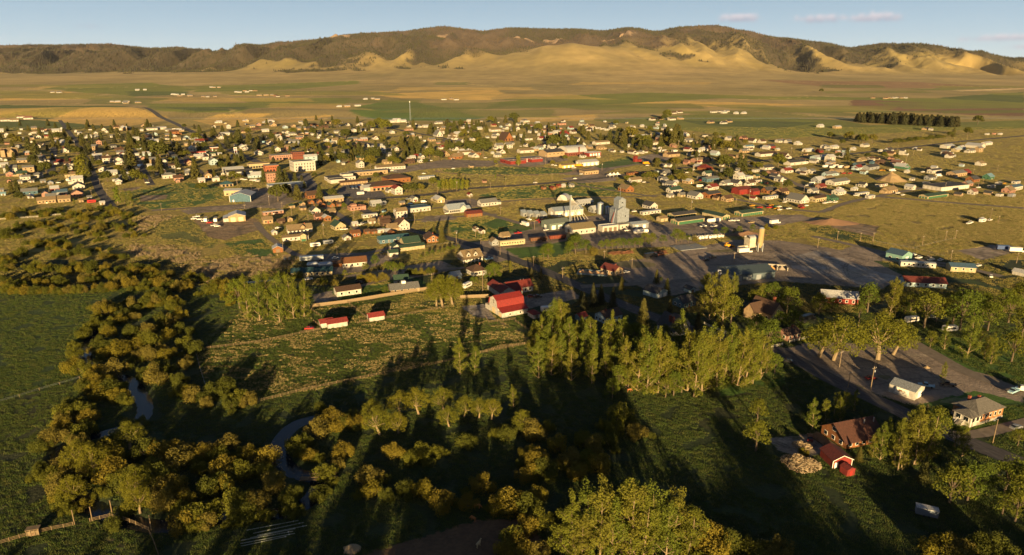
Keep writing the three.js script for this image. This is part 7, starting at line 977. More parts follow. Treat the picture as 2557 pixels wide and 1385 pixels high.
for (const [k, n, L] of [['tankA', 'shorter silver fuel tank above the teal-roofed house', 7], ['tankB', 'longer silver fuel tank above the teal-roofed house', 9]]) { const q = thing('fuel_tank', ...at(k), headingTurn(76), n, 'tank'); part('tank_shell', new THREE.CapsuleGeometry(1.7, L - 3.4, 6, 18).rotateZ(Math.PI / 2), steelMat, q, 0, 2.4); for (const s of [-1, 1]) part('saddle', boxGeo(0.5, 1.4, 2.6), concreteMat, q, s * L * 0.28); }
o = thing('box_trailer', ...at('silverTrailer'), headingTurn(76), 'long silver semi-trailer parked below the lane', 'trailer'); part('box', boxGeo(15, 2.6, 2.6), steelMat, o, 0, 1.1); for (const sx of [5, 6.2]) part('wheel', new THREE.CylinderGeometry(0.5, 0.5, 2.4, 12).rotateX(Math.PI / 2), darkMat, o, sx, 0.5); part('landing_leg', boxGeo(0.2, 1.1, 1.8), darkMat, o, -4.5);
lm('tealHouse', 'long_house', 'long low house with dark teal roof below the silver tanks', 'house', 80, { L: 24, W: 8, h: 2.8, r: 1.8, wall: 'c', roof: mat('#1f4a55', { map: roofMap }) }, [['z+', 0.9, 7], ['x-', 0.9, 2]]);
o = lm('rustRoof', 'farm_house', 'white house with rusty roof and lean-to on the gravel lane', 'house', 70, { L: 15, W: 8, h: 2.9, r: 2.6, wall: 'w', roof: 'o' }, [['z+', 0.9, 4], ['x-', 0.9, 2]]); wing(o, -11, -2, 7, 5, 2.4, 1, 'o', 'n');
lm('barnSmall', 'small_barn', 'small brown barn with white gable roof by the corral rails', 'barn', -20, { L: 8, W: 6.5, h: 2.8, r: 1.7, wall: 'o', roof: 'w' }, [['x-', 0, 1, 2.6, 2.4, DR]]);
lm('shedGrey', 'small_shed', 'lone grey shed on the reed bank', 'shed', 66, { L: 4, W: 3.4, h: 2.4, r: 0.8, wall: 'g', roof: 't' }, [['z+', 0, 1, 1, 2, DR]]);
lm('whiteBrown', 'ranch_house', 'white single-storey house with brown gable roof by the board fence', 'house', 63, { L: 13.5, W: 7.5, h: 3.1, r: 1.6, wall: 'w', roof: 'n' }, [['z+', 1, 3], ['x-', 1, 1], ['x+', 1, 1]]);
lm('greenShed', 'small_shed', 'white shed with green roof beside the dark pickup', 'shed', 66, { L: 6, W: 5, h: 2.8, r: 1.4, wall: 'w', roof: 'e' }, [['z+', 0, 1, 1.2, 2, DR]]);
o = lm('greenCottage', 'cottage', 'white cottage with green gable roof on the lane', 'house', 75, { L: 8, W: 6, h: 3, r: 2.2, wall: 'w', roof: 'e' }, [['z+', 1, 2], ['x+', 1, 2], ['x+', 3.4, 1, 0.8, 0.8]]); wing(o, 5, 1, 2.6, 4, 2.2, 0.8, 'l', 'e');
o = lm('greyLow', 'ranch_house', 'low house with wide grey roof and small cupola behind the board fence', 'house', 70, { L: 16, W: 9, h: 2.4, r: 2.2, wall: 't', roof: 'g' }, [['z+', 0.8, 4]]); part('cupola', new Geo().box(0, 4.5, 0, 2.2, 1.3, 2.2).build(), trimMat, o);
lm('hipHouse', 'hip_house', 'white house with brown hipped roof beside the tall cottonwoods', 'house', 60, { L: 9.5, W: 9, h: 3, r: 3, kind: 'h', wall: 'w', roof: 'n', chimney: 1 }, [['z+', 1, 3], ['x-', 1, 3]]);
o = lm('bigWhite', 'dormered_house', 'large white house with two gabled dormers and wraparound porch', 'house', 62, { L: 13, W: 11, h: 3.4, r: 3.6, wall: 'w', roof: 't' }, [['z+', 1, 5, 1.3], ['x+', 1, 3], ['x+', 4, 2], ['x-', 1, 3]]); for (const s of [-3.4, 1.6]) wing(o, s, 3.2, 4, 2.6, 1.6, 1.5, 'w', 't', 'g', Math.PI / 2, 3.6); part('porch_roof', new Geo().quad([-8.5, 2.7, 8.2], [5, 2.7, 8.2], [5, 3.4, 5.5], [-8.5, 3.4, 5.5]).quad([-9, 2.7, 8.2], [-6.5, 3.4, 5.5], [-6.5, 3.4, -4], [-9, 2.7, -4]).build(), roofMat('t'), o); for (let i = 0; i < 6; i++) part('porch_post', boxGeo(0.2, 2.7, 0.2), trimMat, o, -8.4 + i * 2.65, 0, 8); windowAt(o, -3.4, 4.1, 5.3, 0, 1.1, 1); windowAt(o, 1.6, 4.1, 5.3, 0, 1.1, 1);
o = lm('redRoof', 'farm_house', 'white house of joined wings under bright red roofs', 'house', 64, { L: 15, W: 9, h: 3.3, r: 2.6, wall: 'w', roof: 'r' }, [['z+', 0.9, 5, 1.2, 1.5], ['x-', 0.9, 2]]); wing(o, -10, 4, 9, 9, 3.3, 2.4, 'w', 'r', 'g', Math.PI / 2); wing(o, -11, -5, 8, 7, 3.4, 2.2, 'w', 'r', 'g', Math.PI / 2); wing(o, -4, 6, 6, 4, 2.8, 1.2, 'w', 'r'); for (const s of [2, 4]) part('vent_pipe', boxGeo(0.25, 0.9, 0.25), steelMat, o, s, 5.4, -0.6);
o = lm('greenRoof', 'farm_house', 'cream house with green gable roof and long low front wing', 'house', 62, { L: 12, W: 10, h: 4, r: 3.2, wall: 'c', roof: 'e' }, [['x+', 4, 2, 1, 1], ['z+', 1.2, 3]]); wing(o, -2, 8, 18, 6, 2.6, 1.2, 'c', 'e'); wing(o, -12, 4, 7, 6, 2.8, 1.6, 'w', 'e', 'g', Math.PI / 2);
lm('logHouse', 'log_house', 'log house with brown roof and glazed gable beside two conifers', 'house', -20, { L: 12, W: 10, h: 2.8, r: 2.8, wall: 'o', roof: 'n', chimney: -1 }, [['x-', 0.9, 3, 1.5], ['z-', 0.9, 3], ['x-', 3.2, 1, 1.5, 1]]);
lm('tealRoof', 'long_house', 'long house with teal metal roof across from the log house', 'house', 66, { L: 22, W: 8, h: 2.9, r: 2, wall: 'b', roof: mat('#3f6670', { map: roofMap, roughness: 0.6 }) }, [['z+', 0.9, 5], ['x-', 0.9, 2]]);
o = lm('greyHouse', 'large_house', 'large house with broad grey metal roof and glazed porch', 'house', 60, { L: 17, W: 12, h: 3.2, r: 3.8, wall: 'w', roof: 's' }, [['z+', 0.7, 8, 1.4, 1.7], ['x-', 0.7, 4, 1.4, 1.7]]); wing(o, 5, 4, 5, 5, 4.2, 2, 'w', 's', 'g', Math.PI / 2); wing(o, 10, 2, 5, 7, 2.6, 2, 'o', 's');
lm('brownBarn', 'long_building', 'brown timber stable with dark red roof beside the grey-roofed house', 'stable', 66, { L: 14, W: 7, h: 2.9, r: 1.8, wall: 'o', roof: 'q' }, [['z+', 0, 5, 1.4, 2.1, ['stall_door', woodMat]]]);
for (let i = 0; i < 4; i++) { const q = thing('hopper_bin', at('hoppers')[0] - 9 + i * 5.4, at('hoppers')[1] + 6 - i * 2.2, headingTurn(58), 'slant-roofed grey steel feed bin beside the parked cars', 'bin', 'row of four feed bins'); part('bin_wall', new Geo().quad([-2.2, 0, 2.2], [2.2, 0, 2.2], [2.2, 3.2, 2.2], [-2.2, 3.2, 2.2]).quad([2.2, 0, 2.2], [2.2, 0, -2.2], [2.2, 5, -2.2], [2.2, 3.2, 2.2]).quad([-2.2, 0, -2.2], [-2.2, 0, 2.2], [-2.2, 3.2, 2.2], [-2.2, 5, -2.2]).quad([2.2, 0, -2.2], [-2.2, 0, -2.2], [-2.2, 5, -2.2], [2.2, 5, -2.2]).build(), wallMat('g'), q); part('bin_roof', new Geo().quad([-2.5, 3.15, 2.5], [2.5, 3.15, 2.5], [2.5, 5.15, -2.5], [-2.5, 5.15, -2.5]).build(), roofMat('s'), q); part('hatch', boxGeo(1.2, 1.6, 0.08), darkMat, q, 0, 0.3, 2.24); }
o = thing('arched_shelter', ...at('quonset'), headingTurn(20), 'white fabric arched shelter behind the grain buildings', 'shelter'); part('arched_roof', archGeo(11, 10, 5.4), roofMat('w'), o); for (const s of [-1, 1]) part('end_wall', archEndGeo(10, 5.4), wallMat('w'), o, s * 5.3);
lm('warehouse', 'warehouse', 'long white warehouse with grey metal roof behind the feed building', 'warehouse', 66, { L: 27, W: 13, h: 5, r: 2.2, wall: 'w', roof: 's' }, [['z+', 0, 4, 3, 3.2, GD], ['x-', 0, 1, 3.6, 3.6, GD]]);
lm('shop', 'metal_workshop', 'grey-green metal shop with white overhead doors', 'workshop', 62, { L: 19, W: 13, h: 4.8, r: 2, wall: mat('#6d7a70', { map: wallMap }), roof: mat('#7d877d', { map: roofMap }) }, [['z+', 0, 3, 3.4, 3.2, GD], ['x-', 0, 1, 3, 3, GD]]);
{ o = thing('feed_building', ...at('cleaner'), headingTurn(66), 'white feed building with tan roof below the fan of grain spouts', 'building'); house(o, { L: 20, W: 12, h: 4.2, r: 3.2, wall: 'w', roof: mat('#8a7b58', { map: roofMap }) }); openings(o, 'z+', 20, 12, 1.2, 4); openings(o, 'x-', 20, 12, 0, 1, 3, 3.2, false, DR);
  const s = thing('grain_distributor', at('legs')[0], at('legs')[1] - 14, headingTurn(66), 'fan of white grain spouts running down from a tall leg', 'grain spouts'); part('leg', boxGeo(0.5, 21, 0.5), steelMat, s, -6, 4, -6); part('head_house', boxGeo(1.3, 1.2, 1.3), steelMat, s, -6, 24.6, -6); part('ladder', boxGeo(0.15, 20, 0.5), steelMat, s, -6.7, 4, -6); for (let i = 0; i < 6; i++) part('spout', new Geo().tube([[-6, 24.6, -5.4], [-7 + i * 2.9, 6.6, -1.5]], 0.15, 6).build(), mat('#b4afa4'), s); part('support', new Geo().box(1, 0, -6.5, 15, 4.2, 1.2).build(), wallMat('w'), s); }
for (const [k, rr_, hh, n] of [['silo1', 2.6, 9.5, 'tall steel silo behind the grain elevator'], ['silo2', 1.8, 6, 'short steel silo behind the grain elevator']]) { const q = thing('steel_silo', at(k)[0] + (k === 'silo2' ? 2 : -1), at(k)[1], 0, n, 'silo'); part('silo_wall', new THREE.CylinderGeometry(rr_, rr_, hh, 20), steelMat, q, 0, hh / 2); part('silo_cap', new THREE.ConeGeometry(rr_ + 0.15, 1.2, 20), steelMat, q, 0, hh + 0.6); part('ladder', boxGeo(0.4, hh, 0.1), darkMat, q, 0, 0, rr_ + 0.08); }
{ o = thing('grain_elevator', ...at('elevator'), headingTurn(-26), 'tall pale metal grain elevator with stepped gabled headhouse', 'grain elevator'); const pale = mat('#8a9198', { map: wallMap, roughness: 0.5 }); part('tower', wallGeo(11, 11, 13.5, 0), pale, o); part('shoulder_roof', gableRoofGeo(11, 11, 13.5, 2.6, 0.2), pale, o); part('shoulder_gable', wallGeo(10.9, 10.9, 13.51, 2.55), pale, o); part('head_house', wallGeo(7, 6.6, 21, 2), pale, o); part('head_roof', gableRoofGeo(7, 6.6, 21, 2, 0.2), roofMat('s'), o); part('aerial', boxGeo(0.15, 8, 0.15), steelMat, o, 0, 22.8); windowAt(o, -3.52, 18.6, 0, -Math.PI / 2, 0.9, 1); windowAt(o, -5.52, 8, 2, -Math.PI / 2, 0.9, 1.1); part('spout', new Geo().tube([[-3.4, 15, -5.8], [-4.5, 3, -9]], 0.28, 6).build(), steelMat, o); part('rust_stain_pipe', new Geo().tube([[-1.5, 12, -5.8], [-2, 3.6, -8.5]], 0.22, 6).build(), mat('#8a4a3a'), o); }
lm('elevAnnex1', 'loading_shed', 'low white loading shed with open front below the elevator', 'shed', 66, { L: 14, W: 7, h: 4, kind: 'f', wall: 'w', roof: 'w' }, [['z+', 0, 3, 2.6, 3, DR]]);
lm('elevAnnex2', 'loading_shed', 'small white scale house tucked under the elevator', 'shed', 66, { L: 8, W: 5, h: 3.6, kind: 'f', wall: 'w', roof: 'g' }, [['z+', 0.9, 2]]);
lm('elevAnnex3', 'long_building', 'grey-walled flat store beside the elevator', 'building', 66, { L: 15, W: 8, h: 3.8, r: 1, wall: 'g', roof: 's' }, [['z+', 0, 2, 2.6, 2.8, GD]]);
for (const [k, n] of [['lpg1', 'white propane tank in front of the grain elevator'], ['lpg2', 'white propane tank before the storage units']]) { const q = thing('propane_tank', ...at(k), headingTurn(74), n, 'tank'); part('tank_shell', new THREE.CapsuleGeometry(1.55, 9.5, 8, 20).rotateZ(Math.PI / 2), mat('#dedad0', { roughness: 0.4 }), q, 0, 2.2); for (const s of [-1, 1]) part('saddle', boxGeo(0.5, 1.3, 2.2), concreteMat, q, s * 3.4); part('valve_dome', boxGeo(0.8, 0.6, 0.8), steelMat, q, 0, 3.6); }
const store = (k, L, roof, n, hd, label) => lm(k, 'storage_row', label, 'storage units', hd, { L, W: 9, h: 2.9, r: 1.5, wall: 'c', roof }, [['z+', 0.03, n, 2.1, 2.2, SD], ['x-', 0.03, 3, 1.8, 2.2, SD]]);
store('storeA', 28, 'd', 12, 62, 'cream storage row with dark roof nearest the propane tank'); lm('storeA2', 'small_shed', 'cream office shed at the end of the dark storage row', 'shed', 62, { L: 7, W: 6, h: 2.8, r: 1.4, wall: 'c', roof: 't' }, [['z+', 0, 1, 1, 2, DR]]); store('storeA3', 24, 'd', 8, 62, 'dark-roofed storage row standing behind another');
store('storeB', 22, 'e', 8, -32, 'green-roofed storage row with gable turned to the road'); store('storeC', 25, 'e', 10, 62, 'green-roofed storage row with green doors by the gravel pad'); store('greenStore', 33, 'e', 15, 62, 'long green-roofed storage row at the edge of the sage flat');
lm('redBarnA', 'red_barn', 'bright red metal barn with white corner posts', 'barn', 62, { L: 16, W: 11, h: 5, r: 2, wall: 'r', roof: 'q' }, [['z+', 0, 2, 2.4, 2.8, ['barn_door', mat('#7d1c15')]]]); lm('redBarnB', 'red_barn', 'smaller red barn joined beside the bright red barn', 'barn', 62, { L: 9, W: 8, h: 3.8, r: 1.8, wall: 'r', roof: 'q' }, [['z+', 0, 1, 2.4, 2.6, ['barn_door', mat('#7d1c15')]]]);
o = thing('cement_silo', ...at('silo'), 0, 'tall tan cement silo of the concrete plant', 'silo'); part('silo_wall', new THREE.CylinderGeometry(1.9, 1.9, 11, 22), mat('#b19a6c', { map: wallMap }), o, 0, 10.5); part('silo_cone', new THREE.CylinderGeometry(1.9, 0.6, 2.4, 22), mat('#a58f64'), o, 0, 3.8); part('silo_cap', new THREE.CylinderGeometry(1.0, 1.7, 0.8, 18), steelMat, o, 0, 16.4); for (const [sx, sz] of [[1, 1], [1, -1], [-1, 1], [-1, -1]]) part('leg', boxGeo(0.3, 6, 0.3), steelMat, o, sx * 1.5, 0, sz * 1.5);
o = thing('batch_plant', ...at('batch'), headingTurn(70), 'white batching house and conveyor of the concrete plant', 'plant'); part('batch_house', wallGeo(7, 6, 6.4, 0), mat('#cfc5ae', { map: wallMap }), o, 0, 2); part('batch_roof', archGeo(7.2, 6.2, 1.6), roofMat('w'), o, 0, 8.4); for (const [sx, sz] of [[1, 1], [1, -1], [-1, 1], [-1, -1]]) part('leg', boxGeo(0.4, 2, 0.4), steelMat, o, sx * 3, 0, sz * 2.5); part('conveyor', new Geo().tube([[3, 8, 0], [12, 1, -4]], 0.5, 4).build(), mat('#b08a30'), o); part('drum', new THREE.CylinderGeometry(1.3, 1.3, 7, 16).rotateZ(Math.PI / 2), mat('#c9bfa6'), o, -7.5, 2.2, 1);
o = thing('wheel_loader', ...at('loader'), headingTurn(80), 'yellow wheel loader beside the concrete plant', 'loader'); part('body', new Geo().box(-1.2, 1, 0, 3.6, 1.4, 2.2).box(-1.6, 2.4, 0, 1.6, 1.3, 1.8).build(), mat('#c98d1c'), o); part('cab_glass', boxGeo(1.3, 1.0, 1.9), glassMat, o, -1.4, 2.5); part('bucket', new Geo().box(3.6, 0.3, 0, 1.0, 1.1, 2.8).build(), mat('#b07a18'), o); part('arm', new Geo().box(2, 1.2, 0, 2.6, 0.4, 1.4).build(), mat('#c98d1c'), o); for (const sx of [-2.2, 1]) for (const sz of [-1, 1]) part('wheel', new THREE.CylinderGeometry(0.9, 0.9, 0.6, 14).rotateX(Math.PI / 2), darkMat, o, sx, 0.9, sz * 1.2);
for (let i = 0; i < 22; i++) { reseed(200 + i); const q = thing('wrapped_bale', at('bales')[0] - 13 + (i % 11) * 2.5 + rr(-0.3, 0.3), at('bales')[1] - 1 + Math.floor(i / 11) * 2.4 + (i % 11) * 0.75, rr(0, 3), 'white wrapped bale in the heap by the hedge', 'bale', 'white bales by the hedge'); part('wrap', new THREE.CylinderGeometry(1.0, 1.0, 1.7, 12).rotateZ(Math.PI / 2), mat('#d9d3c6'), q, 0, 1); }
o = lm('yardHouse', 'cottage', 'small tan house with maroon roof and chimney in the gravel yard', 'house', -40, { L: 11, W: 8, h: 3.1, r: 2.4, wall: 't', roof: 'q', chimney: -1 }, [['x-', 1, 2], ['z-', 1, 3]]);
o = thing('large_workshop', ...at('blueWork'), headingTurn(76), 'broad blue-roofed workshop beside the parked bus', 'workshop'); house(o, { L: 28, W: 18, h: 4, r: 2.4, wall: mat('#56646c', { map: wallMap }), roof: mat('#4c5c63', { map: roofMap, roughness: 0.6 }) }); openings(o, 'z+', 28, 18, 0, 4, 3.2, 3, false, ['bay_door', mat('#767c80')]); openings(o, 'x+', 28, 18, 1.2, 3);
{ o = thing('aggregate_bunker', ...at('bunkers'), headingTurn(104), 'concrete bunkers holding heaps of sand and gravel', 'bunker'); part('back_wall', boxGeo(24, 2.2, 0.6), concreteMat, o, 0, 0, -3.4); for (let i = 0; i < 5; i++) part('divider', boxGeo(0.6, 2, 6), concreteMat, o, -12 + i * 6, 0, -0.1); for (let i = 0; i < 4; i++) part('heap', heapGeo(2.5, 1.9, 5 + i), mat(['#b98a58', '#a88a66', '#c08f57', '#9a8d7c'][i]), o, -9 + i * 6, 0, -0.4); }
{ o = thing('sand_bin', ...at('sandPit'), headingTurn(104), 'low timber bin of sand heaps in the gravel yard', 'bin'); for (const s of [-1, 1]) { part('side_board', boxGeo(18, 0.9, 0.4), mat('#6f7f86'), o, 0, 0, s * 4.4); part('end_board', boxGeo(0.4, 0.9, 9.2), mat('#6f7f86'), o, s * 9); } for (let i = 0; i < 4; i++) part('sand_heap', heapGeo(3.4, 1.8, 20 + i), mat(['#b5916a', '#a98560', '#b9966c', '#a58a6a'][i]), o, -6.4 + i * 4.2, 0, (i % 2 ? 0.8 : -0.8)); }
lm('blueGarage', 'garage', 'dark blue-roofed garage with white gable below the yard', 'garage', -40, { L: 10, W: 9, h: 3, r: 2, wall: 'l', roof: 'd' }, [['x-', 0, 2, 2.6, 2.3, GD]]);
{ o = thing('passenger_coach', ...at('railcar'), headingTurn(68), 'cream railway coach standing by the small station', 'railway coach'); part('body', boxGeo(19, 2.9, 3), mat('#c5b78e', { map: wallMap }), o, 0, 1.1); part('roof', archGeo(19.2, 3.1, 0.8), mat('#8d8468'), o, 0, 4.0); openings(o, 'z+', 19, 3, 2.3, 9, 0.9, 0.9); for (const s of [-6.5, 6.5]) part('bogie', boxGeo(3, 1, 2), darkMat, o, s, 0.1);
  for (const [k, c, n] of [['freight1', '#6d4a33', 'weathered brown open freight wagon behind the coach'], ['freight2', '#7c3a26', 'rust-red freight wagon behind the hedge trees']]) { const q = thing('freight_wagon', ...at(k), headingTurn(68), n, 'railway wagon'); part('body', boxGeo(13, 2.4, 2.9), mat(c, { map: wallMap }), q, 0, 1.1); for (let i = 0; i < 7; i++) part('rib', boxGeo(0.2, 2.5, 0.12), mat(c), q, -6 + i * 2, 1.1, 1.5); for (const s of [-4.5, 4.5]) part('bogie', boxGeo(2.4, 1, 2), darkMat, q, s, 0.1); }
  const a = at('railcar'), b = at('freight2'), g = new Geo(), dx = b[0] - a[0], dd = b[1] - a[1], l = Math.hypot(dx, dd); for (const s of [-0.75, 0.75]) g.tube([[a[0] - dx / l * 12 - dd / l * s, 0.14, -(a[1] - dd / l * 12) - dx / l * s], [b[0] + dx / l * 14 - dd / l * s, 0.14, -(b[1] + dd / l * 14) - dx / l * s]], 0.08, 4); top('railway_track', g.build(), mat('#5a4a40'), undefined, 'short length of rail under the coach and wagons', 'railway track'); }
lm('station', 'station_shed', 'small grey station shed at the end of the coach', 'shed', -22, { L: 6, W: 5.5, h: 3, r: 2, wall: 'g', roof: 't' }, [['x-', 1, 2]]);
o = lm('tealShop', 'metal_workshop', 'pale teal metal shop with blue roof behind the trailer home', 'workshop', -30, { L: 11, W: 11, h: 4.4, r: 2.2, wall: mat('#7fa79c', { map: wallMap }), roof: 'b' }, [['z-', 1, 2, 1.6], ['x-', 0, 1, 3, 3, GD]]);
lm('longTrailer', 'mobile_home', 'long white trailer home with red-brown skirting on the lawn', 'mobile home', 104, { L: 20, W: 4.4, h: 2.9, r: 0.4, wall: 'w', roof: 's', over: 0.1 }, [['z+', 1.1, 7], ['x+', 1, 1]]);
lm('yellowHouse', 'ranch_house', 'pale yellow house with blue metal roof on the lawn edge', 'house', 102, { L: 14, W: 8, h: 3.2, r: 1.6, wall: 'c', roof: 'b' }, [['z+', 1.4, 3], ['x+', 1.2, 2]]);
lm('maroon', 'long_house', 'long maroon-roofed house half hidden by trees', 'house', 100, { L: 22, W: 9, h: 2.9, r: 2.2, wall: 'l', roof: 'q' }, [['z+', 1, 5]]);
lm('redGable', 'long_house', 'white-roofed house with red gable end behind silvery trees', 'house', 104, { L: 18, W: 9, h: 3.4, r: 2.6, wall: 'r', roof: 'w' }, [['z+', 1, 5], ['x+', 1, 2]]);
{ // gambrel barn with lean-to skirts
  o = thing('gambrel_barn', ...at('barn'), headingTurn(60), 'large white gambrel barn with bright red roof and lean-tos', 'barn'); const L = 15, red = mat('#983028', { map: roofMap, roughness: 0.6 }), prof = [[-4.6, 4.2], [-3.7, 7.4], [0, 9.3], [3.7, 7.4], [4.6, 4.2]], w = new Geo(), r = new Geo();
  w.quad([-L / 2, 0, 4.6], [L / 2, 0, 4.6], [L / 2, 4.2, 4.6], [-L / 2, 4.2, 4.6]).quad([L / 2, 0, -4.6], [-L / 2, 0, -4.6], [-L / 2, 4.2, -4.6], [L / 2, 4.2, -4.6]);
  for (const s of [1, -1]) { const X = s * L / 2; w.quad([X, 0, 4.6], [X, 0, -4.6], [X, 4.2, -4.6], [X, 4.2, 4.6]); w.quad([X, 4.2, 4.6], [X, 4.2, -4.6], [X, 7.4, -3.7], [X, 7.4, 3.7]); w.tri([X, 7.4, 3.7], [X, 7.4, -3.7], [X, 9.3, 0]); }
  for (let i = 0; i < 4; i++) { const [z0, y0] = prof[i], [z1, y1] = prof[i + 1]; for (const t of [0.05, 0.2]) r.quad([-L / 2 - 0.5, y0 + t, z0 * 1.03], [L / 2 + 0.5, y0 + t, z0 * 1.03], [L / 2 + 0.5, y1 + t, z1 * 1.03], [-L / 2 - 0.5, y1 + t, z1 * 1.03]); }
  part('wall', w.build(), wallMat('w'), o); part('roof', r.build(), red, o);
  part('lean_to_wall', wallGeo(L, 4.4, 2.6, 0), wallMat('w'), o, 0, 0, 6.8); part('lean_to_roof', new Geo().quad([-L / 2 - 0.4, 2.7, 9.5], [L / 2 + 0.4, 2.7, 9.5], [L / 2 + 0.4, 4.3, 4.62], [-L / 2 - 0.4, 4.3, 4.62]).build(), red, o);
  part('lean_to_wall', wallGeo(L, 4.4, 2.6, 0), wallMat('w'), o, 0, 0, -6.8); part('lean_to_roof', new Geo().quad([-L / 2 - 0.4, 4.3, -4.62], [L / 2 + 0.4, 4.3, -4.62], [L / 2 + 0.4, 2.7, -9.5], [-L / 2 - 0.4, 2.7, -9.5]).build(), red, o);
  part('barn_door', boxGeo(3, 3.2, 0.1), mat('#b9a27c'), o, -L / 2 - 0.06, 0, 0, -Math.PI / 2); part('barn_door', boxGeo(2.4, 2.2, 0.1), mat('#b9a27c'), o, -L / 2 - 0.06, 0, 6.6, -Math.PI / 2); windowAt(o, -3, 0.9, 9.06, 0, 1, 0.9, true); windowAt(o, 3, 0.9, 9.06, 0, 1, 0.9, true);
  const font = await new FontLoader().loadAsync('fonts/droid/droid_serif_bold.typeface.json'), tg = new TextGeometry('2', { font, size: 1.7, depth: 0.06 }); tg.center(); part('painted_mark', tg, mat('#4a3a30'), o, -L / 2 - 0.06, 6.4, 0, -Math.PI / 2);
}
o = lm('shedL', 'stable', 'L-shaped white stable with red roof at the paddock rail', 'stable', 64, { L: 9.5, W: 5.5, h: 2.6, r: 1.2, wall: 'w', roof: mat('#9b3a32', { map: roofMap }) }, [['x-', 0.2, 1, 2, 2, ['bay_shade_panel', darkMat]]]); { const g = part('wing', wallGeo(6, 5, 2.6, 1.2), wallMat('w'), o, -4.6, 0, -2); part('wing_roof', gableRoofGeo(6, 5, 2.6, 1.2, 0.4), mat('#9b3a32', { map: roofMap }), g); }  // dark panel on the wall stands in for shade inside an open bay
lm('shedS', 'stable', 'small white stable with red gable roof inside the paddock', 'stable', 64, { L: 7.5, W: 5, h: 2.5, r: 1.3, wall: 'w', roof: mat('#9b3a32', { map: roofMap }) }, [['x-', 0.2, 1, 1.6, 1.9, ['bay_shade_panel', darkMat]]]);  // shaded bay interior given as a dark panel on the wall
o = lm('tudor', 'gabled_house', 'steep slate-roofed house with timbered gable and brick chimneys', 'house', -30, { L: 12, W: 9, h: 3, r: 5.4, wall: 'w', roof: 'd' }, [['x-', 1, 2], ['z-', 1, 3]]); for (const s of [-3, -5]) part('chimney', boxGeo(0.9, 3, 0.9), brickMat, o, s + 2, 6, -3.2); for (let i = 0; i < 5; i++) part('timber', boxGeo(0.15, 2.4, 0.1), mat('#3c2c22'), o, -6.06, 3.2, -1.8 + i * 0.9, -Math.PI / 2); wing(o, 2, 6, 8, 6, 3, 3.4, 'w', 'd');
o = lm('stoneHouse', 'stone_house', 'brown stone house with steep brown gables and tall chimney', 'house', -30, { L: 14, W: 9, h: 4, r: 5, wall: 't', roof: 'n' }, [['x-', 1, 3], ['z-', 1, 3], ['x-', 4.6, 1]]); wing(o, 2, -6, 8, 7, 4, 4, 't', 'n', 'g', Math.PI / 2); part('chimney', boxGeo(1, 4, 1), brickMat, o, -3, 7, 1.5);
lm('cottage', 'cottage', 'low cottage with pale walls behind the white fence', 'house', 60, { L: 9, W: 7, h: 2.8, r: 2, wall: 'p', roof: 'n', chimney: 1 }, [['z+', 1, 3], ['x-', 1, 2]]);
{ o = lm('garage', 'metal_garage', 'white metal garage with grey roof and brown painted emblem', 'garage', -38, { L: 9.5, W: 8, h: 3.2, r: 1.5, wall: 'w', roof: mat('#9aa0a4', { map: roofMap, roughness: 0.4 }), over: 0.12 }, [['x-', 0, 1, 3, 2.6, GD]]);
  const c = document.createElement('canvas'); c.width = 256; c.height = 128; const k = c.getContext('2d'); k.fillStyle = '#ddd8ca'; k.fillRect(0, 0, 256, 128); k.strokeStyle = '#6a4630'; k.lineCap = 'round'; reseed(9); for (let i = 0; i < 26; i++) { k.lineWidth = 3 + 6 * rnd(); const x = 60 + 130 * rnd(), y = 30 + 70 * rnd(); k.beginPath(); k.moveTo(x, y); k.quadraticCurveTo(x + rr(-30, 30), y + rr(-24, 24), x + rr(-40, 40), y + rr(-20, 20)); k.stroke(); } const t = new THREE.CanvasTexture(c); t.colorSpace = THREE.SRGBColorSpace; part('painted_emblem', new THREE.PlaneGeometry(5, 2.2), new THREE.MeshStandardMaterial({ map: t, roughness: 0.8 }), o, 0, 1.9, -4.02, Math.PI); }
{ o = thing('brick_house', ...at('brick'), headingTurn(66), 'orange brick house with grey hipped roof and white front porch', 'house'); house(o, { L: 14, W: 9, h: 4.2, r: 2.8, kind: 'h', wall: mat('#b37a4c', { map: wallMap }), roof: mat('#77736c', { map: roofMap }) }); part('foundation', boxGeo(14.3, 1.1, 9.3), concreteMat, o); openings(o, 'z+', 14, 9, 2, 5, 1, 1.3, true); openings(o, 'x+', 14, 9, 2, 3, 1, 1.3, true);
  const p = part('porch', wallGeo(5, 6, 3.8, 0), wallMat('w'), o, -8.4, 0, 1.6); part('porch_roof', hipRoofGeo(5, 6, 3.8, 1.6), mat('#77736c', { map: roofMap }), p); openings(p, 'x-', 5, 6, 1.9, 2, 1.6, 1.6, true); openings(p, 'z+', 5, 6, 1.9, 2, 1.4, 1.6, true); for (let i = 0; i < 5; i++) part('step', boxGeo(0.4, 1.3 - i * 0.26, 2), concreteMat, o, -11.1 - i * 0.4, 0, 1.6); for (const s of [0.4, 2.8]) part('handrail', new Geo().tube([[-10.9, 2.3, s], [-12.9, 0.9, s]], 0.06, 5).build(), trimMat, o); for (const [a, b] of [[1, -1], [-2.4, -2.2]]) part('chimney', boxGeo(0.8, 2, 0.8), brickMat, o, a, 5.6, b); }
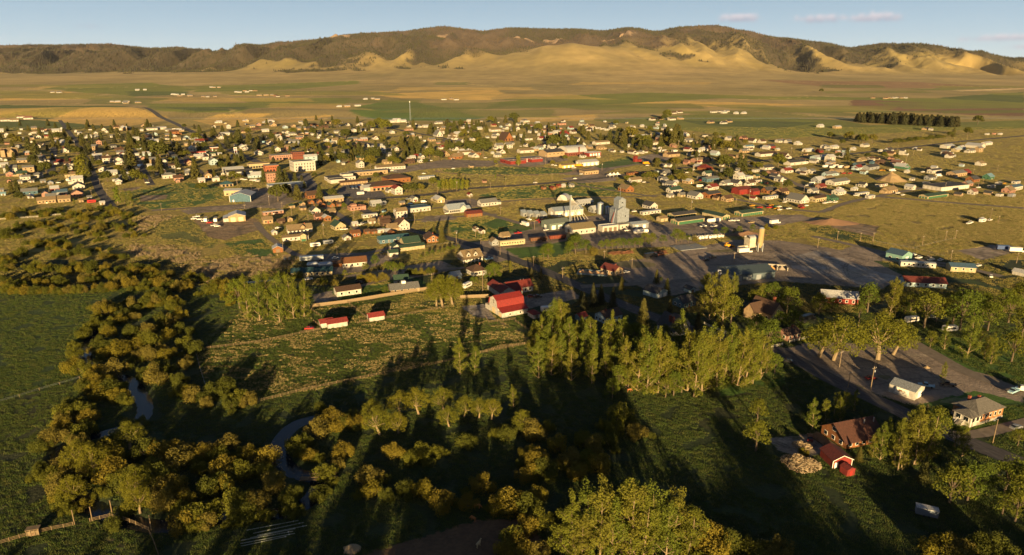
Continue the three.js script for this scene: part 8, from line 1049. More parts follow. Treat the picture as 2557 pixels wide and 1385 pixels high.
{ o = thing('timber_lodge', ...at('lodgeRed'), headingTurn(72), 'timber lodge with wide rust-red roof and golden gable end', 'house'); house(o, { L: 15, W: 11, h: 3, r: 3.8, wall: 'o', roof: mat('#5c382b', { map: roofMap }), over: 0.9 }); openings(o, 'z+', 15, 11, 0.9, 5, 1.2, 1.3, true); openings(o, 'x-', 15, 11, 0.9, 3, 1.2, 1.3, true); openings(o, 'x-', 15, 4, 4, 1, 1.4, 1.2, true); for (const s of [3, 7]) part('vent_pipe', new THREE.CylinderGeometry(0.18, 0.18, 1.6, 8), steelMat, o, s, 6.6, 1.6); part('deck', boxGeo(4, 0.5, 11), woodMat, o, -10.6); for (let i = 0; i < 4; i++) part('deck_post', boxGeo(0.2, 1.5, 0.2), woodMat, o, -12.4, 0, -5 + i * 3.3); }
{ o = thing('red_shed', ...at('redShed'), headingTurn(-8), 'red shed with maroon gable roof, white trim and white door', 'shed'); house(o, { L: 7, W: 6.4, h: 2.8, r: 1.5, wall: 'r', roof: 'q', over: 0.35 }); part('door', boxGeo(1.2, 2, 0.08), trimMat, o, -3.53, 0, -2, -Math.PI / 2); for (const s of [-1, 1]) { part('corner_trim', boxGeo(0.16, 2.8, 0.16), trimMat, o, -3.5, 0, s * 3.2); part('barge_board', new Geo().tube([[-3.9, 2.72, s * 3.5], [-3.9, 4.4, 0]], 0.1, 4).build(), trimMat, o); } }
lm('redBox', 'small_shed', 'little red box shed beside the red shed', 'shed', -18, { L: 3, W: 3, h: 2.2, r: 0.7, wall: 'r', roof: 'r', over: 0.15 }, [['x-', 0, 1, 1, 1.7, ['door', mat('#8a2018')]]]);
o = thing('stock_trailer', at('pod')[0], at('pod')[1], headingTurn(115), 'pale-roofed stock trailer half under the golden willows', 'trailer'); part('box', boxGeo(5.4, 2, 2.2), mat('#5b6470'), o, 0, 0.6); part('roof_panel', boxGeo(5.6, 0.15, 2.4), roofMat('w'), o, 0, 2.62); for (const s of [-0.6, 0.6]) part('wheel', new THREE.CylinderGeometry(0.35, 0.35, 2.3, 10).rotateX(Math.PI / 2), darkMat, o, s, 0.35); part('drawbar', boxGeo(1.6, 0.15, 0.15), darkMat, o, -3.4, 0.5);
lm('flatDark', 'flat_roofed_building', 'long flat dark-roofed shop with a row of white bay doors', 'building', 66, { L: 44, W: 20, h: 4, kind: 'f', wall: 'w', roof: 'd' }, [['z+', 0, 10, 2.8, 3, ['bay_door', mat('#b9b4a8')]], ['x-', 0, 4, 2.8, 3, ['bay_door', mat('#b9b4a8')]]]);
{ const [x, d] = at('mast'); o = thing('lattice_mast', x, d, 0.3, 'tall steel lattice radio mast on the green field', 'radio mast'); const H = 44, g = new Geo(), w = (t) => mix(1.8, 0.5, t); for (let k = 0; k < 3; k++) { const a = k * 2.094; g.tube([[Math.cos(a) * w(0), 0, Math.sin(a) * w(0)], [Math.cos(a) * w(1), H, Math.sin(a) * w(1)]], 0.16, 4); } part('mast_legs', g.build(), steelMat, o); const b = new Geo(); for (let i = 0; i < 16; i++) for (let k = 0; k < 3; k++) { const a = k * 2.094, c = (k + 1) * 2.094, t0 = i / 16, t1 = (i + 1) / 16; b.tube([[Math.cos(a) * w(t0), t0 * H, Math.sin(a) * w(t0)], [Math.cos(c) * w(t1), t1 * H, Math.sin(c) * w(t1)]], 0.09, 3); } part('bracing', b.build(), steelMat, o); part('antenna_head', boxGeo(1.6, 2.2, 1.6), trimMat, o, 0, 42); }
function heapGeo(r, h, s) { const g = new Geo(), n = 18, m = 5; const P = (i, k) => { const a = k / n * 6.2832, q = i / m, e = 1 + 0.22 * noise(Math.cos(a) * 1.3 + s, Math.sin(a) * 1.3 + s * 2) + 0.1 * noise(a * 3, q * 5 + s); return [Math.cos(a) * r * q * e * 1.05, i === m ? 0 : h * Math.pow(1 - q, 1.05) * (1 + 0.12 * noise(q * 6 + s, a)), Math.sin(a) * r * q * e]; }; for (let i = 0; i < m; i++) for (let k = 0; k < n; k++) g.quad(P(i + 1, k), P(i + 1, (k + 1) % n), P(i, (k + 1) % n), P(i, k)); return g.build(); }
top('gravel_heap', heapGeo(16, 9.5, 3).translate(at('cone')[0], 0, -at('cone')[1]), mat('#97805c', { bumpMap: rep(groundBump, 0.2), bumpScale: 0.3 }), undefined, 'tall cone-shaped gravel heap in the contractor yard', 'heap');
top('earth_mound', heapGeo(13, 3.6, 8).scale(1.7, 1, 0.8).translate(at('mound1')[0], 0, -at('mound1')[1]), mat('#8f6e52', { bumpMap: rep(groundBump, 0.2), bumpScale: 0.4 }), undefined, 'long brown earth mound at the edge of the sage flat', 'heap');
top('earth_mound', heapGeo(9, 3, 18).scale(1.6, 1, 0.7).translate(at('mound2')[0], 0, -at('mound2')[1]), mat('#7c5f48', { bumpMap: rep(groundBump, 0.2), bumpScale: 0.4 }), undefined, 'brown earth mound behind the concrete plant', 'heap');
top('concrete_slab', new Geo().box(at('slab')[0], 0, -at('slab')[1], 22, 0.35, 13, headingTurn(70)).build(), mat('#8f949a', { map: wallMap }), undefined, 'bare concrete slab in the gravel yard', 'slab');
for (const [k, n, s] of [['lumber1', 'long heap of brown lumber below the green hedge', 1], ['lumber2', 'jumbled heap of brown timber beside the slab', 0.7]]) { reseed(k.length + s * 10); const g = new Geo(); for (let i = 0; i < 90; i++) { const x = rr(-8, 8) * s, z = rr(-2.5, 2.5), y = Math.max(0, 1.9 * (1 - Math.abs(z) / 3) * rnd()); g.box(x, y, z, rr(2, 4.5), 0.22, 0.3, rr(-0.6, 0.6)); } g.p.length; const m = part('boards', g.build(), mat('#7d5236', { map: wallMap }), thing('lumber_heap', ...at(k), headingTurn(74), n, 'lumber heap')); m.userData.kind = 'stuff'; }
for (const [k, n, r, c] of [['logs1', 'large pale heap of split firewood below the gravel drive', 4.6, 620], ['logs2', 'small heap of split firewood beside the drive', 2.4, 180]]) { reseed(c); const oo = thing('firewood_heap', ...at(k), 0.3, n, 'firewood heap'), lob = (x, z) => Math.max(0, 1 - ((x / (r * 1.25)) ** 2 + (z / (r * 0.8)) ** 2)) * 0.9 + Math.max(0, 1 - (((x + r * 0.5) / (r * 0.7)) ** 2 + ((z + r * 0.7) / (r * 0.8)) ** 2)) * 0.8;
  ['#9c8868', '#7d6a50', '#b5a384'].forEach((col) => { const g = new Geo(); for (let i = 0; i < c; i++) { const x = rr(-1.4, 1.4) * r, z = rr(-1.5, 0.9) * r, hh = lob(x, z); if (hh <= 0.03) continue; const y = hh * r * 0.62 * rr(0.75, 1.05), t = rr(0, 3.14), e = rr(-0.5, 0.5), l = rr(0.25, 0.42); g.tube([[x - Math.cos(t) * l, y + 0.1 - e * l, z - Math.sin(t) * l], [x + Math.cos(t) * l, y + 0.1 + e * l, z + Math.sin(t) * l]], rr(0.09, 0.17), 4); } const m = part('split_logs', g.build(), mat(col, { map: wallMap }), oo); m.userData.kind = 'stuff'; }); }
{ const [x, d] = at('hut'); o = thing('gate_hut', x, d, headingTurn(74), 'small plank feeder hut with slatted roof on the rail fence', 'hut'); part('body', boxGeo(2.6, 1.5, 1.2), paleWood, o, 0, 0.1); part('roof_board', boxGeo(3.3, 0.12, 1.9), paleWood, o, 0, 2.1); for (const s of [-1.4, -0.5, 0.5, 1.4]) part('post', boxGeo(0.14, 2.1, 0.14), paleWood, o, s, 0, 0.72); part('crate', boxGeo(1.2, 0.7, 0.1), woodMat, o, 0, 0.3, 0.66); }
{ const [x, d] = at('bridge'); o = thing('footbridge', x, d, headingTurn(86), 'plank footbridge with pale rails across the creek', 'bridge'); for (let i = 0; i < 16; i++) part('plank', boxGeo(0.62, 0.1, 2), paleWood, o, -5 + i * 0.66, 0.35); for (const s of [-1, 1]) { part('beam', boxGeo(11.5, 0.3, 0.25), woodMat, o, 0, 0.04, s * 0.8); part('rail', boxGeo(11, 0.1, 0.1), paleWood, o, 0, 1.2, s * 0.95); for (let i = 0; i < 5; i++) part('post', boxGeo(0.12, 0.85, 0.12), paleWood, o, -5 + i * 2.5, 0.4, s * 0.95); } }
{ const [x, d] = at('pipes'); for (let i = 0; i < 7; i++) { reseed(400 + i); const q = thing('irrigation_pipe', x + rr(-2, 2), d - 3 + i * 1.1, headingTurn(72 + rr(-3, 3)), 'pale irrigation pipe lying in the grass', 'pipe', 'irrigation pipes laid on the lower meadow'); part('tube', new THREE.CylinderGeometry(0.11, 0.11, rr(11, 14), 8).rotateZ(Math.PI / 2), mat('#8d9488', { roughness: 0.5 }), q, 0, 0.14); part('coupling', new THREE.CylinderGeometry(0.16, 0.16, 0.3, 8).rotateZ(Math.PI / 2), steelMat, q, 5.4, 0.16); } }
for (const [k, n, r] of [['rockpile', 'pale stone heap on the edge of the bare corral', 2.2], ['rock8', 'pale round boulder on the gravel lot', 1.3]]) top('stone_heap', heapGeo(r, r * 0.6, r * 9).translate(at(k)[0], 0, -at(k)[1]), mat('#a08a68', { bumpMap: rep(groundBump, 0.4), bumpScale: 0.2 }), undefined, n, 'stones');
o = thing('street_lamp', ...at('lampT5'), headingTurn(66), 'tall wooden lamp post with curved arm below the brick house', 'street lamp'); part('pole', new THREE.CylinderGeometry(0.11, 0.16, 9, 8), paleWood, o, 0, 4.5); part('arm', new Geo().tube([[0, 8.6, 0], [-0.8, 9, 0], [-1.8, 8.9, 0]], 0.06, 5).build(), steelMat, o); part('lamp_head', boxGeo(0.7, 0.2, 0.3), steelMat, o, -2, 8.75);
// ---------------------------------------------------------------- trees and shrubs
class Leaves { // many small bent leaf-clump faces
  constructor() { this.p = []; this.n = []; }
  leaf(x, y, z, nx, ny, nz, s) {
    let l = Math.hypot(nx, ny, nz) || 1; nx /= l; ny /= l; nz /= l;
    let ax = -nz, ay = 0, az = nx; l = Math.hypot(ax, az); if (l < 0.05) { ax = 1; az = 0; l = 1; } ax /= l; az /= l; const bx = ny * az - nz * ay, by = nz * ax - nx * az, bz = nx * ay - ny * ax, t = rnd() * 6.283, c = Math.cos(t), q = Math.sin(t);
    const ux = ax * c + bx * q, uy = by * q, uz = az * c + bz * q, vx = -ax * q + bx * c, vy = by * c, vz = -az * q + bz * c, h = s * 0.5, w = s * rr(0.28, 0.45), k = s * 0.16;
    const A = [x - ux * h, y - uy * h, z - uz * h], B = [x + vx * w + nx * k, y + vy * w + ny * k, z + vz * w + nz * k], C = [x + ux * h, y + uy * h, z + uz * h], D = [x - vx * w + nx * k, y - vy * w + ny * k, z - vz * w + nz * k];
    this.p.push(...A, ...B, ...C, ...A, ...C, ...D);
  }
  clump(cx, cy, cz, rx, ry, rz, n, s, inner = 0.55, lift = 0.15) {
    for (let i = 0; i < n; i++) { const u = rr(-1, 1), a = rr(0, 6.283), q = Math.sqrt(1 - u * u), dx = q * Math.cos(a), dy = u, dz = q * Math.sin(a), r = inner + (1.05 - inner) * Math.cbrt(rnd()); this.leaf(cx + dx * rx * r, cy + dy * ry * r, cz + dz * rz * r, dx + rr(-0.9, 0.9), dy + lift + rr(-0.9, 0.9), dz + rr(-0.9, 0.9), s * rr(0.6, 1.35)); }
  }
  build() { const g = new THREE.BufferGeometry(); g.setAttribute('position', new THREE.Float32BufferAttribute(this.p, 3)); g.computeVertexNormals(); return g; }
}
function bough(g, x, y, z, ang, rise, len, r, seg = 3) { const pts = [[x, y, z]], rad = [r]; let px = x, py = y, pz = z, el = rise; for (let i = 1; i <= seg; i++) { const l = len / seg; px += Math.cos(ang) * Math.cos(el) * l; pz += Math.sin(ang) * Math.cos(el) * l; py += Math.sin(el) * l; el = Math.min(1.3, el + rr(-0.1, 0.3)); ang += rr(-0.25, 0.25); pts.push([px, py, pz]); rad.push(r * (1 - 0.75 * i / seg)); } g.tube(pts, rad, 5); return pts; }
function shrubKind(v) { // willow bush: dome of many lobes, unit about 5 m high
  reseed(1000 + v); const L = new Leaves(), T = new Geo(), n = 10 + v % 5, wide = rr(2.4, 3.3);
  for (let i = 0; i < n; i++) { const a = i / n * 6.283 + rr(-0.4, 0.4), q = i < 2 ? rr(0, 0.35) : rr(0.45, 1), r = rr(0.75, 1.45), cx = Math.cos(a) * wide * q, cz = Math.sin(a) * wide * q * 0.9, cy = rr(2.0, 3.7) * (1.12 - 0.42 * q); L.clump(cx, cy, cz, r, r * rr(0.85, 1.3), r, 190, 0.31, 0.4, 0.25); L.clump(cx * 1.02, cy * 0.5, cz * 1.02, r * 0.95, cy * 0.5, r * 0.95, 80, 0.34, 0.5, 0.1); bough(T, cx * 0.15, 0, cz * 0.15, Math.atan2(cz, cx), 1.0, Math.hypot(cx, cy, cz) * 0.8, 0.11); }
  return [L.build(), T.build(), 5];
}
function cottonwoodKind(v) { // tall, open, pale-stemmed; 18 m
  reseed(2000 + v); const L = new Leaves(), T = new Geo(), lx = rr(-0.09, 0.09), lz = rr(-0.07, 0.07), stem = []; for (let i = 0; i <= 7; i++) stem.push([lx * i * 2.2 + rr(-0.15, 0.15), i * 2.25, lz * i * 2.2 + rr(-0.15, 0.15)]); T.tube(stem, stem.map((_, i) => 0.27 * (1 - i / 8.4)), 7);
  const n = 21; for (let i = 0; i < n; i++) { const f = 0.10 + 0.88 * i / n, k = Math.min(6, Math.floor(f * 7)), b = stem[k], an = i * 2.4 + rr(-0.4, 0.4), len = mix(4.6, 2.3, f) * rr(0.8, 1.25), P = bough(T, b[0], b[1], b[2], an, rr(0.45, 0.95), len, 0.15 * (1.2 - f)); for (const q of [1, 2, 3]) { const e = P[q], r = rr(0.75, 1.15) * (q === 1 ? 0.7 : 1); L.clump(e[0] + rr(-0.4, 0.4), e[1] + rr(-0.2, 0.6), e[2] + rr(-0.4, 0.4), r, r * 1.1, r, q === 1 ? 34 : 74, 0.34, 0.25); } }
  const e = stem[7]; for (let i = 0; i < 5; i++) L.clump(e[0] + rr(-0.9, 0.9), e[1] + rr(-0.8, 2.2), e[2] + rr(-0.6, 0.6), 0.6, 1.3, 0.6, 46, 0.36, 0.2);
  return [L.build(), T.build(), 18];
}
function broadleafKind(v) { // 11 m, uneven rounded crown
  reseed(3000 + v); const L = new Leaves(), T = new Geo(); T.tube([[0, 0, 0], [rr(-0.2, 0.2), 2, 0.1], [rr(-0.4, 0.4), 4.2, 0]], [0.3, 0.25, 0.2], 7);
  const n = 20; for (let i = 0; i < n; i++) { const an = i * 2.4, f = i / n, el = mix(0.15, 1.45, f), R = 3.3 * rr(0.75, 1.15), cx = Math.cos(an) * Math.cos(el) * R, cz = Math.sin(an) * Math.cos(el) * R, cy = 4.5 + Math.sin(el) * R * 1.35 - (f < 0.4 ? rr(0.2, 2.2) : 0), r = rr(0.95, 1.5); L.clump(cx, cy, cz, r, r * 0.9, r, 92, 0.40, 0.45); if (i % 2 === 0) bough(T, 0, 3.2 + f, 0, Math.atan2(cz, cx), Math.atan2(cy - 3.4, Math.hypot(cx, cz)), Math.hypot(cx, cy - 3.4, cz) * 0.95, 0.15); }
  return [L.build(), T.build(), 11];
}
function goldenKind(v) { // broad golden crown on a leaning stout stem, 13 m
  reseed(4000 + v); const L = new Leaves(), T = new Geo(), s = v % 2 ? 1 : -1; T.tube([[0, 0, 0], [0.6 * s, 2, 0], [1.3 * s, 4.2, 0.2]], [0.62, 0.5, 0.4], 8);
  const n = 44; for (let i = 0; i < n; i++) { const an = i * 2.4, f = (i + 0.5) / n, el = Math.asin(f * 1.15 > 1 ? 1 : f * 1.15) - 0.12, R = 5.6 * rr(0.72, 1.08), cx = 0.8 * s + Math.cos(an) * Math.cos(el) * R, cz = Math.sin(an) * Math.cos(el) * R, cy = 5.6 + Math.sin(el) * R * 1.15, r = rr(1.05, 1.65); L.clump(cx, cy, cz, r, r * 0.85, r, 95, 0.38, 0.4, 0.3); if (i % 4 === 0) bough(T, 1.3 * s, 4, 0.2, Math.atan2(cz, cx - 1.3 * s), Math.atan2(cy - 4, Math.hypot(cx, cz)), Math.hypot(cx, cy - 4, cz) * 0.9, 0.22, 4); }
  return [L.build(), T.build(), 13];
}
function coniferKind(v, far) { // spire of drooping whorls, 14 m
  reseed(5000 + v); const L = new Leaves(), T = new Geo(); T.tube([[0, 0, 0], [0, 7, 0], [0, 13.6, 0]], [0.3, 0.2, 0.03], 6);
  const rows = far ? 12 : 22, wid = rr(2.7, 3.5); for (let i = 0; i < rows; i++) { const f = i / rows, y = 1.2 + 12.6 * f, R = wid * Math.pow(1 - f, 0.8) * rr(0.85, 1.15) + 0.12, m = far ? 8 : Math.round(mix(19, 7, f)); for (let k = 0; k < m; k++) { const a = k / m * 6.283 + i * 1.3 + rr(-0.2, 0.2); const steps = far ? 2 : 4; for (let q = 1; q <= steps; q++) { const t = q / steps, rr_ = R * t * rr(0.8, 1.1); L.leaf(Math.cos(a) * rr_, y - 0.5 * t * t * R * 0.6 + rr(-0.15, 0.15), Math.sin(a) * rr_, Math.cos(a) * 0.9 + rr(-0.5, 0.5), 0.75 + rr(-0.3, 0.3), Math.sin(a) * 0.9 + rr(-0.5, 0.5), far ? 2.1 : 0.8); } } }
  return [L.build(), T.build(), 14];
}
function farLeafKind(v, tall) { reseed(6000 + v + (tall ? 50 : 0)); const L = new Leaves(), T = new Geo(); T.tube([[0, 0, 0], [0, tall ? 5 : 4, 0]], [0.28, 0.16], 5); const n = tall ? 9 : 11; for (let i = 0; i < n; i++) { const f = i / n, an = i * 2.4; if (tall) L.clump(Math.cos(an) * 0.9 * rr(0.4, 1.2), 2 + f * 9.5, Math.sin(an) * 0.9, 1.3 * (1.1 - f * 0.6), 1.3, 1.3 * (1.1 - f * 0.6), 40, 1.0, 0.25); else { const el = mix(0.0, 1.4, f); L.clump(Math.cos(an) * Math.cos(el) * 2.8, 4.6 + Math.sin(el) * 3.6, Math.sin(an) * Math.cos(el) * 2.8, rr(1.2, 1.8), 1.4, rr(1.2, 1.8), 60, 1.05, 0.25); } } return [L.build(), T.build(), tall ? 12 : 10]; }
const leafMat = (r, g, b) => new THREE.MeshPhysicalMaterial({ color: new THREE.Color().setRGB(r, g, b), roughness: 0.9, specularIntensity: 0.25, side: THREE.DoubleSide });
const bark = mat('#544838'), paleBark = mat('#7c6c52');
const KIND = {
  shrub: { geos: [0, 1, 2, 3, 4, 5].map(shrubKind), leaf: [leafMat(0.120, 0.104, 0.011), leafMat(0.090, 0.094, 0.011), leafMat(0.136, 0.110, 0.014), leafMat(0.062, 0.070, 0.010), leafMat(0.118, 0.100, 0.020)], bark, name: 'willow_shrub', words: 'willow bush', tones: ['golden-olive', 'olive-green', 'golden', 'dark green', 'straw-tinged'], cat: 'shrub' },
  p: { geos: [0, 1, 2, 3, 4, 5].map(cottonwoodKind), leaf: [leafMat(0.098, 0.108, 0.012), leafMat(0.082, 0.102, 0.012), leafMat(0.112, 0.110, 0.014)], bark: paleBark, name: 'cottonwood_tree', words: 'open cottonwood with pale trunk', tones: ['fresh green', 'deep green', 'yellow-green'], cat: 'tree' },
  d: { geos: [0, 1, 2, 3].map(broadleafKind), leaf: [leafMat(0.076, 0.096, 0.010), leafMat(0.060, 0.084, 0.010), leafMat(0.092, 0.100, 0.011)], bark, name: 'broadleaf_tree', words: 'broadleaf tree', tones: ['rounded green', 'rounded dark green', 'rounded yellow-green', 'rounded dusky'], cat: 'tree' },
  w: { geos: [0, 1, 2].map(goldenKind), leaf: [leafMat(0.108, 0.105, 0.010), leafMat(0.096, 0.100, 0.010)], bark: paleBark, name: 'golden_willow_tree', words: 'willow with stout trunk', tones: ['broad golden-leaved', 'broad olive-leaved'], cat: 'tree' },
  c: { geos: [0, 1, 2].map((v) => coniferKind(v, false)), leaf: [leafMat(0.062, 0.058, 0.014), leafMat(0.050, 0.052, 0.014)], bark, name: 'conifer_tree', words: 'pointed conifer', tones: ['olive', 'dusky green'], cat: 'tree' },
  k: { geos: [0, 1, 2].map((v) => coniferKind(v + 3, false)), leaf: [leafMat(0.034, 0.036, 0.016), leafMat(0.042, 0.040, 0.016)], bark, name: 'dark_conifer_tree', words: 'narrow conifer', tones: ['dark green', 'dark brown-green'], cat: 'tree' },
};
const FAR = { c: [0, 1, 2, 3].map((v) => coniferKind(v + 10, true)), d: [0, 1, 2, 3].map((v) => farLeafKind(v, false)), p: [0, 1].map((v) => farLeafKind(v, true)) }; FAR.k = FAR.c; FAR.w = FAR.d;
KIND.b = KIND.shrub;
const FAR_TINT = [leafMat(0.080, 0.082, 0.012), leafMat(0.060, 0.064, 0.012), leafMat(0.096, 0.086, 0.014), leafMat(0.05, 0.056, 0.012)];
const mayBe = {}; // one set of parts per shape and tint, cloned for every tree
function plant(kind, x, d, h, label, group, squash = 1) {
  const K = KIND[kind], far = d > 620 && FAR[kind], set = far || K.geos, tint = far && kind === 'd' ? FAR_TINT : K.leaf, v = Math.floor(rnd() * set.length), m = Math.floor(rnd() * tint.length), key = kind + (far ? 'f' : 'n') + v + m;
  if (!mayBe[key]) { const g = new THREE.Group(); part('crown', set[v][0], tint[m], g); part('trunk', set[v][1], K.bark, g); mayBe[key] = g; }
  if (far) { squash *= 1.25; h *= 1.15; } const o = mayBe[key].clone(), s = h / set[v][2]; o.name = numbered(K.name); o.position.set(x, d > 1750 ? farH(x, d) - 0.3 : creekDist(x, d) < 6 ? nearY(x, d) : 0, -d); o.rotation.y = rr(0, 6.283); o.scale.set(s * squash * rr(0.9, 1.12), s, s * squash * rr(0.9, 1.12)); scene.add(o);
  const bush = kind === 'shrub' || kind === 'b', size = bush ? (h < 4.5 ? 'low ' : h > 7.2 ? 'huge spreading ' : h > 6 ? 'large ' : '') : h < 6 ? 'small ' : h < 9 ? 'shortish ' : h > 21 ? 'towering ' : h > 15 ? 'tall ' : '';
  const nt = nearTo(x, d); return tag(o, label ?? `${size}${K.tones[m]} ${K.words} ${nt}`, K.cat, group ?? `${K.name.replace(/_/g, ' ')}s ${nt}`);
}
reseed(31);
for (const [x, d, h, k] of TREES) plant(k, x, d, k === 'b' ? Math.min(h, 7) : k === 'p' ? Math.max(h, 5) : h, undefined, undefined, k === 'p' && h < 9 ? 0.8 : 1);
for (const [x, d, s] of SHRUBS) plant('shrub', x, d, 5.4 * s * (rnd() < 0.25 ? rr(1.1, 1.25) : rr(0.8, 1.1)));
{ // smaller willows that close the thickets along the creek and below town: one mass
  const put = [[], []]; reseed(88);
  const water = (x, d) => (x > -142 && x < -128 && d > 218 && d < 262) || (x > -92 && x < -68 && d > 184 && d < 222);
  creekLine.forEach((p, i) => { if (i % 4) return; for (const s of [-1, 1]) { const x = p.x + s * rr(3.4, 6.5), d = p.z + rr(-4, 4); if (!water(x, d) && creekDist(x, d) > 3 && rnd() < 0.8) put[i % 8 ? 0 : 1].push([x, d, rr(2.2, 4.6)]); } });
  for (const [x, d] of SHRUBS) for (let n = 0; n < (d > 370 ? 3 : 1); n++) if (rnd() < 0.6) { const a = rr(0, 6.283), q = rr(3, d > 370 ? 8 : 5.5), e = [x + Math.cos(a) * q, d + Math.sin(a) * q]; if (creekDist(...e) > 3) put[rnd() < 0.6 ? 0 : 1].push([...e, rr(1.8, 3.8) * (d > 370 ? 1.25 : 1)]); }
  put.forEach((list, k) => { const g = KIND.shrub.geos[k * 3 + 1][0], im = new THREE.InstancedMesh(g, KIND.shrub.leaf[k ? 3 : 1], list.length), M = new THREE.Matrix4(), Q = new THREE.Quaternion(), Y = new THREE.Vector3(0, 1, 0); list.forEach(([x, d, h], i) => { const s = h / 5; im.setMatrixAt(i, M.compose(new THREE.Vector3(x, 0, -d), Q.setFromAxisAngle(Y, rr(0, 6.283)), new THREE.Vector3(s * rr(0.9, 1.3), s, s * rr(0.9, 1.3)))); }); im.name = k ? 'willow_thicket' : 'willow_undergrowth'; im.castShadow = im.receiveShadow = true; scene.add(im); tag(im, k ? 'thicket of dark low willows between the larger bushes' : 'olive willow undergrowth lining the creek banks', 'undergrowth', null, 'stuff'); });
}
// trees out of view below the viewpoint, placed to shade the lower meadow
reseed(51);
{ // a wood out of view that reads as one mass
  const sets = [KIND.d.geos[0], KIND.p.geos[1]], put = [[], []];
  for (let i = 0; i < 200; i++) { const x = -20 + 240 * ((i * 0.618) % 1) + rr(-3, 3), d = x > 4 && x < 66 ? rr(8, 42) : x > 86 && x < 112 ? rr(8, 46) : x > 112 ? rr(12, 60) : rr(15, 113); if ((x > 40 && x < 43) || (x > 72 && x < 75) || (x > 128 && x < 131) || (x > 168 && x < 178)) continue; put[i % 3 ? 0 : 1].push([x, d, Math.min(rr(15, 22), 0.8 * (120 - d * 0.86))]); }  // depths and gaps chosen so sun still reaches the grove and red shed
  for (let i = 0; i < 30; i++) put[i % 2].push([-95 + 80 * rnd(), rr(60, 112), rr(11, 19)]);
  put.forEach((list, k) => { const g = mergeGeometries([sets[k][0], sets[k][1].clone().deleteAttribute('uv')].map((q) => { const c = q.clone(); c.deleteAttribute('uv'); return c; })), im = new THREE.InstancedMesh(g, KIND.d.leaf[1], list.length), M = new THREE.Matrix4(), Q = new THREE.Quaternion(), Y = new THREE.Vector3(0, 1, 0); list.forEach(([x, d, h], i) => { const s = h / sets[k][2]; im.setMatrixAt(i, M.compose(new THREE.Vector3(x, 0, -d), Q.setFromAxisAngle(Y, rr(0, 6.283)), new THREE.Vector3(s, s, s))); }); im.name = k ? 'unseen_poplar_wood' : 'unseen_broadleaf_wood'; im.castShadow = im.receiveShadow = true; scene.add(im); tag(im, k ? 'unseen wood of poplars below the viewpoint, placed to shade the lower meadow' : 'unseen wood of broadleaf trees below the viewpoint, placed to shade the lower meadow', 'wood', null, 'stuff'); });
}
for (let i = 0; i < 8; i++) plant(pick(['d', 'shrub']), -160 + 55 * rnd(), rr(70, 118), rr(5, 10), 'unseen bushy tree below the viewpoint shading the rail-fenced pasture', 'unseen bushy trees below the viewpoint');  // out of view; their shadows fall towards the pasture
// dead pale snags in the front grove
for (const [x, d, h] of [[17, 151, 15]]) { reseed(h); const T = new Geo(); T.tube([[0, 0, 0], [0.3, h * 0.4, 0], [0.1, h * 0.8, 0.2], [0.4, h, 0]], [0.34, 0.26, 0.14, 0.03], 7); for (let i = 0; i < 9; i++) bough(T, 0.2, h * (0.3 + 0.07 * i), 0.1, i * 2.3, rr(0.3, 0.9), rr(1.5, 3.5), 0.09); const q = thing('dead_tree', x, d, 0, 'bare dead tree with pale trunk in the front poplar grove', 'dead tree'); part('trunk', T.build(), mat('#8a775e'), q); }

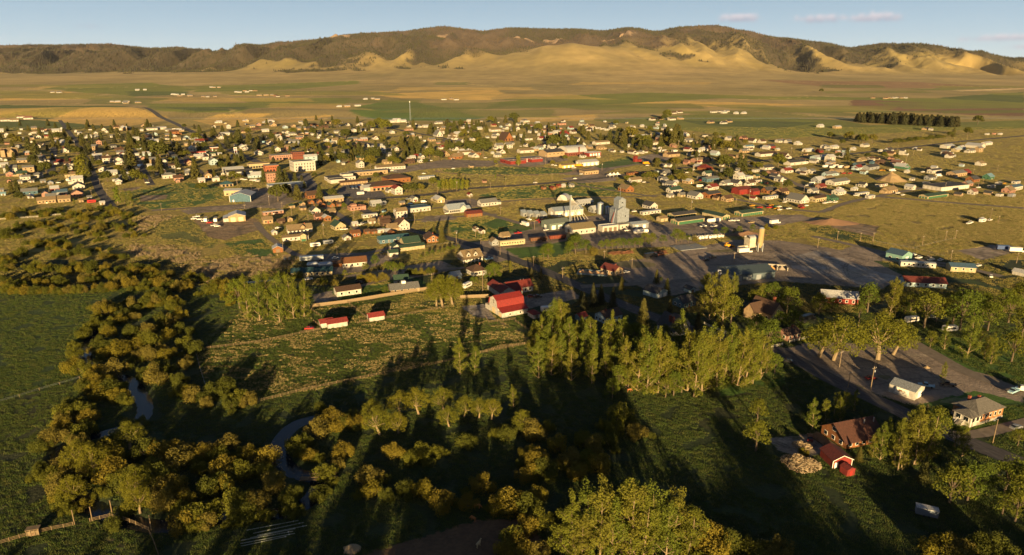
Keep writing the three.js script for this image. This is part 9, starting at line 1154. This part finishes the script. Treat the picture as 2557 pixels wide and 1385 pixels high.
// ---------------------------------------------------------------- grass and straw that nobody could count
{
  const inside = (p, x, d) => { let c = false; for (let i = 0, j = p.length - 2; i < p.length; j = i, i += 2) if ((p[i + 1] > d) !== (p[j + 1] > d) && x < (p[j] - p[i]) * (d - p[i + 1]) / (p[j + 1] - p[i + 1]) + p[i]) c = !c; return c; };
  const blades = (n, w, h, s) => { reseed(s); const g = new Geo(); for (let i = 0; i < n; i++) { const a = rr(0, 6.283), q = rr(0, w), x = Math.cos(a) * q, z = Math.sin(a) * q, t = rr(0, 6.283), b = h * rr(0.5, 1.1), l = rr(-0.4, 0.4) * h; g.tri([x - Math.cos(t) * 0.07, 0, z - Math.sin(t) * 0.07], [x + Math.cos(t) * 0.07, 0, z + Math.sin(t) * 0.07], [x + l, b, z + rr(-0.4, 0.4) * h]); } return g.build(); };
  const polys = (k) => GROUND_PATCHES.filter((q) => q[0] === k).map((q) => q[1]), hard = GROUND_PATCHES.filter((q) => ['gravel', 'asphalt', 'dirt', 'pale', 'corral'].includes(q[0])).map((q) => q[1]);
  const roadPts = ROADS.flatMap(([, w, p]) => spaced(p, 4).map((q) => [q[0], q[1], w / 2 + 0.8])), rh = new Map(); for (const q of roadPts) { const k = Math.floor(q[0] / 12) + ',' + Math.floor(q[1] / 12); if (!rh.has(k)) rh.set(k, []); rh.get(k).push(q); }
  const onRoad = (x, d) => { const i = Math.floor(x / 12), j = Math.floor(d / 12); for (let a = -1; a <= 1; a++) for (let b = -1; b <= 1; b++) for (const q of rh.get((i + a) + ',' + (j + b)) ?? []) if ((q[0] - x) ** 2 + (q[1] - d) ** 2 < q[2] * q[2]) return true; return false; };
  function field(name, geo, count, cols, size, where, label, s) {
    reseed(s); const put = []; let tries = 0; while (put.length < count && tries++ < count * 14) { const q = where(); if (q) put.push(q); }
    const im = new THREE.InstancedMesh(geo, mat('#ffffff', { roughness: 1 }), put.length), M = new THREE.Matrix4(), Q = new THREE.Quaternion(), Y = new THREE.Vector3(0, 1, 0), C = new THREE.Color();
    put.forEach(([x, d, f], i) => { const z = rr(size[0], size[1]) * (f ?? 1); M.compose(new THREE.Vector3(x, 0.0, -d), Q.setFromAxisAngle(Y, rr(0, 6.283)), new THREE.Vector3(z, z * rr(0.7, 1.3), z)); im.setMatrixAt(i, M); const c = pick(cols), v = rr(0.75, 1.25); im.setColorAt(i, C.setRGB(c[0] * v, c[1] * v, c[2] * v)); });
    im.name = name; im.castShadow = im.receiveShadow = true; scene.add(im); tag(im, label, 'grass', null, 'stuff');
  }
  const G1 = [[0.046, 0.078, 0.009], [0.058, 0.082, 0.011], [0.040, 0.066, 0.009]], S1 = [[0.36, 0.28, 0.12], [0.30, 0.24, 0.10], [0.24, 0.20, 0.08]], MIX = [[0.15, 0.135, 0.032], [0.19, 0.16, 0.045], [0.11, 0.118, 0.024], [0.23, 0.185, 0.06]];
  const tuft = blades(16, 0.55, 0.5, 1), small = blades(12, 0.8, 0.3, 2), reedG = blades(18, 0.9, 0.9, 3), tp = polys('tuft'), st = polys('straw'), rd = polys('reed'), sg = polys('sage'), dr = polys('dry'), cor = polys('corral');
  const ok = (x, d) => creekDist(x, d) > 4.5 && !onRoad(x, d) && !hard.some((p) => inside(p, x, d));
  field('meadow_grass', small, 105000, G1.concat([[0.08, 0.09, 0.018]]), [0.7, 1.5], () => { const d = rr(130, 372), x = rr(-1, 1) * (0.8 * d + 20); if (d > 330 && x > -60) return null; return noise(x / 9, d / 9) > -0.35 && ok(x, d) ? [x, d] : null; }, 'short green grass of the meadows along the creek', 61);
  field('paddock_straw', tuft, 12000, S1, [0.5, 1.15], () => { const x = rr(-140, 30), d = rr(225, 345); return tp.concat(st).some((p) => inside(p, x, d)) && fbm(x / 9, d / 4, 3) + 0.8 * fbm(x / 40, d / 18, 2) > 0.10 - 0.1 * rnd() && ok(x, d) ? [x, d] : null; }, 'straw-coloured grass tufts standing in the paddock', 62);
  field('paddock_grass', tuft, 9000, G1, [0.6, 1.3], () => { const x = rr(-140, 30), d = rr(225, 345); return tp.some((p) => inside(p, x, d)) && ok(x, d) ? [x, d] : null; }, 'green grass tufts between the straw in the paddock', 63);
  field('reeds', reedG, 5200, [[0.24, 0.18, 0.11], [0.20, 0.15, 0.085], [0.27, 0.21, 0.13]], [0.6, 1.2], () => { const x = rr(-330, -70), d = rr(380, 620); return rd.some((p) => inside(p, x + rr(-7, 7), d + rr(-7, 7))) && noise(x / 9, d / 9) > -0.15 ? [x, d] : null; }, 'pale dry reeds on the wet ground below the thicket', 64);
  field('sage_flat_grass', small, 60000, [[0.22, 0.18, 0.07], [0.16, 0.15, 0.05], [0.27, 0.21, 0.09], [0.12, 0.12, 0.035]], [0.9, 2.2], () => { const x = rr(200, 640), d = rr(440, 730); return sg.some((p) => inside(p, x, d)) && noise(x / 16, d / 16) > -0.3 && ok(x, d) ? [x, d] : null; }, 'dry bunch grass and sage on the flat past the storage rows', 65);
  field('town_grass', small, 150000, MIX, [0.9, 2.1], () => { const d = 330 + 1150 * Math.pow(rnd(), 1.5), x = rr(-1, 1) * (0.8 * d + 20); if (d < 376 && x < -60) return null; return noise(x / 22, d / 22) > -0.25 && ok(x, d) ? [x, d] : null; }, 'rough grass of the yards and vacant lots in town', 66);
}
// ---------------------------------------------------------------- vehicles
{
  const prof = (pts, w, z = 0.06) => { const s = new THREE.Shape(); pts.forEach(([x, y], i) => (i ? s.lineTo(x, y) : s.moveTo(x, y))); s.closePath(); return new THREE.ExtrudeGeometry(s, { depth: w - 2 * z, bevelEnabled: true, bevelSize: z, bevelThickness: z, bevelSegments: 1 }).translate(0, 0, -w / 2 + z); };
  const wheel = new THREE.CylinderGeometry(0.34, 0.34, 0.24, 12).rotateX(Math.PI / 2), bigWheel = new THREE.CylinderGeometry(0.5, 0.5, 0.32, 12).rotateX(Math.PI / 2), lampM = mat('#e8e4d4', { roughness: 0.2 }), redLamp = mat('#7d1410');
  const bodies = {
    c: { name: 'car', cat: 'car', words: 'car', l: 4.4, body: prof([[-2.2, 0.35], [2.2, 0.35], [2.25, 0.75], [1.4, 0.95], [0.75, 1.0], [-1.3, 1.0], [-2.2, 0.95]], 1.75), cab: prof([[-1.75, 0.98], [1.0, 0.98], [0.35, 1.42], [-1.2, 1.46]], 1.5), roof: prof([[-1.25, 1.42], [0.35, 1.40], [0.25, 1.50], [-1.15, 1.53]], 1.4), wheels: [[-1.35, 0.78], [1.4, 0.78]] },
    p: { name: 'pickup_truck', cat: 'pickup', words: 'pickup truck', l: 5.6, body: prof([[-2.8, 0.5], [2.75, 0.5], [2.8, 1.0], [1.5, 1.12], [-0.5, 1.12], [-0.55, 0.8], [-2.65, 0.8], [-2.7, 1.12], [-2.8, 1.12]], 1.9), cab: prof([[-0.5, 1.1], [1.45, 1.1], [0.85, 1.72], [-0.4, 1.76]], 1.65), roof: prof([[-0.45, 1.72], [0.85, 1.70], [0.75, 1.8], [-0.35, 1.83]], 1.6), wheels: [[-1.75, 0.86], [1.75, 0.86]] },
    v: { name: 'van', cat: 'van', words: 'van', l: 5.2, body: prof([[-2.6, 0.4], [2.6, 0.4], [2.65, 0.95], [1.9, 1.2], [1.2, 2.05], [-2.55, 2.1]], 1.95), cab: prof([[1.25, 1.25], [1.95, 1.2], [1.3, 1.98]], 1.98), roof: prof([[-2.4, 2.08], [1.1, 2.05], [1.0, 2.14], [-2.3, 2.16]], 1.7), wheels: [[-1.6, 0.86], [1.65, 0.86]] },
    u: { name: 'camper_trailer', cat: 'camper', words: 'camper trailer', l: 7, body: prof([[-3.4, 0.6], [3.0, 0.6], [3.5, 1.4], [3.2, 2.7], [-3.2, 2.85], [-3.5, 2.5]], 2.3), cab: prof([[-2.4, 1.5], [2.2, 1.5], [2.2, 2.1], [-2.4, 2.1]], 2.34), roof: prof([[-3, 2.8], [3, 2.68], [3, 2.82], [-3, 2.95]], 2.1), wheels: [[-0.4, 0.95], [0.5, 0.95]] },
    s: { name: 'cargo_truck', cat: 'truck', words: 'box truck', l: 10, body: prof([[-5, 1.0], [2.6, 1.0], [2.6, 3.5], [-5, 3.5]], 2.5), cab: prof([[2.9, 1.6], [4.9, 1.6], [4.4, 2.9], [2.9, 2.9]], 2.3), roof: prof([[2.8, 0.6], [5.1, 0.6], [5.1, 1.6], [2.8, 1.6]], 2.35), wheels: [[-3.8, 1.0], [-2.6, 1.0], [4.0, 1.0]], big: true },
  };
  const PAINT = { w: ['#d2cec4', 'white'], g: ['#7d8084', 'grey'], k: ['#1d1e22', 'black'], b: ['#27406e', 'blue'], q: ['#5a1a1c', 'maroon'], d: ['#3c3e42', 'charcoal'], l: ['#8fb0bd', 'pale blue'], r: ['#a3241c', 'red'], y: ['#c08a1c', 'yellow'], t: ['#9c8766', 'tan'], n: ['#5d4a3a', 'brown'], e: ['#2f6a44', 'green'], o: ['#b0602a', 'orange'] };
  const stock = {};
  for (const [x, d, k, c, hd] of CARS) {
    const B = bodies[k], key = k + c;
    if (!stock[key]) { const g = new THREE.Group(), pm = mat(PAINT[c][0], { roughness: 0.35 }); part('body', B.body, pm, g); part('window_band', B.cab, glassMat, g); part(k === 's' ? 'cab' : 'roof', B.roof, pm, g); for (const [wx, wz] of B.wheels) for (const s of [-1, 1]) part('wheel', B.big ? bigWheel : wheel, darkMat, g, wx, B.big ? 0.5 : 0.34, s * wz); if (d < 520 && k !== 'u') { for (const s of [-0.6, 0.6]) { part('headlight', boxGeo(0.08, 0.16, 0.34), lampM, g, B.l / 2 + 0.02, k === 's' ? 1 : 0.66, s); part('tail_light', boxGeo(0.08, 0.18, 0.3), redLamp, g, -B.l / 2 - 0.02, k === 's' ? 1.1 : 0.72, s); } } stock[key] = g; }
    const o = stock[key].clone(); o.name = numbered(B.name); o.position.set(x, 0.36, -d); o.rotation.y = headingTurn(hd); scene.add(o); const nt = nearTo(x, d); tag(o, `${PAINT[c][1]} ${B.words} parked ${nt}`, B.cat, `vehicles ${nt}`);
  }
  const o = thing('coach_bus', ...at('bus'), headingTurn(104), 'long white bus with dark window band beside the workshop', 'bus', null, 0.02); part('body', prof([[-6, 0.5], [5.8, 0.5], [6.1, 1.4], [5.7, 3.1], [-6, 3.15]], 2.5, 0.12), mat('#c9ccd2', { roughness: 0.3 }), o); part('window_band', prof([[-5.6, 1.8], [5.3, 1.8], [5.1, 2.7], [-5.6, 2.7]], 2.54), glassMat, o); for (const wx of [-3.8, 3.6]) for (const s of [-1, 1]) part('wheel', bigWheel, darkMat, o, wx, 0.5, s * 1.1);
}
// ---------------------------------------------------------------- poles and fences
{
  const pm = mat('#8d7a60', { map: wallMap }), bank = {};
  for (const [x, d, h] of POLES) {
    const H = Math.round(h * 2) / 2;
    if (!bank[H]) { const g = new THREE.Group(); part('pole', new THREE.CylinderGeometry(0.13, 0.19, H, 7), pm, g, 0, H / 2); part('crossarm', boxGeo(2.4, 0.14, 0.14), pm, g, 0, H - 0.9, 0.16); for (const s of [-1, 0, 1]) part('insulator', boxGeo(0.1, 0.22, 0.1), trimMat, g, s, H - 0.74, 0.16); if (H > 9) part('transformer', new THREE.CylinderGeometry(0.26, 0.26, 0.9, 10), steelMat, g, 0.3, H - 2, 0.3); bank[H] = g; }
    const o = bank[H].clone(); o.name = numbered('utility_pole'); o.position.set(x, 0, -d); o.rotation.y = headingTurn(62) + (x * 7 % 1) * 0.4; scene.add(o); const nt = nearTo(x, d); tag(o, `${h > 11 ? 'tall ' : ''}wooden utility pole with crossarm ${nt}`, 'utility pole', `utility poles ${nt}`);
  }
  const words = { rail: 'weathered rail fence with round posts', wire: 'thin wire fence on wooden posts', board: 'tall solid board fence', plank: 'plank corral fence', white: 'white rail fence' };
  const fenceWhere = (pts) => { const m = pts[Math.floor(pts.length / 2)]; return nearTo(m[0], m[1]); };
  FENCES.forEach(([s, f], fi) => {
    const pts = []; for (let i = 0; i < f.length; i += 2) pts.push([f[i], f[i + 1]]);
    const step = s === 'board' ? 2.4 : s === 'wire' ? 6 : s === 'white' && pts[0][1] > 500 ? 6 : 3.2, line = []; for (let i = 0; i < pts.length - 1; i++) { const l = Math.hypot(pts[i + 1][0] - pts[i][0], pts[i + 1][1] - pts[i][1]), n = Math.max(1, Math.round(l / step)); for (let k = 0; k < n; k++) line.push([mix(pts[i][0], pts[i + 1][0], k / n), mix(pts[i][1], pts[i + 1][1], k / n)]); } line.push(pts[pts.length - 1]);
    const [x0, d0] = line[0], o = thing({ rail: 'rail_fence', wire: 'wire_fence', board: 'board_fence', plank: 'plank_fence', white: 'white_fence' }[s], x0, d0, 0, `${words[s]} ${fenceWhere(pts)}`, 'fence', `fences ${fenceWhere(pts)}`);
    const m = s === 'white' ? mat('#cfcabd') : s === 'board' ? mat('#8f7b5e', { map: wallMap }) : paleWood, ph = s === 'board' ? 2 : 1.35;
    line.forEach(([x, d], i) => {
      part('post', boxGeo(0.15, ph, 0.15), m, o, x - x0, 0, -(d - d0));
      if (!i) return; const [px, pd] = line[i - 1], l = Math.hypot(x - px, d - pd), turn = Math.atan2(d - pd, x - px), cx = (x + px) / 2 - x0, cz = -((d + pd) / 2 - d0);
      if (s === 'board') for (let q = 0; q < 3; q++) { const t = (q + 0.5) / 3; part('board', boxGeo(l / 3 - 0.02, 1.95 - 0.06 * ((q + i) % 2), 0.05), m, o, mix(px, x, t) - x0, 0.03, -(mix(pd, d, t) - d0) + 0.1, turn); }
      else for (const y of s === 'wire' ? [0.7, 1.15] : [0.35, 0.75, 1.12]) part(s === 'wire' ? 'wire' : 'rail', boxGeo(+l.toFixed(1), s === 'wire' ? 0.03 : 0.08, s === 'wire' ? 0.03 : 0.07), s === 'wire' ? steelMat : m, o, cx, y, cz, turn);
    });
  });
  // tall gate posts in the rail fence by the creek
  for (const [x, d, h, n] of [[-120.2, 159.3, 4.6, 'tall gate post at the open end of the creek fence'], [-116.2, 160.8, 4.6, 'tall gate post where the creek fence begins again'], [-111.9, 163.1, 5, 'tall gate post nearest the dark pool'], [-98.0, 157.1, 4.6, 'tall gate post at the fence corner']]) { const o = thing('gate_post', x, d, 0, n, 'gate post'); part('post', new THREE.CylinderGeometry(0.12, 0.16, h, 8), paleWood, o, 0, h / 2); part('cap', boxGeo(0.34, 0.1, 0.34), paleWood, o, 0, h); }
}
// ---------------------------------------------------------------- horses: one continuous body each
{
  function capsules(list, grid, lo, hi) { // rounded union of tapered limbs, meshed on a grid
    const n = grid, cell = [0, 1, 2].map((i) => (hi[i] - lo[i]) / n), f = new Float32Array((n + 1) ** 3), at3 = (i, j, k) => (k * (n + 1) + j) * (n + 1) + i;
    for (let k = 0; k <= n; k++) for (let j = 0; j <= n; j++) for (let i = 0; i <= n; i++) { const p = [lo[0] + i * cell[0], lo[1] + j * cell[1], lo[2] + k * cell[2]]; let s = 1e9; for (const [a, b, ra, rb] of list) { const ab = [b[0] - a[0], b[1] - a[1], b[2] - a[2]], t = clamp(((p[0] - a[0]) * ab[0] + (p[1] - a[1]) * ab[1] + (p[2] - a[2]) * ab[2]) / (ab[0] ** 2 + ab[1] ** 2 + ab[2] ** 2)), q = Math.hypot(p[0] - a[0] - ab[0] * t, p[1] - a[1] - ab[1] * t, p[2] - a[2] - ab[2] * t) - mix(ra, rb, t), h = clamp(0.5 + 0.5 * (q - s) / 0.07); s = mix(q, s, h) - 0.07 * h * (1 - h); } f[at3(i, j, k)] = s; }
    const P = []; const T = [[0, 5, 1, 6], [0, 1, 2, 6], [0, 2, 3, 6], [0, 3, 7, 6], [0, 7, 4, 6], [0, 4, 5, 6]], C = [[0, 0, 0], [1, 0, 0], [1, 1, 0], [0, 1, 0], [0, 0, 1], [1, 0, 1], [1, 1, 1], [0, 1, 1]];
    for (let k = 0; k < n; k++) for (let j = 0; j < n; j++) for (let i = 0; i < n; i++) { const v = C.map(([a, b, c]) => f[at3(i + a, j + b, k + c)]); if (v.every((q) => q > 0) || v.every((q) => q <= 0)) continue; const w = C.map(([a, b, c]) => [lo[0] + (i + a) * cell[0], lo[1] + (j + b) * cell[1], lo[2] + (k + c) * cell[2]]); for (const t of T) { const IN = t.filter((q) => v[q] <= 0), OUT = t.filter((q) => v[q] > 0), e = (a, b) => { const s = v[a] / (v[a] - v[b]); return [0, 1, 2].map((q) => mix(w[a][q], w[b][q], s)); }; if (IN.length === 1) P.push(...e(IN[0], OUT[0]), ...e(IN[0], OUT[1]), ...e(IN[0], OUT[2])); else if (IN.length === 3) P.push(...e(IN[0], OUT[0]), ...e(IN[1], OUT[0]), ...e(IN[2], OUT[0])); else if (IN.length === 2) { const a = e(IN[0], OUT[0]), b = e(IN[0], OUT[1]), c = e(IN[1], OUT[0]), d = e(IN[1], OUT[1]); P.push(...a, ...b, ...d, ...a, ...d, ...c); } } }
    const g = new THREE.BufferGeometry(); g.setAttribute('position', new THREE.Float32BufferAttribute(P, 3)); g.computeVertexNormals(); return g;
  }
  const legs = (x, z, hind) => hind ? [[[x, 1.15, z], [x + 0.12, 0.82, z], 0.19, 0.12], [[x + 0.12, 0.82, z], [x - 0.08, 0.5, z], 0.1, 0.065], [[x - 0.08, 0.5, z], [x, 0.06, z], 0.06, 0.06]] : [[[x, 1.1, z], [x, 0.58, z], 0.14, 0.075], [[x, 0.58, z], [x + 0.02, 0.06, z], 0.065, 0.06]];
  const horse = (graze) => capsules([[[-0.6, 1.2, 0], [0.55, 1.22, 0], 0.31, 0.33], ...legs(-0.72, 0.15, true), ...legs(-0.62, -0.15, true), ...legs(0.55, 0.15), ...legs(0.68, -0.15), ...(graze ? [[[0.7, 1.3, 0], [1.2, 0.75, 0], 0.22, 0.13], [[1.2, 0.75, 0], [1.42, 0.3, 0], 0.13, 0.08]] : [[[0.7, 1.35, 0], [1.15, 1.85, 0], 0.22, 0.13], [[1.15, 1.87, 0], [1.5, 1.62, 0], 0.13, 0.08], [[1.1, 1.95, 0.06], [1.1, 2.06, 0.07], 0.04, 0.015], [[1.1, 1.95, -0.06], [1.1, 2.06, -0.07], 0.04, 0.015]])], 54, [-1.2, 0, -0.55], [1.7, 2.15, 0.55]);
  const G = [horse(true), horse(false)], tail = new Geo().tube([[-0.88, 1.35, 0], [-1.02, 1.1, 0], [-1.0, 0.6, 0]], [0.06, 0.08, 0.03], 6).build(), mane = [new Geo().tube([[0.7, 1.5, 0], [0.98, 1.22, 0], [1.22, 0.9, 0]], [0.06, 0.07, 0.03], 5).build(), new Geo().tube([[0.68, 1.52, 0], [0.9, 1.78, 0], [1.08, 2.0, 0]], [0.06, 0.07, 0.03], 5).build()];
  [['horse1', '#8a5a34', 0, 70, 'brown and white horse at the foot of the cottonwood grove'], ['horse2', '#a8703c', 0, 95, 'chestnut horse grazing under the willows'], ['horse3', '#96602f', 0, -50, 'chestnut horse at the corral edge below the willows'], ['horse4', '#b9a37a', 1, 30, 'pale horse with raised head in the bare corral']].forEach(([k, c, g, hd, n]) => { const o = thing('horse', ...at(k), headingTurn(hd), n, 'horse'); part('body', G[g], mat(c), o); part('tail', tail, mat('#3a281c'), o); part('mane', mane[g], mat('#3a281c'), o); });
}
scene.fog = new THREE.FogExp2(new THREE.Color().setRGB(0.80, 0.82, 0.88), 6e-6);
renderer.render(scene, camera);
